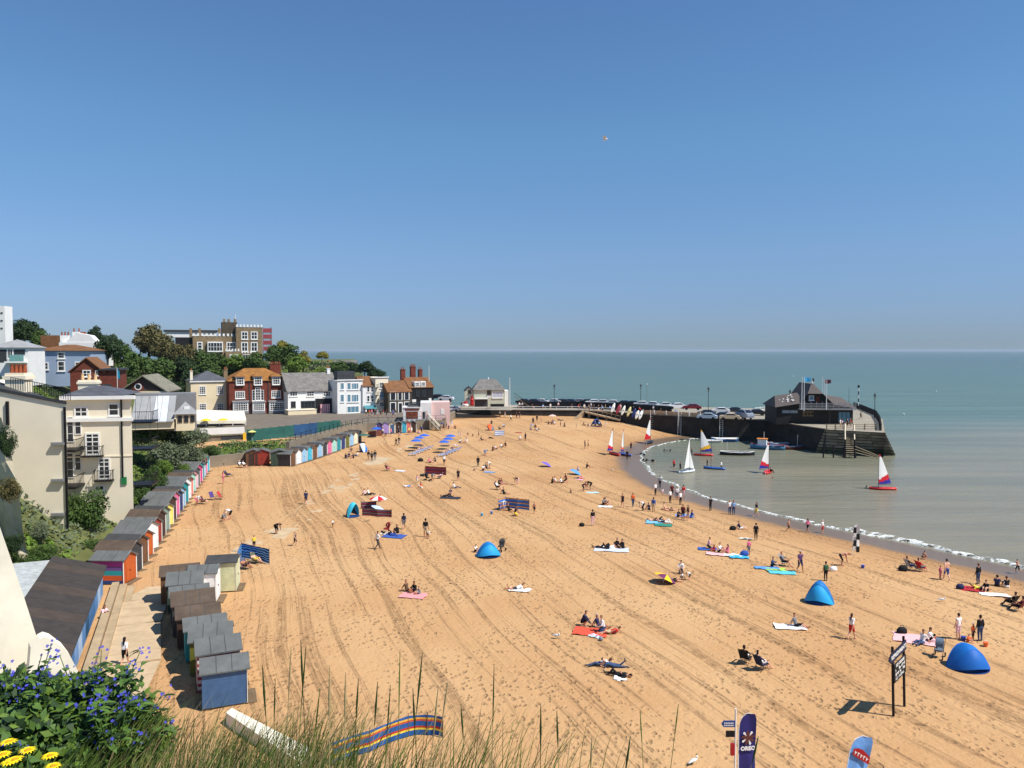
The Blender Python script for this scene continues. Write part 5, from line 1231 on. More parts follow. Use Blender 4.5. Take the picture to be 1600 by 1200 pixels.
BOARDS = [((944,645,957),'#',(236,234,226),'white kayak leaning on the quay, leftmost of the row'),((962,647,958),'#',(150,48,62),'dark red kayak leaning on the quay'),((972,648,958),'#',(228,224,208),'off white kayak right of the red one'),
          ((982,650,958),'#',(214,200,138),'pale yellow kayak in the leaning row'),((989,652,958),'#',(38,46,98),'navy blue kayak in the leaning row'),((995,654.5,958),'#',(230,230,224),'white board next to the navy kayak'),((1001,655,958),'#',(238,238,232),'white board, rightmost of the leaning row')]
rings = []
for f in np.linspace(0, 1, 9):
    w_ = 0.42*math.sin(math.pi*(0.06+0.88*f))**0.7; hgt = 0.17*math.sin(math.pi*(0.08+0.84*f))**0.6
    rings.append([(w_*math.cos(a), -hgt*math.sin(a)*(1.0 if math.sin(a) > 0 else 0.5), 3.0*f) for a in np.linspace(0, 2*math.pi, 10, endpoint=False)])
kme = MB().loft(rings).mesh('hull', M_white, True)
for i, ((px, py, _), _, c, lab) in enumerate(BOARDS):
    p = at_y([955,963,971,980,987.5,993,998.5][i], [645,647.5,649,651,653.5,655,655.5][i], 187.5-1.3*i)
    t = thing('kayak', lab, 'kayak', p, 0, 'kayaks leaning on the quay')
    k = link('hull', kme, t); k.rotation_euler = (R(-14), R(22), 0); k.scale = (0.95, 0.9, 0.85 if i < 5 else 0.75)
    k.material_slots[0].link = 'OBJECT'; k.material_slots[0].material = mat('kayak_%d' % i, c, 0.4, 0.06, 1)
    cp = MB().lathe([(0.0,0),(0.26,0.0),(0.3,0.05),(0.22,0.05)],10,(0,0,0)).build('cockpit', M_dgrey, k, (0, -0.18, 1.5)); cp.rotation_euler = (R(90), 0, 0); cp.scale = (0.4, 0.7, 1)
# ------------------------------------------------------------------ cars
def car_meshes():
    prof = [(-2.1,0.35),(-2.12,0.75),(-1.95,0.92),(-1.2,1.0),(-0.55,1.42),(0.9,1.45),(1.65,1.0),(2.05,0.9),(2.12,0.6),(2.08,0.32)]
    bd = MB(); rings = []
    for y, k in ((-0.84,0.93),(-0.8,1.0),(0.8,1.0),(0.84,0.93)): rings.append([(x*(0.985 if k < 1 else 1), y*(1 if z < 1.05 else 0.82), z if k == 1 or z < 0.6 else 0.3+(z-0.3)*0.985) for x, z in prof])
    bd.loft(rings)
    gl = MB()
    for s_ in (-1, 1):
        gl.add([(-1.05,s_*0.82,1.02),(1.45,s_*0.82,1.02),(0.85,s_*0.705,1.38),(-0.52,s_*0.705,1.36)],[(0,1,2,3) if s_ < 0 else (3,2,1,0)])
    gl.add([(-1.22,-0.68,1.03),(-1.22,0.68,1.03),(-0.6,0.6,1.4),(-0.6,-0.6,1.4)],[(3,2,1,0)]).add([(1.62,-0.68,1.04),(1.62,0.68,1.04),(0.96,0.6,1.43),(0.96,-0.6,1.43)],[(0,1,2,3)])
    wh = MB().lathe([(0.18,-0.1),(0.31,-0.09),(0.32,0.09),(0.18,0.1)],12)
    lt = MB().box(-0.05,-0.16,-0.07,0.05,0.16,0.07)
    return bd.mesh('body', M_white), gl.mesh('windows', M_glass), wh.mesh('wheel', M_black), lt.mesh('light', M_white)
CB, CG, CW, CL = car_meshes()
def car(p, rz, c, label, s_=1.0, group='cars parked along the pier', name='parked_car', van=False):
    t = thing(name, label, 'van' if van else 'car', p, rz, group)
    bo = link('body', CB, t); bo.material_slots[0].link = 'OBJECT'; bo.material_slots[0].material = mat('car_%d_%d_%d' % c, c, 0.25, 0.04, 0.5, spec=0.6)
    gl = link('windows', CG, t); gl.scale = (1, 1.012, 1.004)
    if van: bo.scale = (1.1, 1.1, 1.45); gl.scale = (1.12, 1.115, 1.455)
    for x in (-1.3, 1.32):
        for y in (-0.78, 0.78): w_ = link('wheel', CW, t, (x, y, 0.32)); w_.rotation_euler = (R(90), 0, 0)
    for y in (-0.6, 0.6): link('headlight', CL, t, (-2.1, y, 0.68)); 
    for y in (-0.62, 0.62): l = link('tail_light', CL, t, (2.08, y, 0.75)); l.material_slots[0].link = 'OBJECT'; l.material_slots[0].material = M_redp
    return t
CARS = [(818,'dark',(30,34,40)),(833,'dark blue',(40,50,66)),(846,'white',(226,226,224)),(866,'white',(226,226,224)),(879,'dark grey',(62,66,70)),(891,'slate blue',(66,76,92)),(905,'grey',(150,152,154)),(918,'dark green',(36,48,44)),
        (927,'white',(232,232,230)),(941,'silver',(190,192,194)),(958,'white',(228,228,226)),(975,'dark grey',(54,58,60)),(988,'black',(24,24,26)),(1003,'white',(234,234,232)),(1020,'white',(230,230,226)),(1039,'pale grey',(206,208,208)),(1058,'white',(232,232,230)),(1082,'dark red',(130,34,40))]
for i, (px, nm, c) in enumerate(CARS):
    f = (px-812)/(1059-812); k = min(2, max(0, int(f*3)))
    ia = [0, 1, 2, 3]; xs_ = [812, 905, 985, 1090]
    for j in range(3):
        if xs_[j] <= px <= xs_[j+1]: u = (px-xs_[j])/(xs_[j+1]-xs_[j]); q = SCR[j].lerp(SCR[j+1], u) if j < 2 else SCR[2].lerp(SCR[3], min(1.35, u*1.4)); break
    p = q + Vector((0, 2.6, 0.92)); p.x = (px-800)/F*p.y*1.0
    car(p, R(random.uniform(-25, 5)), c, '%s car parked behind the black screen wall%s' % (nm, '' if nm not in ('white', 'dark grey') else ', %s along the row' % ['first', 'second', 'third', 'fourth', 'fifth', 'sixth', 'seventh', 'eighth'][[q_ for q_, (a_, b_, c_) in enumerate(CARS) if b_ == nm].index(i)]))
for px, py, c, lab, rz, van in [(1104,650,(70,74,80),'dark grey car at the near end of the pier car park',-15,False),(1105,655.5,(176,190,200),'pale blue grey car beside the lamp post on the pier',-20,False),(1128,654,(52,66,84),'dark blue car between two white cars on the pier',-18,False),
     (1126,646,(232,232,230),'white estate car at the seaward side of the pier car park',-15,False),(1147,645.5,(40,44,50),'black car behind the camper van',-15,False),(1140,656,(214,186,150),'beige car with its roof rack near the railing',-15,False),(1162,655,(146,158,172),'silver blue camper van on the pier road',-68,True),(1181,649,(30,32,36),'black car at the end of the pier car park',-10,False)]:
    p = at(px, py, PZ); car(p, R(rz), c, lab, van=van, name='camper_van' if van else 'parked_car')
for px, py, d, c, lab in [(683,624,208,(40,46,56),'dark car parked at the right end of the black house'),(697,626,206,(226,228,230),'white car parked by the slip road'),(706,643,196,(232,232,232),'white car above the cafe wing')]:
    p = at_y(px, py, d); car(p, R(-10), c, lab, group='cars parked in the town')
# ------------------------------------------------------------------ beach huts
M_felt = mat('roof_felt', (98, 100, 98), 0.85, 0.2, 1.2, bump=0.3, bscale=12)
M_felt2 = mat('brown_roof_felt', (88, 74, 62), 0.85, 0.25, 1.2, bump=0.3, bscale=12)
FELTS = [M_felt, M_felt2, mat('dark_roof_felt', (66, 66, 66), 0.85, 0.2, 1.2), mat('pale_roof_felt', (98, 100, 98), 0.85, 0.18, 1.0)]
def hut(p, rz, w_, d, h, rise, wall_c, front_c, label, felt=0, door_c=None, group=None, stripe=None, trim=None, name='beach_hut', flat=False, mono=False):
    """local: front (door end) faces -y; ridge runs front to back; w_ across, d deep"""
    t = thing(name, label, 'beach hut', p, rz, group)
    wm = boards('hut_%d_%d_%d' % wall_c, wall_c, 0.14, 'z'); fm = boards('hut_%d_%d_%d' % front_c, front_c, 0.14, 'z')
    if stripe: wm = stripe
    hw = w_/2
    # side and back walls
    sw = MB(); sw.box(-hw, 0.05, 0.08, -hw+0.06, d, h).box(hw-0.06, 0.05, 0.08, hw, d, h)
    sw.prism([(-hw+0.06, 0.08), (hw-0.06, 0.08), (hw-0.06, h), (0, h+rise-0.05), (-hw+0.06, h)], d-0.06, d-0.002)
    sw.build('side_wall', wm, t)
    fr = MB(); fr.prism([(-hw, 0.08), (hw, 0.08), (hw, h), (0, h+rise-0.02), (-hw, h)], 0.0, 0.05); fr.build('front_wall', fm, t)
    bs = MB().box(-hw+0.05, 0.06, -0.3, hw-0.05, d-0.05, 0.08).box(-hw, -0.5, -0.3, hw, -0.01, 0.05); bs.build('floor', M_wood, t)
    # double doors
    dm = boards('door_%d_%d_%d' % (door_c or front_c), door_c or front_c, 0.12, 'x'); dw = w_*0.3
    for s_ in (-1, 1):
        dr = MB().box(min(0.01*s_, s_*dw), -0.035, 0.12, max(0.01*s_, s_*dw), -0.004, h*0.92).build('door', dm, t)
        MB().box(s_*0.08-0.02, -0.06, h*0.45, s_*0.08+0.02, -0.036, h*0.45+0.12).build('handle', M_metal, dr)
    tm = MB(); tmm = mat('trim_%d_%d_%d' % (trim or (225, 222, 214)), trim or (225, 222, 214), 0.6)
    for s_ in (-1, 1):
        tm.add([(s_*(hw+0.13), -0.1, h-0.14), (0, -0.1, h+rise-0.02), (0, -0.1, h+rise+0.1), (s_*(hw+0.13), -0.1, h-0.02)], [(0,1,2,3) if s_ > 0 else (3,2,1,0)])
        tm.box(s_*hw-0.05, -0.03, 0.08, s_*hw+0.05, 0.0, h-0.05)
    tm.build('bargeboard', tmm, t)
    th = 0.07; ov = 0.14
    for s_ in (-1, 1):
        e = (s_*(hw+ov), h-ov*rise/hw); r_ = MB()
        q = [(0, h+rise), (e[0], e[1]), (e[0], e[1]+th), (0, h+rise+th)]
        if s_ > 0: q = q[::-1]
        r_.prism(q if s_ < 0 else [q[3], q[2], q[1], q[0]][::-1], -0.16, d+0.12)
        ro = r_.build('roof_slope', FELTS[felt], t)
        for k in (0.33, 0.68):
            y = d*k; MB().add([(0.0, y-0.02, h+rise+th+0.005), (0, y+0.02, h+rise+th+0.005), (e[0], y+0.02, e[1]+th+0.006), (e[0], y-0.02, e[1]+th+0.006)], [(0,1,2,3) if s_ < 0 else (3,2,1,0)]).build('felt_seam', FELTS[2], ro)
    return t
def row_pts(a, b, n): return [Vector(a).lerp(Vector(b), i/(n-1)) for i in range(n)]
# --- near row: ridges run across the row, backs to the path on the left
def d2(a, b): return math.atan2(b[1]-a[1], b[0]-a[0])
PAL = dict(white=(232,230,226), cream=(226,220,186), palegreen=(206,208,164), blue=(70,102,140), lblue=(146,186,212), teal=(40,140,146), cyan=(70,176,200), navy=(48,62,108), pink=(216,110,150), hotpink=(206,70,130), yellow=(228,214,110),
           green=(92,124,108), sage=(128,150,136), olive=(104,106,42), red=(150,56,44), brown=(110,78,54), dbrown=(70,52,44), grey=(92,94,96), dgrey=(62,62,64), lilac=(180,154,210), purple=(92,70,120), coral=(232,128,112), orange=(190,92,40), mint=(160,206,190), dgreen=(58,74,62))
NEAR = [('blue','blue','blue boarded hut nearest the camera in the near row',0),('red','cream','hut with red and white striped end, second from the camera',0),('olive','olive','olive green hut, third from the camera',0),('teal','white','dark teal hut, fourth from the camera',0),
        ('dbrown','brown','dark brown hut with grey felt roof, fifth from the camera',1),('dgrey','white','charcoal hut with brown felt roof, sixth from the camera',1),('dgrey','grey','charcoal hut with twin pale roofs in the near row',0),('dgreen','white','dark hut with grey roof before the white hut',0),('brown','brown','low hut with rusty brown roof beside the white hut',1)]
a0 = Vector((-15.4, 40.3)); a1 = Vector((-24.7, 56.8)); ang = d2(a0, a1)
for i, (wc, fc, lab, fe) in enumerate(NEAR):
    p = a0.lerp(a1, i/8); rz = ang - R(90) + R(90)        # front faces the sea: local -y -> right
    rz = ang + R(0)
    st = stripes('red_white_boards', [((150,60,62),1),((206,196,184),1)], 0.36, 'z') if i == 1 else None
    hut((p.x + 1.2, p.y, gz(p.x, p.y)), R(112 + random.uniform(-5, 5)), 1.85 + random.uniform(-0.1, 0.12), 2.3 + random.uniform(-0.15, 0.2), 2.0 + random.uniform(-0.18, 0.16), 0.5 + random.uniform(-0.12, 0.1), PAL[wc], PAL[fc], lab, fe, group='near row of beach huts', stripe=st)
p = on_sand(334, 938); hut((p.x+0.2, p.y+0.3, p.z), R(102), 2.0, 1.9, 2.25, 0.35, PAL['white'], PAL['white'], 'white boarded hut standing out from the near row', 3, group='near row of beach huts')
p = on_sand(368, 921); hut((p.x, p.y+0.5, p.z), R(102), 2.1, 2.1, 2.3, 0.3, PAL['palegreen'], PAL['palegreen'], 'pale green boarded hut at the end of the near row', 2, group='near row of beach huts')
# --- left row
LEFT = ['rainbow','dgrey','brown','orange','white','red','dbrown','sage','yellow','dbrown','pink','navy','lblue','teal','white','coral','mint','pink2','grey','hotpink','teal','lblue','pink','cyan']
NM = {'rainbow':'hut with rainbow striped side wall at the near end of the left row','pink2':'pale pink striped hut further along the left row'}
b0 = Vector((-30.6, 60.8)); b1 = Vector((-46.6, 116.5)); ang = d2(b0, b1); seen = {}
rain = stripes('rainbow_boards', [((46,74,128),0.35),((214,96,50),0.4),((52,158,162),0.38),((120,84,140),0.33),((196,76,150),0.44),((120,60,110),0.1)], 2.0, 'z')
ORD = ['first', 'second', 'third', 'fourth']
for i, c in enumerate(LEFT):
    p = b0.lerp(b1, i/(len(LEFT)-1)); k = c if c in PAL else {'rainbow':'orange','pink2':'pink'}[c]
    seen[c] = seen.get(c, 0) + 1
    lab = NM.get(c, '%s hut in the left row' % {'dgrey':'charcoal','dbrown':'dark brown','lblue':'light blue','hotpink':'magenta'}.get(c, c) + (', %s of its colour from the near end' % ORD[seen[c]-1] if LEFT.count(c) > 1 else ''))
    col = PAL[k] if c != 'pink2' else (226, 178, 186)
    dark = PAL[['dgrey','dbrown','grey','dgreen'][i % 4]]
    hut((p.x, p.y, gz(p.x, p.y)), ang - R(20 + random.uniform(-3, 3)), 1.95, 2.9 if i else 2.6, 2.0 + random.uniform(-0.1, 0.25), 0.42 + random.uniform(0, 0.15), PAL['sage'] if c == 'sage' else dark, col, lab, [0, 1, 2, 0, 3][i % 5], group='left row of beach huts', stripe=rain if i == 0 else None)
# --- far row running along the sea wall
FAR = ['brown','white','lblue','cyan','brown','lblue','dgrey','pink','mint','teal','navy','olive','lblue','cream','dgrey']
c0_ = on_sand(458, 728); c1_ = on_sand(562, 692); seen = {}
ang = d2(c0_, c1_)
for i, c in enumerate(FAR):
    p = c0_.lerp(c1_, i/(len(FAR)-1)); seen[c] = seen.get(c, 0) + 1
    lab = '%s hut in the far row' % {'lblue':'light blue','dgrey':'charcoal'}.get(c, c) + (', %s of its colour from the left' % ORD[seen[c]-1] if FAR.count(c) > 1 else '')
    hut((p.x, p.y, gz(p.x, p.y)), ang, 1.75, 2.2, 2.0, 0.5, PAL[['dgrey','dbrown','grey'][i % 3]], PAL[c], lab, i % 3, group='far row of beach huts')
for px, py, c, lab, rz in [(396,728,'brown','open fronted brown timber shed left of the red shed',16),(409.5,727.5,'red','dark red shed with arched front',16),(437,728.5,'dgreen','dark green shed at the head of the far row',18)]:
    p = on_sand(px, py); hut((p.x, p.y, p.z), R(rz), 2.6 if c == 'dgreen' else 2.2, 2.4, 2.2, 0.4, PAL[c], PAL[c], lab, 0, group='sheds by the retaining wall', door_c=PAL['dbrown'] if c == 'brown' else PAL[c], name='beach_shed', trim=PAL[c])
# --- pastel huts facing the camera by the cafe
for px, c, lab in [(593,'purple','purple hut beside the lilac hut near the cafe'),(603,'lilac','lilac hut with pointed front near the cafe'),(613,'cream','cream and blue striped hut near the cafe'),(623,'dbrown','dark brown hut in the pastel huts near the cafe'),(630.5,'cyan','turquoise hut left of the coral hut'),(637,'coral','coral pink hut near the cafe'),(645.5,'dbrown','low dark red brown hut right of the coral hut')]:
    p = on_sand(px, 678.5 - (px-593)*0.05); hut((p.x, p.y, p.z), R(12), 1.35, 2.0, 2.1, 0.45, PAL[c], PAL[c], lab, 0, group='pastel huts by the cafe', door_c=PAL['blue'] if c == 'cream' else None)
# cafe stairs to the sand
s0 = on_sand(687, 673); s1 = at_y(668, 653, 168.5)
t = thing('beach_stairs', 'wooden stairs with pale handrails from the cafe down to the sand', 'stairs')
for i in range(12): p = s0.lerp(s1, i/11); MB().box(p.x-0.2, p.y-0.1, p.z-0.05, p.x+0.2, p.y+1.5, p.z+0.02).build('tread', M_wood, t)
for yy in (-0.12, 1.5):
    MB().tube([s0+Vector((0,yy,0.9)), s1+Vector((0,yy,0.95))], 0.07, 6).build('handrail', M_canvas, t); MB().tube([s0+Vector((0,yy,0.1)), s1+Vector((0,yy,0.1))], 0.09, 6).build('stringer', M_canvas, t)
    for k in range(4): p = s0.lerp(s1, k/3); MB().box(p.x-0.05, p.y+yy-0.05, p.z-1.2, p.x+0.05, p.y+yy+0.05, p.z+0.95).build('post', M_wood, t)
# --- long blue chalet with strip roof
F0 = at(107, 1012, 2.9); F1 = at(160, 884, 2.9); BK = at(84, 866, 4.0)
dv = (F1-F0).normalized(); nn = Vector((-dv.y, dv.x, 0)); wd = abs((BK-F1).dot(nn))
F0 = F0 - dv*3.0
t = thing('beach_chalet', 'long blue beach chalet with ribbed dark felt roof below the cream wall', 'chalet', (0, 0, 0))
Lc = (F1-F0).length; NS = 12
for i in range(NS):
    p = F0 + dv*(Lc*i/NS+0.012) - nn*0.3; q = F0 + dv*(Lc*(i+1)/NS-0.012) - nn*0.3
    up = nn*(wd+0.3)+Vector((0,0,1.1))
    MB().add([p, q, q+up, p+up] + [v-Vector((0,0,0.1+0.015*(i%2))) for v in (p, q, q+up, p+up)], [(0,1,2,3),(4,7,6,5),(0,4,5,1),(1,5,6,2),(2,6,7,3),(3,7,4,0)]).build('roof_strip', mat('chalet_felt_brown', (72, 62, 54), 0.9, 0.25, 1.5) if i % 3 == 1 else mat('chalet_felt', (62, 56, 52), 0.9, 0.25, 1.5, stretch=(1, 1, 1)), t)
NP = 12; cyc = [(64,118,168),(64,118,168),(24,84,120),(90,140,190),(178,200,224),(120,160,205)]
for i in range(NP):
    p = F0 + dv*(Lc*i/NP+0.01); q = F0 + dv*(Lc*(i+1)/NP-0.01)
    c = cyc[(i*5+2) % 6] if i < NP-3 else cyc[[3, 4, 5][i-NP+3]]
    MB().add([(p.x,p.y,0.75),(q.x,q.y,0.75),(q.x,q.y,2.83),(p.x,p.y,2.83)] + [(v.x+nn.x*0.08,v.y+nn.y*0.08,z) for v, z in ((p,0.75),(q,0.75),(q,2.83),(p,2.83))], [(0,1,2,3),(4,7,6,5),(0,3,7,4),(1,5,6,2)]).build('door_panel', boards('chalet_%d_%d_%d' % c, c, 0.15, 'x'), t)
e = F1 + nn*wd; MB().add([(F1.x,F1.y,0.6),(e.x,e.y,0.6),(e.x,e.y,3.85),(F1.x,F1.y,2.8)],[(3,2,1,0),(0,1,2,3)][:1]).build('end_wall', boards('chalet_end', (64,118,168), 0.15, 'z'), t)
# grey flat roof behind the chalet
g0 = F0+nn*(wd+0.05); g1 = F1+nn*(wd+0.05); MB().slab([(g0.x,g0.y),(g1.x,g1.y),(g1.x+nn.x*3.2,g1.y+nn.y*3.2),(g0.x+nn.x*3.2,g0.y+nn.y*3.2)], 0.6, 3.7).build('store_block', mat('chippings_roof', (172, 176, 174), 0.95, 0.3, 2.5, bump=0.5, bscale=6), None)
tag(bpy.data.objects['store_block'], 'grey chippings flat roof block behind the long blue chalet', 'store')
# wooden steps / benches in front of the chalet
t = thing('bench_steps', 'long low wooden step benches in front of the blue chalet', 'bench')
for k in range(3):
    p = F0 - nn*(0.5+0.55*k); q = F1 + dv*1.5 - nn*(0.5+0.55*k); z1 = 1.15-0.2*k
    MB().add([(p.x,p.y,0.6),(q.x,q.y,0.6),(q.x-nn.x*0.5,q.y-nn.y*0.5,0.6),(p.x-nn.x*0.5,p.y-nn.y*0.5,0.6),(p.x,p.y,z1),(q.x,q.y,z1),(q.x-nn.x*0.5,q.y-nn.y*0.5,z1),(p.x-nn.x*0.5,p.y-nn.y*0.5,z1)],[(0,1,5,4),(1,2,6,5),(2,3,7,6),(3,0,4,7),(4,5,6,7)]).build('step', mat('bench_wood', (170, 148, 116), 0.9, 0.2, 1.0, stretch=(1,1,1)), t)
# cream stair wall in front (left edge) and low white wall at the foot of the cliff
M_wallw = mat('cream_wall_paint', (238, 228, 204), 0.85, 0.14, 1.1)
sw = Bld('stair_wall', 'cream painted sloping stair wall at the left edge', 'wall', 20, 1200, 15.0, 38)
def profile(pxs, off, dep, nm):
    MB().prism([sw.L(a, b_, off) for a, b_ in pxs], -off, -off+dep).build(nm, M_wallw, sw.t)
profile([(-90,1230),(78,1230),(58,997),(36,928),(-2,818),(-60,660),(-90,600)], 0.0, 0.35, 'upper_wall')
profile([(30,1230),(150,1230),(128,1060),(110,1026),(99,1012),(88,1004),(80,998),(70,995),(62,999),(48,1012)], 0.8, 0.35, 'lower_wall')
w0 = at(362, 1106, 1.3); w1 = at(486, 1170, 1.3)
MB().slab([(w0.x,w0.y),(w0.x-0.1,w0.y-0.5),(w1.x-0.5,w1.y-0.9),(w1.x,w1.y)], 0.3, 1.3).build('white_wall', M_wallw, None)
tag(bpy.data.objects['white_wall'], 'low white flat topped wall at the foot of the cliff behind the grass', 'wall')
# ------------------------------------------------------------------ people: one continuous skin per pose (blended limbs, surface nets)
def surf_nets(val, org, h):
    """mesh of the zero level of a grid of signed distances"""
    nx, ny, nz = val.shape; neg = val < 0
    s = [(i, j, k) for i in (0, 1) for j in (0, 1) for k in (0, 1)]
    cnt = sum(neg[i:nx-1+i, j:ny-1+j, k:nz-1+k].astype(int) for i, j, k in s)
    act = (cnt > 0) & (cnt < 8)
    ids = -np.ones(act.shape, int); ids[act] = np.arange(act.sum())
    I, J, K = np.where(act); P = np.zeros((len(I), 3)); C = np.zeros(len(I))
    for a in s:
        for ax in range(3):
            if a[ax]: continue
            b = list(a); b[ax] = 1
            va = val[I+a[0], J+a[1], K+a[2]]; vb = val[I+b[0], J+b[1], K+b[2]]
            cr = (va < 0) != (vb < 0); t = np.where(cr, va / (va - vb + 1e-12), 0)
            q = np.tile(np.array(a, float), (len(I), 1)); q[:, ax] += t
            P[cr] += q[cr]; C[cr] += 1
    P = P / C[:, None] + np.stack([I, J, K], -1); P = P * h + np.array(org)
    faces = []
    for ax in range(3):
        u, v = [(1, 2), (2, 0), (0, 1)][ax]
        sl0 = [slice(1, -1)]*3; sl0[ax] = slice(0, -1); sl1 = list(sl0); sl1[ax] = slice(1, None)
        a = neg[tuple(sl0)]; b = neg[tuple(sl1)]
        for flip, msk in ((False, a & ~b), (True, ~a & b)):
            g = np.stack(np.where(msk), -1)
            for d in range(3):
                if d != ax: g[:, d] += 1
            def at_(du, dv):
                q = g.copy(); q[:, u] -= du; q[:, v] -= dv; return ids[q[:, 0], q[:, 1], q[:, 2]]
            f = np.stack([at_(1, 1), at_(0, 1), at_(0, 0), at_(1, 0)], -1)
            f = f[(f >= 0).all(1)]
            faces.append(f[:, ::-1] if flip else f)
    return P, np.concatenate(faces)
def body(pelvis, spine, up_head, armL, armR, legL, legR, lat=(1, 0, 0), longhair=False, h=0.024):
    V = lambda p: np.array(p, float)
    pel = V(pelvis); sp = V(spine); sp = sp / np.linalg.norm(sp); la = V(lat); la = la / np.linalg.norm(la); fr = np.cross(sp, la); fr = fr/np.linalg.norm(fr)
    if fr[1] > 0 and abs(sp[2]) > 0.3: fr = -fr
    hd = V(up_head); hd = hd/np.linalg.norm(hd); neck = pel + sp*0.5
    B = []                              # a, b, ra, rb, slot
    for s_ in (-1, 1):
        B.append((pel + la*s_*0.06, pel + sp*0.22 + la*s_*0.05, 0.112, 0.098, 4.5))
        B.append((pel + sp*0.2 + la*s_*0.05, pel + sp*0.40 + la*s_*0.085, 0.1, 0.105, 1))
        sh = pel + sp*0.46 + la*s_*0.165; el, wr = [V(q) for q in (armL if s_ < 0 else armR)]
        B.append((pel + sp*0.44 + la*s_*0.07, sh, 0.075, 0.062, 1))
        B.append((sh, el, 0.056, 0.043, 2)); B.append((el, wr, 0.043, 0.029, 3))
        hv = wr - el; hv = hv/np.linalg.norm(hv); B.append((wr, wr + hv*0.075, 0.031, 0.034, 0))
        kn, an, toe = [V(q) for q in (legL if s_ < 0 else legR)]; hp = pel + la*s_*0.09 - sp*0.02
        mid = hp + (kn-hp)*0.5
        B.append((hp, mid, 0.092, 0.078, 4)); B.append((mid, kn, 0.078, 0.058, 5)); B.append((kn, kn+(an-kn)*0.35, 0.057, 0.055, 6)); B.append((kn+(an-kn)*0.35, an, 0.055, 0.036, 6))
        B.append((an, toe, 0.043, 0.032, 8))
    B.append((neck, neck + hd*0.1, 0.055, 0.052, 0))
    hc = neck + hd*0.17; f2 = fr - hd*np.dot(fr, hd); f2 = f2/np.linalg.norm(f2); l2 = np.cross(f2, hd)
    B.append((hc + f2*0.012, hc + hd*0.075, 0.078, 0.092, 7.5))
    B.append((hc + f2*0.09 - hd*0.0, hc + f2*0.1 - hd*0.012, 0.014, 0.017, 0))          # nose
    for s_ in (-1, 1): B.append((hc + l2*s_*0.085 + hd*0.02, hc + l2*s_*0.088 - hd*0.015, 0.016, 0.012, 0))   # ears
    if longhair: B.append((hc - f2*0.05 + hd*0.02, neck - f2*0.11 - sp*0.1, 0.07, 0.045, 7))
    pts = np.array([q for b in B for q in b[:2]]); lo = pts.min(0) - 0.16; hi = pts.max(0) + 0.16
    n = np.ceil((hi-lo)/h).astype(int) + 1
    G = np.stack(np.meshgrid(*[lo[i] + h*np.arange(n[i]) for i in range(3)], indexing='ij'), -1)
    def dist(X, b):
        a, e, ra, rb, _ = b; d = e - a; L2 = d.dot(d) + 1e-12; t = np.clip(((X-a) @ d)/L2, 0, 1)
        return np.linalg.norm(X - a - t[..., None]*d, axis=-1) - (ra + (rb-ra)*t)
    val = None; k = 0.03
    for b in B:
        d = dist(G, b)
        if val is None: val = d
        else:
            hh = np.clip(0.5 + 0.5*(val-d)/k, 0, 1); val = val*(1-hh) + d*hh - k*hh*(1-hh)
    P, Fq = surf_nets(val, lo, h)
    c = P[Fq].mean(1); D = np.stack([dist(c, b) for b in B], -1); w = D.argmin(1); slot = np.array([b[4] for b in B])[w]
    rel = c - hc; hairy = ((rel @ hd) > 0.105) | (((rel @ f2) < -0.015) & ((rel @ hd) > -0.05))
    slot = np.where(slot == 7.5, np.where(hairy, 7, 0), slot)
    slot = np.where(slot == 4.5, np.where(((c-pel) @ sp) > 0.09, 1, 4), slot).astype(int)
    mb = MB(); mb.v = [tuple(p) for p in P]; mb.f = [tuple(int(i) for i in f) for f in Fq]; mb.m = [int(i) for i in slot]
    # fingers and thumbs
    for s_ in (-1, 1):
        el, wr = [V(q) for q in (armL if s_ < 0 else armR)]; hv = wr-el; hv /= np.linalg.norm(hv)
        sd = np.cross(hv, la) if abs(hv.dot(la)) < 0.9 else np.cross(hv, fr); sd /= np.linalg.norm(sd); pn = np.cross(sd, hv)
        pb = wr + hv*0.075
        for q, (o, ln) in enumerate(((-0.027, 0.07), (-0.009, 0.082), (0.009, 0.078), (0.027, 0.06))):
            p0 = pb + sd*o; mb.tube([Vector(p0), Vector(p0 + hv*ln*0.55 + pn*0.006), Vector(p0 + hv*ln*0.9 + pn*0.03)], [0.0095, 0.0085, 0.0065], 5, 0)
        p0 = wr + hv*0.035 + sd*-0.03; mb.tube([Vector(p0), Vector(p0 - sd*0.03 + hv*0.03), Vector(p0 - sd*0.035 + hv*0.06 + pn*0.012)], [0.011, 0.01, 0.0075], 5, 0)
    me = bpy.data.meshes.new('person_body'); me.from_pydata(mb.v, [], mb.f)
    for _ in range(9): me.materials.append(None)
    me.polygons.foreach_set('material_index', mb.m); me.polygons.foreach_set('use_smooth', [True]*len(me.polygons)); me.update()
    return me
def leg(x, kn, an, toe=None): return [(x,)+kn, (x,)+an, (x,)+(toe or (an[0]-0.17, max(0.035, an[1]-0.045)))]
PO = {}
ST_L = leg(-0.1, (-0.01,0.49), (0.02,0.08)); ST_R = leg(0.1, (-0.01,0.49), (0.02,0.08))
PO['stand'] = body((0,0,0.93),(0,0.02,1),(0,-0.03,1),[(-0.23,0.03,1.12),(-0.24,-0.05,0.88)],[(0.23,0.03,1.12),(0.24,-0.06,0.88)],ST_L,ST_R)
PO['standf'] = body((0,0,0.93),(0,0.02,1),(0,-0.05,1),[(-0.22,0.04,1.13),(-0.18,-0.15,0.98)],[(0.22,0.04,1.12),(0.24,-0.04,0.88)],leg(-0.09,(-0.02,0.49),(0.02,0.08)),leg(0.11,(0.0,0.49),(0.05,0.08)),longhair=True)
PO['phone'] = body((0,0,0.93),(0,0.03,1),(0,-0.18,1),[(-0.24,0.0,1.14),(-0.1,-0.22,1.2)],[(0.24,0.0,1.14),(0.1,-0.22,1.18)],ST_L,ST_R)
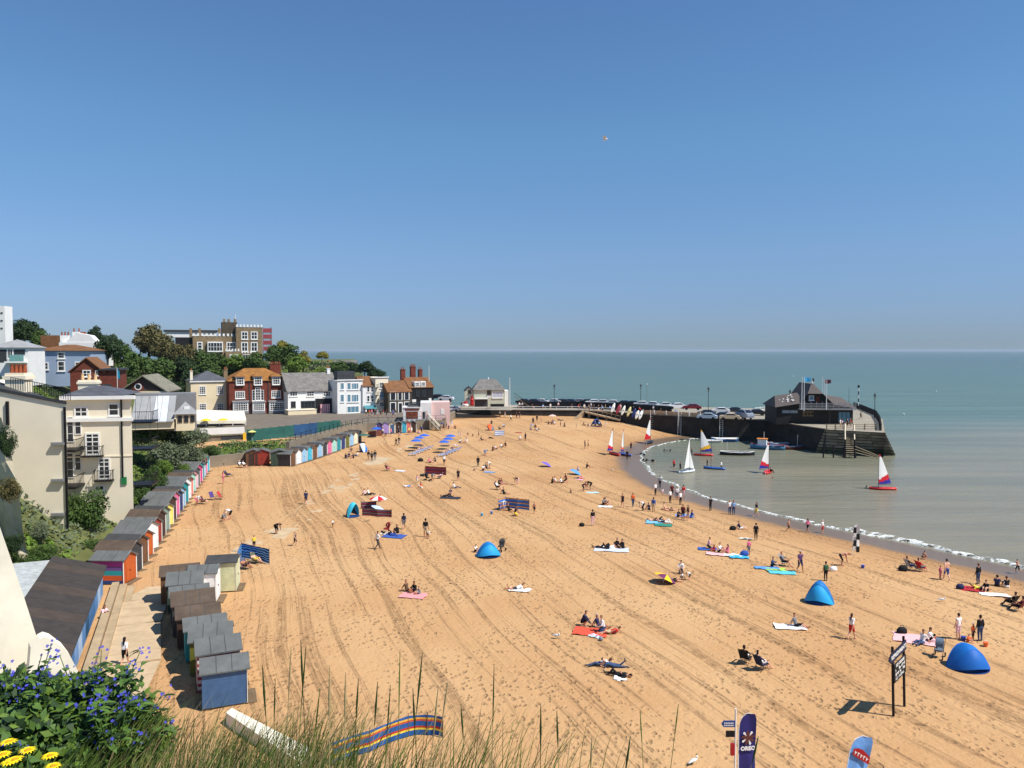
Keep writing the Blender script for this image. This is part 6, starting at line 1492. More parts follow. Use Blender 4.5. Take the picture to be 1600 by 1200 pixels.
PO['walk'] = body((0,0,0.91),(0,-0.05,1),(0,-0.06,1),[(-0.22,-0.12,1.13),(-0.22,-0.28,0.94)],[(0.22,0.14,1.13),(0.23,0.16,0.88)],leg(-0.09,(0.02,0.49),(0.30,0.17),(0.16,0.05)),leg(0.09,(-0.17,0.52),(-0.28,0.09),(-0.45,0.06)))
PO['walkf'] = body((0,0,0.91),(0,-0.04,1),(0,-0.04,1),[(-0.21,0.14,1.13),(-0.21,0.16,0.88)],[(0.21,-0.12,1.13),(0.2,-0.28,0.94)],leg(-0.08,(-0.16,0.52),(-0.25,0.09),(-0.42,0.05)),leg(0.08,(0.02,0.49),(0.28,0.16),(0.14,0.05)),longhair=True)
PO['bend'] = body((0,0.16,0.88),(0,-0.85,0.35),(0,-0.9,-0.2),[(-0.2,-0.3,0.72),(-0.16,-0.36,0.48)],[(0.2,-0.3,0.72),(0.16,-0.38,0.48)],leg(-0.1,(0.0,0.48),(0.08,0.08)),leg(0.1,(-0.04,0.48),(0.05,0.08)))
PO['sit'] = body((0,0.05,0.12),(0,0.3,1),(0,-0.1,1),[(-0.26,0.3,0.36),(-0.27,0.42,0.13)],[(0.26,0.3,0.36),(0.27,0.42,0.13)],leg(-0.12,(-0.36,0.27),(-0.70,0.07),(-0.80,0.2)),leg(0.12,(-0.38,0.22),(-0.76,0.06),(-0.85,0.2)))
PO['sitf'] = body((0,0.05,0.12),(0,0.1,1),(0,-0.15,1),[(-0.24,-0.02,0.33),(-0.15,-0.25,0.36)],[(0.24,-0.02,0.33),(0.15,-0.25,0.36)],leg(-0.12,(-0.30,0.44),(-0.50,0.08)),leg(0.12,(-0.32,0.42),(-0.55,0.08)),longhair=True)
PO['hug'] = body((0,0.05,0.12),(0,-0.12,1),(0,-0.2,1),[(-0.22,-0.2,0.4),(-0.12,-0.42,0.36)],[(0.22,-0.2,0.4),(0.12,-0.42,0.36)],leg(-0.11,(-0.3,0.46),(-0.46,0.08)),leg(0.11,(-0.3,0.46),(-0.46,0.08)))
PO['kneel'] = body((0,0.1,0.36),(0,-0.25,1),(0,-0.2,1),[(-0.23,-0.12,0.55),(-0.15,-0.34,0.45)],[(0.23,-0.12,0.55),(0.15,-0.34,0.45)],leg(-0.12,(-0.2,0.1),(0.22,0.07),(0.36,0.05)),leg(0.12,(-0.2,0.1),(0.22,0.07),(0.36,0.05)))
PO['crouch'] = body((0,0.12,0.32),(0,-0.45,1),(0,-0.35,1),[(-0.22,-0.28,0.45),(-0.1,-0.45,0.25)],[(0.22,-0.28,0.45),(0.1,-0.45,0.25)],leg(-0.14,(-0.24,0.47),(0.02,0.08)),leg(0.14,(-0.24,0.47),(0.02,0.08)))
PO['lie'] = body((0,0,0.11),(0,1,0.03),(0,1,0.1),[(-0.3,0.25,0.07),(-0.3,0.02,0.05)],[(0.3,0.3,0.07),(0.12,0.2,0.23)],leg(-0.11,(-0.42,0.10),(-0.83,0.07),(-0.9,0.2)),leg(0.11,(-0.3,0.40),(-0.55,0.08),(-0.7,0.05)))
PO['prone'] = body((0,0,0.11),(0,0.93,0.3),(0,0.6,0.8),[(-0.22,0.5,0.06),(-0.08,0.7,0.06)],[(0.22,0.5,0.06),(0.08,0.7,0.06)],leg(-0.11,(-0.42,0.08),(-0.83,0.09),(-0.95,0.04)),leg(0.11,(-0.42,0.08),(-0.72,0.36),(-0.68,0.5)))
PO['side'] = body((0,0,0.13),(0.25,0.9,0.25),(0.2,0.7,0.6),[(-0.1,0.55,0.12),(0.1,0.72,0.06)],[(0.3,0.3,0.34),(0.2,0.05,0.22)],leg(-0.06,(-0.4,0.12),(-0.8,0.09),(-0.9,0.1)),leg(0.1,(-0.34,0.26),(-0.62,0.1),(-0.76,0.06)))
PO['chair'] = body((0,0.1,0.42),(0,0.42,1),(0,0.0,1),[(-0.27,0.0,0.62),(-0.25,-0.22,0.58)],[(0.27,0.0,0.62),(0.25,-0.22,0.58)],leg(-0.11,(-0.32,0.46),(-0.62,0.09)),leg(0.11,(-0.32,0.46),(-0.55,0.08)))
PO['recline'] = body((0,0.1,0.36),(0,0.95,0.6),(0,0.6,0.9),[(-0.27,0.2,0.5),(-0.26,-0.04,0.45)],[(0.27,0.2,0.5),(0.2,-0.02,0.48)],leg(-0.11,(-0.32,0.42),(-0.72,0.28),(-0.82,0.38)),leg(0.11,(-0.3,0.48),(-0.62,0.18),(-0.78,0.2)))
PO['run'] = body((0,0,0.92),(0,-0.15,1),(0,-0.1,1),[(-0.24,0.2,1.15),(-0.28,-0.0,1.0)],[(0.25,-0.2,1.2),(0.22,-0.4,1.25)],leg(-0.09,(-0.2,0.58),(-0.12,0.17),(-0.28,0.1)),leg(0.09,(0.12,0.5),(0.45,0.42),(0.5,0.25)))

SKIN = [mat('skin_%d' % i, c, 0.55, 0.06, 3) for i, c in enumerate([(224, 172, 142), (206, 150, 120), (176, 118, 88), (120, 78, 56)])]
CLO = dict(k=(22,22,26), w=(236,234,230), n=(34,42,78), b=(48,84,160), lb=(130,170,214), r=(196,36,40), m=(104,34,44), g=(118,120,124), dg=(58,60,66), y=(232,206,70), o=(232,104,48), p=(222,112,144), pp=(232,190,196), t=(60,150,160), gr=(54,96,66), br=(96,70,50), be=(196,176,142), pu=(92,62,110), j=(58,76,110), wh=(236,234,230))
def cm(c): return mat('cloth_' + c, CLO[c], 0.85, 0.1, 6)
HAIR = dict(d=(34,24,18), b=(84,54,32), l=(176,136,80), g=(170,166,160), r=(130,62,30), w=(236,232,224), k=(18,16,16), h=(228,226,218), n=(30,36,66))
NPERS = 0
def person(p, pose, face, top, bot, hair, label, h=1.7, sl='t', lg='s', skin=None, group=None, jit=True):
    """sl: t short sleeves, l long, n none (vest), x bare chest; lg: s shorts, l long, n bare, d dress"""
    global NPERS; NPERS += 1
    o = link('person', PO[pose], None, p, R(face + (random.uniform(-12, 12) if jit else 0))); s_ = h/1.74; o.scale = (s_*random.uniform(0.96, 1.08), s_, s_)
    tag(o, label, 'person', group)
    sk = SKIN[(NPERS*7) % 3 if skin is None else skin]; T = sk if sl == 'x' else cm(top); Bm = cm(bot)
    hm = mat('hair_' + hair, HAIR[hair], 0.7, 0.15, 8)
    sm_ = [sk, T, T if sl in 'tl' else sk, T if sl == 'l' else sk, T if lg == 'd' else Bm, Bm if lg in 'sl' else (T if lg == 'd' else sk), Bm if lg == 'l' else sk, hm, (cm('dg') if lg == 'l' else sk)]
    for i, m in enumerate(sm_): o.material_slots[i].link = 'OBJECT'; o.material_slots[i].material = m
    return o
def pp(px, py, *a, **k): return person(on_sand(px, py), *a, **k)
# ------------------------------------------------------------------ people on the beach: (px, py of the feet or seat, pose, facing, top, bottom, hair, label, options)
PEOPLE = [
 (478,788,'walk',200,'n','n','d','person in navy carrying a blue bag along the sandy path',dict()),
 (432,834,'bend',70,'k','k','k','person in black bending right over on the open sand',dict(sl='l')),
 (461,853,'walk',80,'dg','k','d','child in dark vest walking with a spade toward the tide',dict(h=1.35,sl='n')),
 (397,858,'stand',20,'y','k','k','boy in yellow top standing behind the wave windbreak',dict(h=1.3)),
 (520,824,'stand',60,'w','k','b','toddler in white top alone left of the turquoise tent',dict(h=0.85)),
 (349,814,'crouch',70,'g','g','b','woman in grey dress crouching beside the stooping white haired man',dict(lg='d')),
 (359,811,'bend',-110,'w','k','g','white haired man in white shirt stooping by the crouching woman',dict()),
 (384,889,'recline',60,'p','k','r','nearer sunbather reclining before the wave windbreak',dict(sl='x')),
 (400,880,'recline',60,'w','y','b','farther sunbather reclining before the wave windbreak',dict(sl='x')),
 (349,756,'standf',100,'p','p','d','woman in pink dress standing near the left hut row',dict(lg='d')),
 (356,745,'recline',80,'k','j','k','person in dark clothes reclining beside the woman in pink',dict(lg='l')),
 (376,731,'chair',60,'w','be','g','left one of two people in white seated by the brown shed',dict()),
 (382,731,'chair',60,'w','k','d','right one of two people in white seated by the brown shed',dict()),
 (308,789,'bend',90,'w','p','r','woman in pink bending over at the teal hut',dict()),
 (318,787,'recline',70,'m','k','b','person reclining in a chair beside the teal hut',dict()),
 (195,1040,'walkf',185,'w','k','k','person in white top and black shorts walking away on the path',dict(h=1.7)),
 (163,965,'hug',70,'pp','k','b','person sitting on the wooden benches before the blue chalet',dict(h=1.7)),
 (619,697,'walk',-60,'k','k','k','left one of a dark dressed couple walking on the path',dict(sl='l',lg='l')),
 (623.5,695,'walk',-60,'k','j','d','right one of a dark dressed couple walking on the path',dict(sl='l',lg='l')),
 (576,719,'stand',170,'k','be','d','leftmost of three people standing near the blue and white tent',dict(sl='l')),
 (581,721,'stand',185,'dg','k','k','middle of three people standing near the blue and white tent',dict(sl='l',lg='l')),
 (586,719,'stand',190,'k','g','k','rightmost of three people standing near the blue and white tent',dict(sl='l',lg='l')),
 (540,716,'hug',60,'k','j','k','person in black seated left in the group by the blue and white tent',dict(sl='l',lg='l')),
 (546,714,'sit',40,'n','k','d','person in navy seated in the group by the blue and white tent',dict()),
 (552,716,'hug',-60,'dg','k','b','person in dark grey seated in the group by the blue and white tent',dict()),
 (557,713,'sit',-90,'w','j','b','person in white seated in the group by the blue and white tent',dict(lg='l')),
 (549,706,'hug',10,'k','k','k','person in black behind the group by the blue and white tent',dict(sl='l')),
 (606,736,'chair',90,'m','p','b','person in a chair beside the white and navy towel',dict()),
 (571,774,'sit',80,'pp','k','r','left one of two seated left of the red and white parasol',dict(lg='l')),
 (577,773,'sit',80,'w','k','d','right one of two seated left of the red and white parasol',dict(lg='l')),
 (594,783,'hug',30,'r','k','b','person in red under the red and white parasol',dict()),
 (652,755,'walk',-20,'pp','w','d','child walking left of the red windbreak group',dict(h=1.2)),
 (638,761,'lie',80,'w','lb','h','person in white hat lying beside the one in orange',dict()),
 (658,763,'hug',-60,'o','w','b','person in orange seated left of the two by the crossed legs',dict()),
 (694,727,'standf',20,'w','k','b','woman in black and white standing above the red windbreak',dict()),
 (672,723,'sit',70,'p','k','d','person seated left above the red windbreak',dict()),
 (680,721,'hug',-40,'g','k','b','person seated right above the red windbreak',dict()),
 (676,752,'bend',30,'g','be','g','grey person stooping at the red windbreak',dict()),
 (686,748,'recline',-60,'pp','be','b','person reclining inside the red windbreak',dict()),
 (716,751,'stand',40,'k','k','k','dark person standing right of the red windbreak',dict()),
 (711,763,'sit',90,'w','j','d','person sitting with crossed legs right of the red windbreak',dict(lg='l')),
 (704,773,'hug',20,'dg','k','d','person in grey sitting on a dark blanket below the crossed legs pair',dict()),
 (698,776,'lie',90,'k','k','k','dark figure lying on the same dark blanket',dict(sl='l',lg='l')),
 (747,729,'stand',30,'k','k','k','tall dark person standing over the group by the blue towel',dict(sl='l',lg='l')),
 (755,735,'hug',40,'w','k','d','person in white seated left in the group by the blue towel',dict()),
 (760,732,'sit',60,'g','k','b','person in grey seated in the middle of the group by the blue towel',dict()),
 (765,732,'bend',-60,'w','be','l','person in white stooping over the group by the blue towel',dict()),
 (741,735,'hug',30,'be','k','b','child sitting alone left of the group by the blue towel',dict(h=1.2)),
 (717,682,'stand',0,'be','w','b','first of four children standing by the dug hole',dict(h=1.35)),(720,684,'stand',90,'p','w','d','second of four children standing by the dug hole',dict(h=1.2)),
 (731,682,'stand',30,'k','br','d','third of four children standing by the dug hole',dict(h=1.3,sl='x')),(748,683,'stand',-60,'be','k','b','fourth and rightmost child by the dug hole',dict(h=1.45)),
 (739,682,'crouch',-20,'br','br','d','small child crouching in the dug hole',dict(h=1.0)),
 (719,692,'hug',40,'w','k','k','left one of two seated right of the loungers',dict()),(729,691,'hug',-50,'w','w','d','right one of two seated right of the loungers',dict()),
 (753,688,'sit',80,'dg','k','b','person sitting on sand left of the bending father',dict()),(768,685,'prone',80,'k','k','b','person lying face down behind the beach group',dict()),
 (758,712,'bend',70,'lb','lb','b','person in pale blue bending over a pile of clothes',dict()),(770,704,'hug',20,'k','k','d','dark person seated beside the pale blue one',dict()),(775,702,'sit',80,'pp','k','l','fair person seated at the end of the same group',dict()),
 (784,699,'sit',60,'w','k','d','person in white seated above the group of four',dict()),(790,697,'hug',-60,'k','k','d','person in black seated above the group of four',dict()),
 (778,765,'chair',70,'w','k','d','person sitting alone in a chair above the big windbreak',dict()),
 (788,772,'sit',60,'k','k','k','dark person seated behind the big windbreak',dict()),
 (768,662,'hug',0,'k','n','d','dark person sitting on the low wall by the orange and grey tent',dict(lg='l')),(781,671,'sit',60,'gr','k','b','person in green behind the pale blue windbreak',dict()),(786,669,'chair',-40,'w','gr','h','person in white sun hat behind the pale blue windbreak',dict()),
 (798,658,'walk',60,'w','k','d','person in white walking near the quay wall',dict(sl='l')),(781,652,'stand',0,'w','k','b','person in white standing at the quay wall steps',dict()),(789,653,'walk',90,'pp','w','l','pale person walking along the quay wall',dict()),(807,654,'stand',40,'k','k','d','left one of a dark pair by the quay wall',dict()),(812,654,'stand',-30,'k','g','b','right one of a dark pair by the quay wall',dict()),
 (832,666,'sit',60,'lb','w','b','person in pale blue in the large seated group below the quay',dict()),(836,668,'hug',40,'k','k','k','person in black in the large seated group below the quay',dict()),(830,672,'sit',30,'g','k','d','person in grey in the large seated group below the quay',dict()),(838,673,'hug',-60,'w','k','b','person in white in the large seated group below the quay',dict()),(833,663,'stand',10,'dg','k','d','person standing in the large group below the quay',dict()),(842,674,'hug',-90,'k','w','d','rightmost person of the large seated group below the quay',dict()),
 (846,660,'stand',60,'br','be','b','brown person standing right of the large seated group',dict(sl='x')),(839,659,'stand',0,'k','k','d','dark person standing behind the large seated group',dict()),
 (857,663,'hug',60,'k','k','d','leftmost of the seated five under the parasol',dict()),(862,663,'hug',20,'k','n','b','second of the seated five under the parasol',dict()),(866,663,'sit',0,'w','k','d','third of the seated five under the parasol',dict()),(864,661,'hug',-40,'dg','k','k','fourth of the seated five under the parasol',dict()),
 (875,657,'prone',80,'k','n','d','dark figure lying right of the pink parasol',dict(lg='l')),(876,666,'stand',70,'br','k','b','child standing left of the crouching dark person',dict(h=1.3,sl='x')),(882,667,'kneel',60,'k','k','k','dark person kneeling on the upper beach',dict()),
 (901,668,'stand',20,'be','be','l','small child standing alone on the upper beach',dict(h=1.1)),(913,665,'sit',70,'m','br','d','person in maroon sitting left of the blue beach shelter',dict()),(919,667,'hug',70,'k','w','k','person in black sitting left of the blue beach shelter',dict()),
 (930,669,'stand',10,'b','k','d','left one of two standing under the blue beach shelter',dict()),(936,669,'stand',-10,'lb','k','b','right one of two standing under the blue beach shelter',dict()),(946,664,'sit',-60,'w','be','b','pale child sitting right of the blue beach shelter',dict(h=1.3)),
 (812,688,'crouch',70,'w','w','h','person in white crouching on the middle beach',dict()),(821,689,'stand',-60,'dg','k','d','dark person standing beside the one in white crouching',dict()),
 (914,702,'standf',90,'k','k','k','left one of the couple standing alone on open sand',dict()),(919,701,'stand',-90,'be','k','b','right one of the couple standing alone on open sand',dict(sl='n')),
 (917,731,'hug',80,'k','k','d','person in black seated above the blue umbrella',dict()),(903,737,'kneel',-90,'lb','b','b','child in blue kneeling beside the blue umbrella',dict(h=1.3)),(957,735,'sitf',-90,'w','w','d','toddler in white sitting near the tide line',dict(h=0.95)),
 (863,755,'hug',60,'k','k','d','person in black seated left in the row of four',dict()),(869,754,'sit',90,'w','be','b','person lying back in the row of four',dict()),(878,755,'sit',80,'w','k','d','person in white in the row of four',dict()),(884,752,'kneel',-60,'m','k','k','person in maroon kneeling in the row of four',dict()),
 (906,748,'lie',80,'dg','p','d','person lying on a pink towel above the stooping pair',dict()),(912,768,'bend',70,'m','dg','b','person in maroon stooping beside the larger one in black',dict()),(922,766,'bend',-80,'k','k','k','large person in black stooping over the pale blue towel',dict(h=1.9)),(892,770,'sitf',40,'br','br','d','small brown child sitting on sand',dict(h=1.0)),
 (780,757,'hug',50,'k','k','d','left one of a pair above the big striped windbreak',dict()),(785,757,'sit',60,'m','pp','b','right one of a pair above the big striped windbreak',dict()),(808,758,'bend',-70,'k','pp','d','person with pale legs bending right of the pair',dict()),
 (785,797,'bend',60,'w','pp','g','pale person bending in front of the big striped windbreak',dict()),(806,806,'kneel',60,'k','y','k','person in black and yellow kneeling by the big windbreak',dict()),(796,798,'sit',60,'k','k','k','dark person seated inside the big windbreak',dict()),
 (835,802,'stand',-30,'be','k','b','child standing right of the big striped windbreak',dict(h=1.3,sl='x')),
 (943,789,'hug',40,'g','k','b','left one of the pair seated with a white towel',dict()),(947,788,'sitf',60,'g','k','d','right one of the pair seated with a white towel',dict()),
 (972.5,793,'walk',0,'k','k','d','person in swimwear walking up from the sea',dict(sl='n',lg='n')),(989,792,'walkf',10,'o','j','r','red haired woman in orange top and jeans',dict(lg='l')),
 (1004,798,'bend',-60,'w','k','d','person in black trousers bending right of the red haired woman',dict(lg='l')),(1014,797,'hug',-70,'n','k','d','person in navy seated behind the blue hoodie',dict()),(1021,800,'stand',170,'b','be','d','person in blue hoodie standing with back turned',dict(sl='l')),
 (1040,797,'sit',70,'br','br','b','sunbather seated right of the blue hoodie',dict(sl='x')),(1046,798,'lie',80,'k','br','d','sunbather lying right of the blue hoodie',dict(sl='x')),
 (926,821,'stand',190,'k','pp','k','person in black top and pink trousers standing alone',dict(lg='l')),
 (938,857,'lie',70,'k','k','k','leftmost of five dark figures on the blankets',dict(sl='l',lg='l')),(946,856,'lie',80,'w','k','k','second of five dark figures on the blankets',dict(lg='l')),(954,857,'side',80,'k','w','d','third of five dark figures on the blankets',dict(sl='l')),(965,855,'hug',-50,'k','k','k','fourth of five dark figures on the blankets',dict(sl='l',lg='l')),(973,857,'hug',-70,'k','k','k','rightmost of five dark figures on the blankets',dict(sl='l',lg='l')),
 (806,921,'prone',-80,'w','dg','b','person lying on a white towel with raised legs',dict(lg='n')),
 (743,862,'hug',60,'w','k','d','child sitting left of the plain blue tent',dict(h=1.3)),
 (631,827,'walkf',200,'n','g','d','woman in navy top and grey shorts walking right of the red pushchair',dict()),(665,839,'stand',180,'k','be','d','man in black top and beige shorts standing over a child',dict(h=1.85)),(669,841,'bend',60,'w','br','d','child in white bending beside the man in black',dict(h=1.05)),
 (590,858,'walk',120,'w','dg','k','person in white and grey walking with a rolled umbrella',dict(lg='l')),(621,833,'hug',-60,'k','k','k','person in black seated beside the red pushchair',dict(sl='l',lg='l')),(612,837,'side',60,'k','b','d','person lying on the blue blanket by the red pushchair',dict(lg='l')),
 (637,924,'sit',60,'br','k','b','leftmost of three seated on a pink blanket on the lower beach',dict(lg='d')),(648,926,'hug',-30,'k','k','k','middle of three seated on a pink blanket on the lower beach',dict(sl='l')),(655,929,'hug',-60,'g','g','b','small figure right in the three on the pink blanket',dict(h=1.2)),
 (986,704,'stand',-40,'m','k','d','person in maroon by the launching trolleys',dict()),(980,718,'stand',0,'k','k','k','dark person at the bow of the blue dinghy',dict(lg='l')),(1031,762,'stand',-150,'g','k','d','dark person standing at the edge of the foam',dict(lg='l')),(1024,774,'stand',30,'w','k','l','woman in white top and black trousers near the foam',dict(lg='l')),(1035,775,'stand',-20,'w','pp','b','child in white near the foam',dict(h=1.05)),
 (1047,786,'stand',20,'w','k','d','man in white shirt and black trousers left in the shore group',dict(lg='l')),(1050,776,'stand',0,'m','k','b','person in maroon behind the shore group',dict()),(1058,781,'stand',160,'w','g','l','person in white standing at the back of the shore group',dict()),(1063,789,'stand',30,'w','k','d','person in white with black trousers in front of the shore group',dict(lg='l')),(1068,778,'stand',180,'r','pp','b','person in red top in the shore group',dict()),
 (1067,812,'standf',-20,'m','k','b','person in maroon standing over the towels',dict()),(1075,813,'standf',-60,'br','be','d','bare shouldered person standing over the towels',dict(sl='n')),(1060,808,'hug',40,'k','k','k','dark figure seated behind the maroon one',dict()),(1079,809,'sit',-80,'b','b','d','person in blue seated right of the standing pair',dict()),
 (1022,814,'lie',70,'k','br','d','first of three lying on the blue mats',dict(sl='x')),(1030,813,'lie',75,'br','k','b','second of three lying on the blue mats',dict(sl='x')),(1040,817,'lie',75,'k','w','d','third of three lying on the green mat',dict(lg='l')),
 (1110,798,'stand',200,'k','k','b','dark clothed person standing at the wet sand',dict(lg='l')),(1140,804,'standf',0,'w','j','l','left one of two women in jeans near the surf',dict(lg='l')),(1146,804.5,'standf',-20,'lb','j','b','right one of two women in jeans near the surf',dict(lg='l')),(1182,807,'walkf',-80,'k','y','d','woman in yellow shorts walking along the surf',dict()),
 (1181,844,'stand',175,'k','k','k','person all in black standing on the sand',dict(lg='l')),(1170,867,'stand',190,'p','g','r','child in pink top standing right of the towels',dict(h=1.45)),(1157,827,'sit',80,'n','w','k','person in navy seated with a black bag',dict()),
 (1232,831,'walk',70,'be','br','d','boy in shorts walking along the surf',dict(h=1.35,sl='x')),(1262,832,'walkf',190,'p','k','b','girl in pink top and dark shorts at the surf',dict(h=1.5)),(1285,833,'stand',30,'w','r','h','child in white top and red shorts at the surf',dict(h=1.4)),
 (1108,858,'kneel',80,'pp','k','b','person kneeling left on the row of towels',dict()),(1115,862,'sitf',-60,'r','r','b','child in red sitting on the pink towel',dict(h=1.2)),(1124,863,'hug',60,'w','k','b','person in white sitting on the row of towels',dict()),(1136,864,'sitf',-80,'p','p','d','long haired girl sitting on the row of towels',dict(h=1.5)),
 (1250,893,'walk',0,'pu','n','g','man in purple top and navy shorts walking toward the camera',dict(h=1.78)),(1207,886,'hug',60,'j','k','b','person in stripes seated on turquoise towels',dict()),(1226,884,'chair',60,'g','k','r','person sitting in the striped deck chair',dict()),(1290,908,'stand',190,'gr','k','k','person in dark green standing behind the blue tent',dict(h=1.6,lg='l')),
 (1064,896,'kneel',0,'w','dg','d','man in white top kneeling with two small children',dict()),(1050,909,'side',80,'m','k','k','person lying beside the yellow and purple umbrella',dict()),(1065,905,'crouch',60,'w','k','b','left small child in white playing before the kneeling man',dict(h=1.0)),(1077,906,'bend',-60,'w','dg','d','right small child in white bending before the kneeling man',dict(h=1.0)),
 (1316,884,'bend',80,'br','k','r','shirtless man in black shorts digging in the sand',dict(sl='x',h=1.8)),
 (1422,890,'chair',100,'k','j','k','person in dark clothes in the white and navy deck chair',dict(lg='l')),(1439,893,'chair',95,'r','g','d','person in the red deck chair',dict()),(1443,874,'crouch',100,'w','br','d','child crouching on wet sand behind the deck chairs',dict(h=1.3,sl='x')),(1469,905,'stand',20,'p','p','l','small child in pink beside the shirtless man',dict(h=1.15)),(1479,907,'walk',185,'b','b','d','shirtless man in blue shorts seen from behind',dict(sl='x',h=1.78)),
 (1528,913,'stand',200,'k','j','b','person in black hoodie and jeans by the red blanket',dict(sl='l',lg='l')),(1532,922,'side',80,'y','k','l','person in pale yellow lying on the blanket',dict()),(1541,924,'hug',-60,'k','k','d','person in black at the end of the blanket',dict()),
 (1558,916,'hug',160,'n','k','d','person in navy sitting with back turned at the right',dict()),(1573,918,'hug',170,'k','w','b','person in black sitting beside the navy one',dict()),(1590,897,'run',-80,'br','k','k','shirtless child running in the shallows',dict(sl='x',h=1.3)),
 (1580,948,'chair',-150,'k','k','k','left one of two in chairs at the right edge',dict(sl='l',lg='l')),(1591,955,'chair',-150,'m','k','k','right one of two in chairs at the right edge',dict(lg='l')),
 (1330,999,'walkf',110,'w','r','b','woman in white top and red shorts walking left of the sign',dict()),(1440,1006,'sit',-50,'w','j','d','left one of two in white tops on the pink towel',dict(lg='l')),(1452,1002,'hug',60,'w','k','k','right one of two in white tops on the pink towel',dict()),
 (1497,999,'stand',190,'w','pp','k','person in white vest and pink shorts with a blue bucket',dict(sl='n')),(1531,1002,'stand',185,'k','j','k','person in dark green hoodie and jeans by the right tent',dict(sl='l',lg='l')),(1520,1001,'stand',30,'o','k','w','child in orange top and white hat',dict(h=1.15)),(1513,1003,'hug',40,'o','o','r','toddler in orange behind the right tent',dict(h=0.95)),
 (1245,979,'sit',60,'g','k','b','person in grey sitting on a pile of white towels',dict()),(1165,1036,'chair',140,'k','w','d','left one of two in black camping chairs',dict()),(1190,1046,'chair',120,'n','w','k','right one of two in black camping chairs',dict()),
 (912,978,'crouch',80,'n','k','d','person in navy kneeling left in the red towel group',dict(sl='l')),(936,980,'sit',70,'n','j','g','person in navy behind the red towel group',dict()),(941,988,'kneel',-80,'w','j','b','person in white kneeling on the red towel',dict(lg='l')),(953,990,'side',-70,'r','be','b','person lying at the right of the red towel',dict()),
 (937,1040,'side',-80,'w','j','b','fair person in white lying on bare sand',dict(lg='l')),(958,1042,'prone',90,'j','j','d','middle one of three lying on bare sand',dict(lg='l')),(966,1056,'lie',-120,'k','k','d','person in black lying on bare sand, nearest the camera',dict(sl='l',lg='l')),
]
for px, py, pose, fc, tp, bt, hr, lab, kw in PEOPLE: pp(px, py, pose, fc, tp, bt, hr, lab, **kw)
def wade(px, py, pose, fc, tp, bt, hr, lab, sink=0.3, **kw):
    p = at(px, py, 0.0); p.z = -sink; person(p, pose, fc, tp, bt, hr, lab, **kw)
wade(1053,730,'stand',20,'r','k','d','person in red wading near the beached trolleys',0.35); wade(1021,722,'crouch',60,'k','k','d','left one of two dark children in the shallows',0.1,h=1.2); wade(1005,720,'crouch',60,'k','k','k','right of the trolley, a dark child sitting in the shallows',0.1,h=1.1)
wade(1207,748,'stand',0,'k','k','k','swimmer with only the head above water',1.42)
# people on the pier and promenade: tiny and much alike
CN = dict(w='white', k='black', lb='pale blue', pp='pale pink', n='navy', r='red', be='beige')
PIER_G = 'people sitting along the black screen wall'
for i in range(15):
    f = i/14; k = 0 if f < 0.34 else (1 if f < 0.67 else 2); u = (f*3) % 1 if f < 1 else 1.0
    q = SCR[k].lerp(SCR[k+1], u if k < 2 or f < 1 else 1.0); q = q + Vector((random.uniform(-0.8, 0.8), -0.9, 0.0))
    MBn = None
    person(q, 'chair' if i % 3 else 'stand', random.uniform(-40, 40), ['w','k','lb','pp','n','r'][i % 6], ['k','be','j','n'][i % 4], ['d','b','g','h'][i % 4], 'tiny distant person in %s along the black screen wall' % CN[['w','k','lb','pp','n','r'][i % 6]], group=PIER_G)
t = thing('long_bench', 'low dark bench running along the black screen wall', 'bench'); pts_ = seg_pts(SCR, 4.0)
for a, b_ in zip(pts_[:-1], pts_[1:]): MB().add([a+Vector((0,-1.1,0)), b_+Vector((0,-1.1,0)), b_+Vector((0,-0.5,0)), a+Vector((0,-0.5,0))]+[v+Vector((0,0,0.36)) for v in (a+Vector((0,-1.1,0)), b_+Vector((0,-1.1,0)), b_+Vector((0,-0.5,0)), a+Vector((0,-0.5,0)))],[(4,5,6,7),(0,1,5,4),(1,2,6,5),(2,3,7,6),(3,0,4,7)]).build('seat', M_dgrey, t)
HP = [(1216,654,'w'),(1222,653.5,'w'),(1228,655,'lb'),(1236,658,'w'),(1244,658,'r'),(1249,658,'w'),(1257,659,'r'),(1313,668,'w'),(1316,669,'pp'),(1324,668,'k'),(1329,668,'r')]
for i, (x, y, c) in enumerate(HP): person(at(x, y, PZ+0.02), 'stand' if i % 2 else 'phone', random.uniform(-60, 60), c, ['k','be','j'][i % 3], ['d','b','g','l'][i % 4], 'tiny distant person in %s standing before the harbour house' % CN[c], group='people on the pier head')
person(at(1345, 655, PZ+0.02), 'walk', 60, 'dg', 'k', 'k', 'lone dark figure walking on the open pier head deck')
PR = [(693,672,'k'),(698,672,'k'),(721,637,'k'),(724,636,'r'),(700,634,'w'),(704,634,'k'),(744,635,'w'),(749,635.5,'pp'),(753,635,'r'),(757,635,'w'),(735,636,'w'),(810,638,'n'),(816,638,'w'),(860,640,'w'),(946,642,'be'),(940,642.5,'k')]
for i, (x, y, c) in enumerate(PR):
    if y > 650: q = on_sand(x, y)
    else: q = at(x, y, 3.65)
    person(q, 'stand' if i % 3 else 'walk', random.uniform(-90, 90), c, ['k','be','j','w'][i % 4], ['d','b','g','k'][i % 4], 'tiny distant person in %s on the quay by the boat house' % CN[c] if y < 650 else ('left one' if x < 695 else 'right one') + ' of two dark figures by the cafe stairs', group='people on the quay' if y < 650 else None)

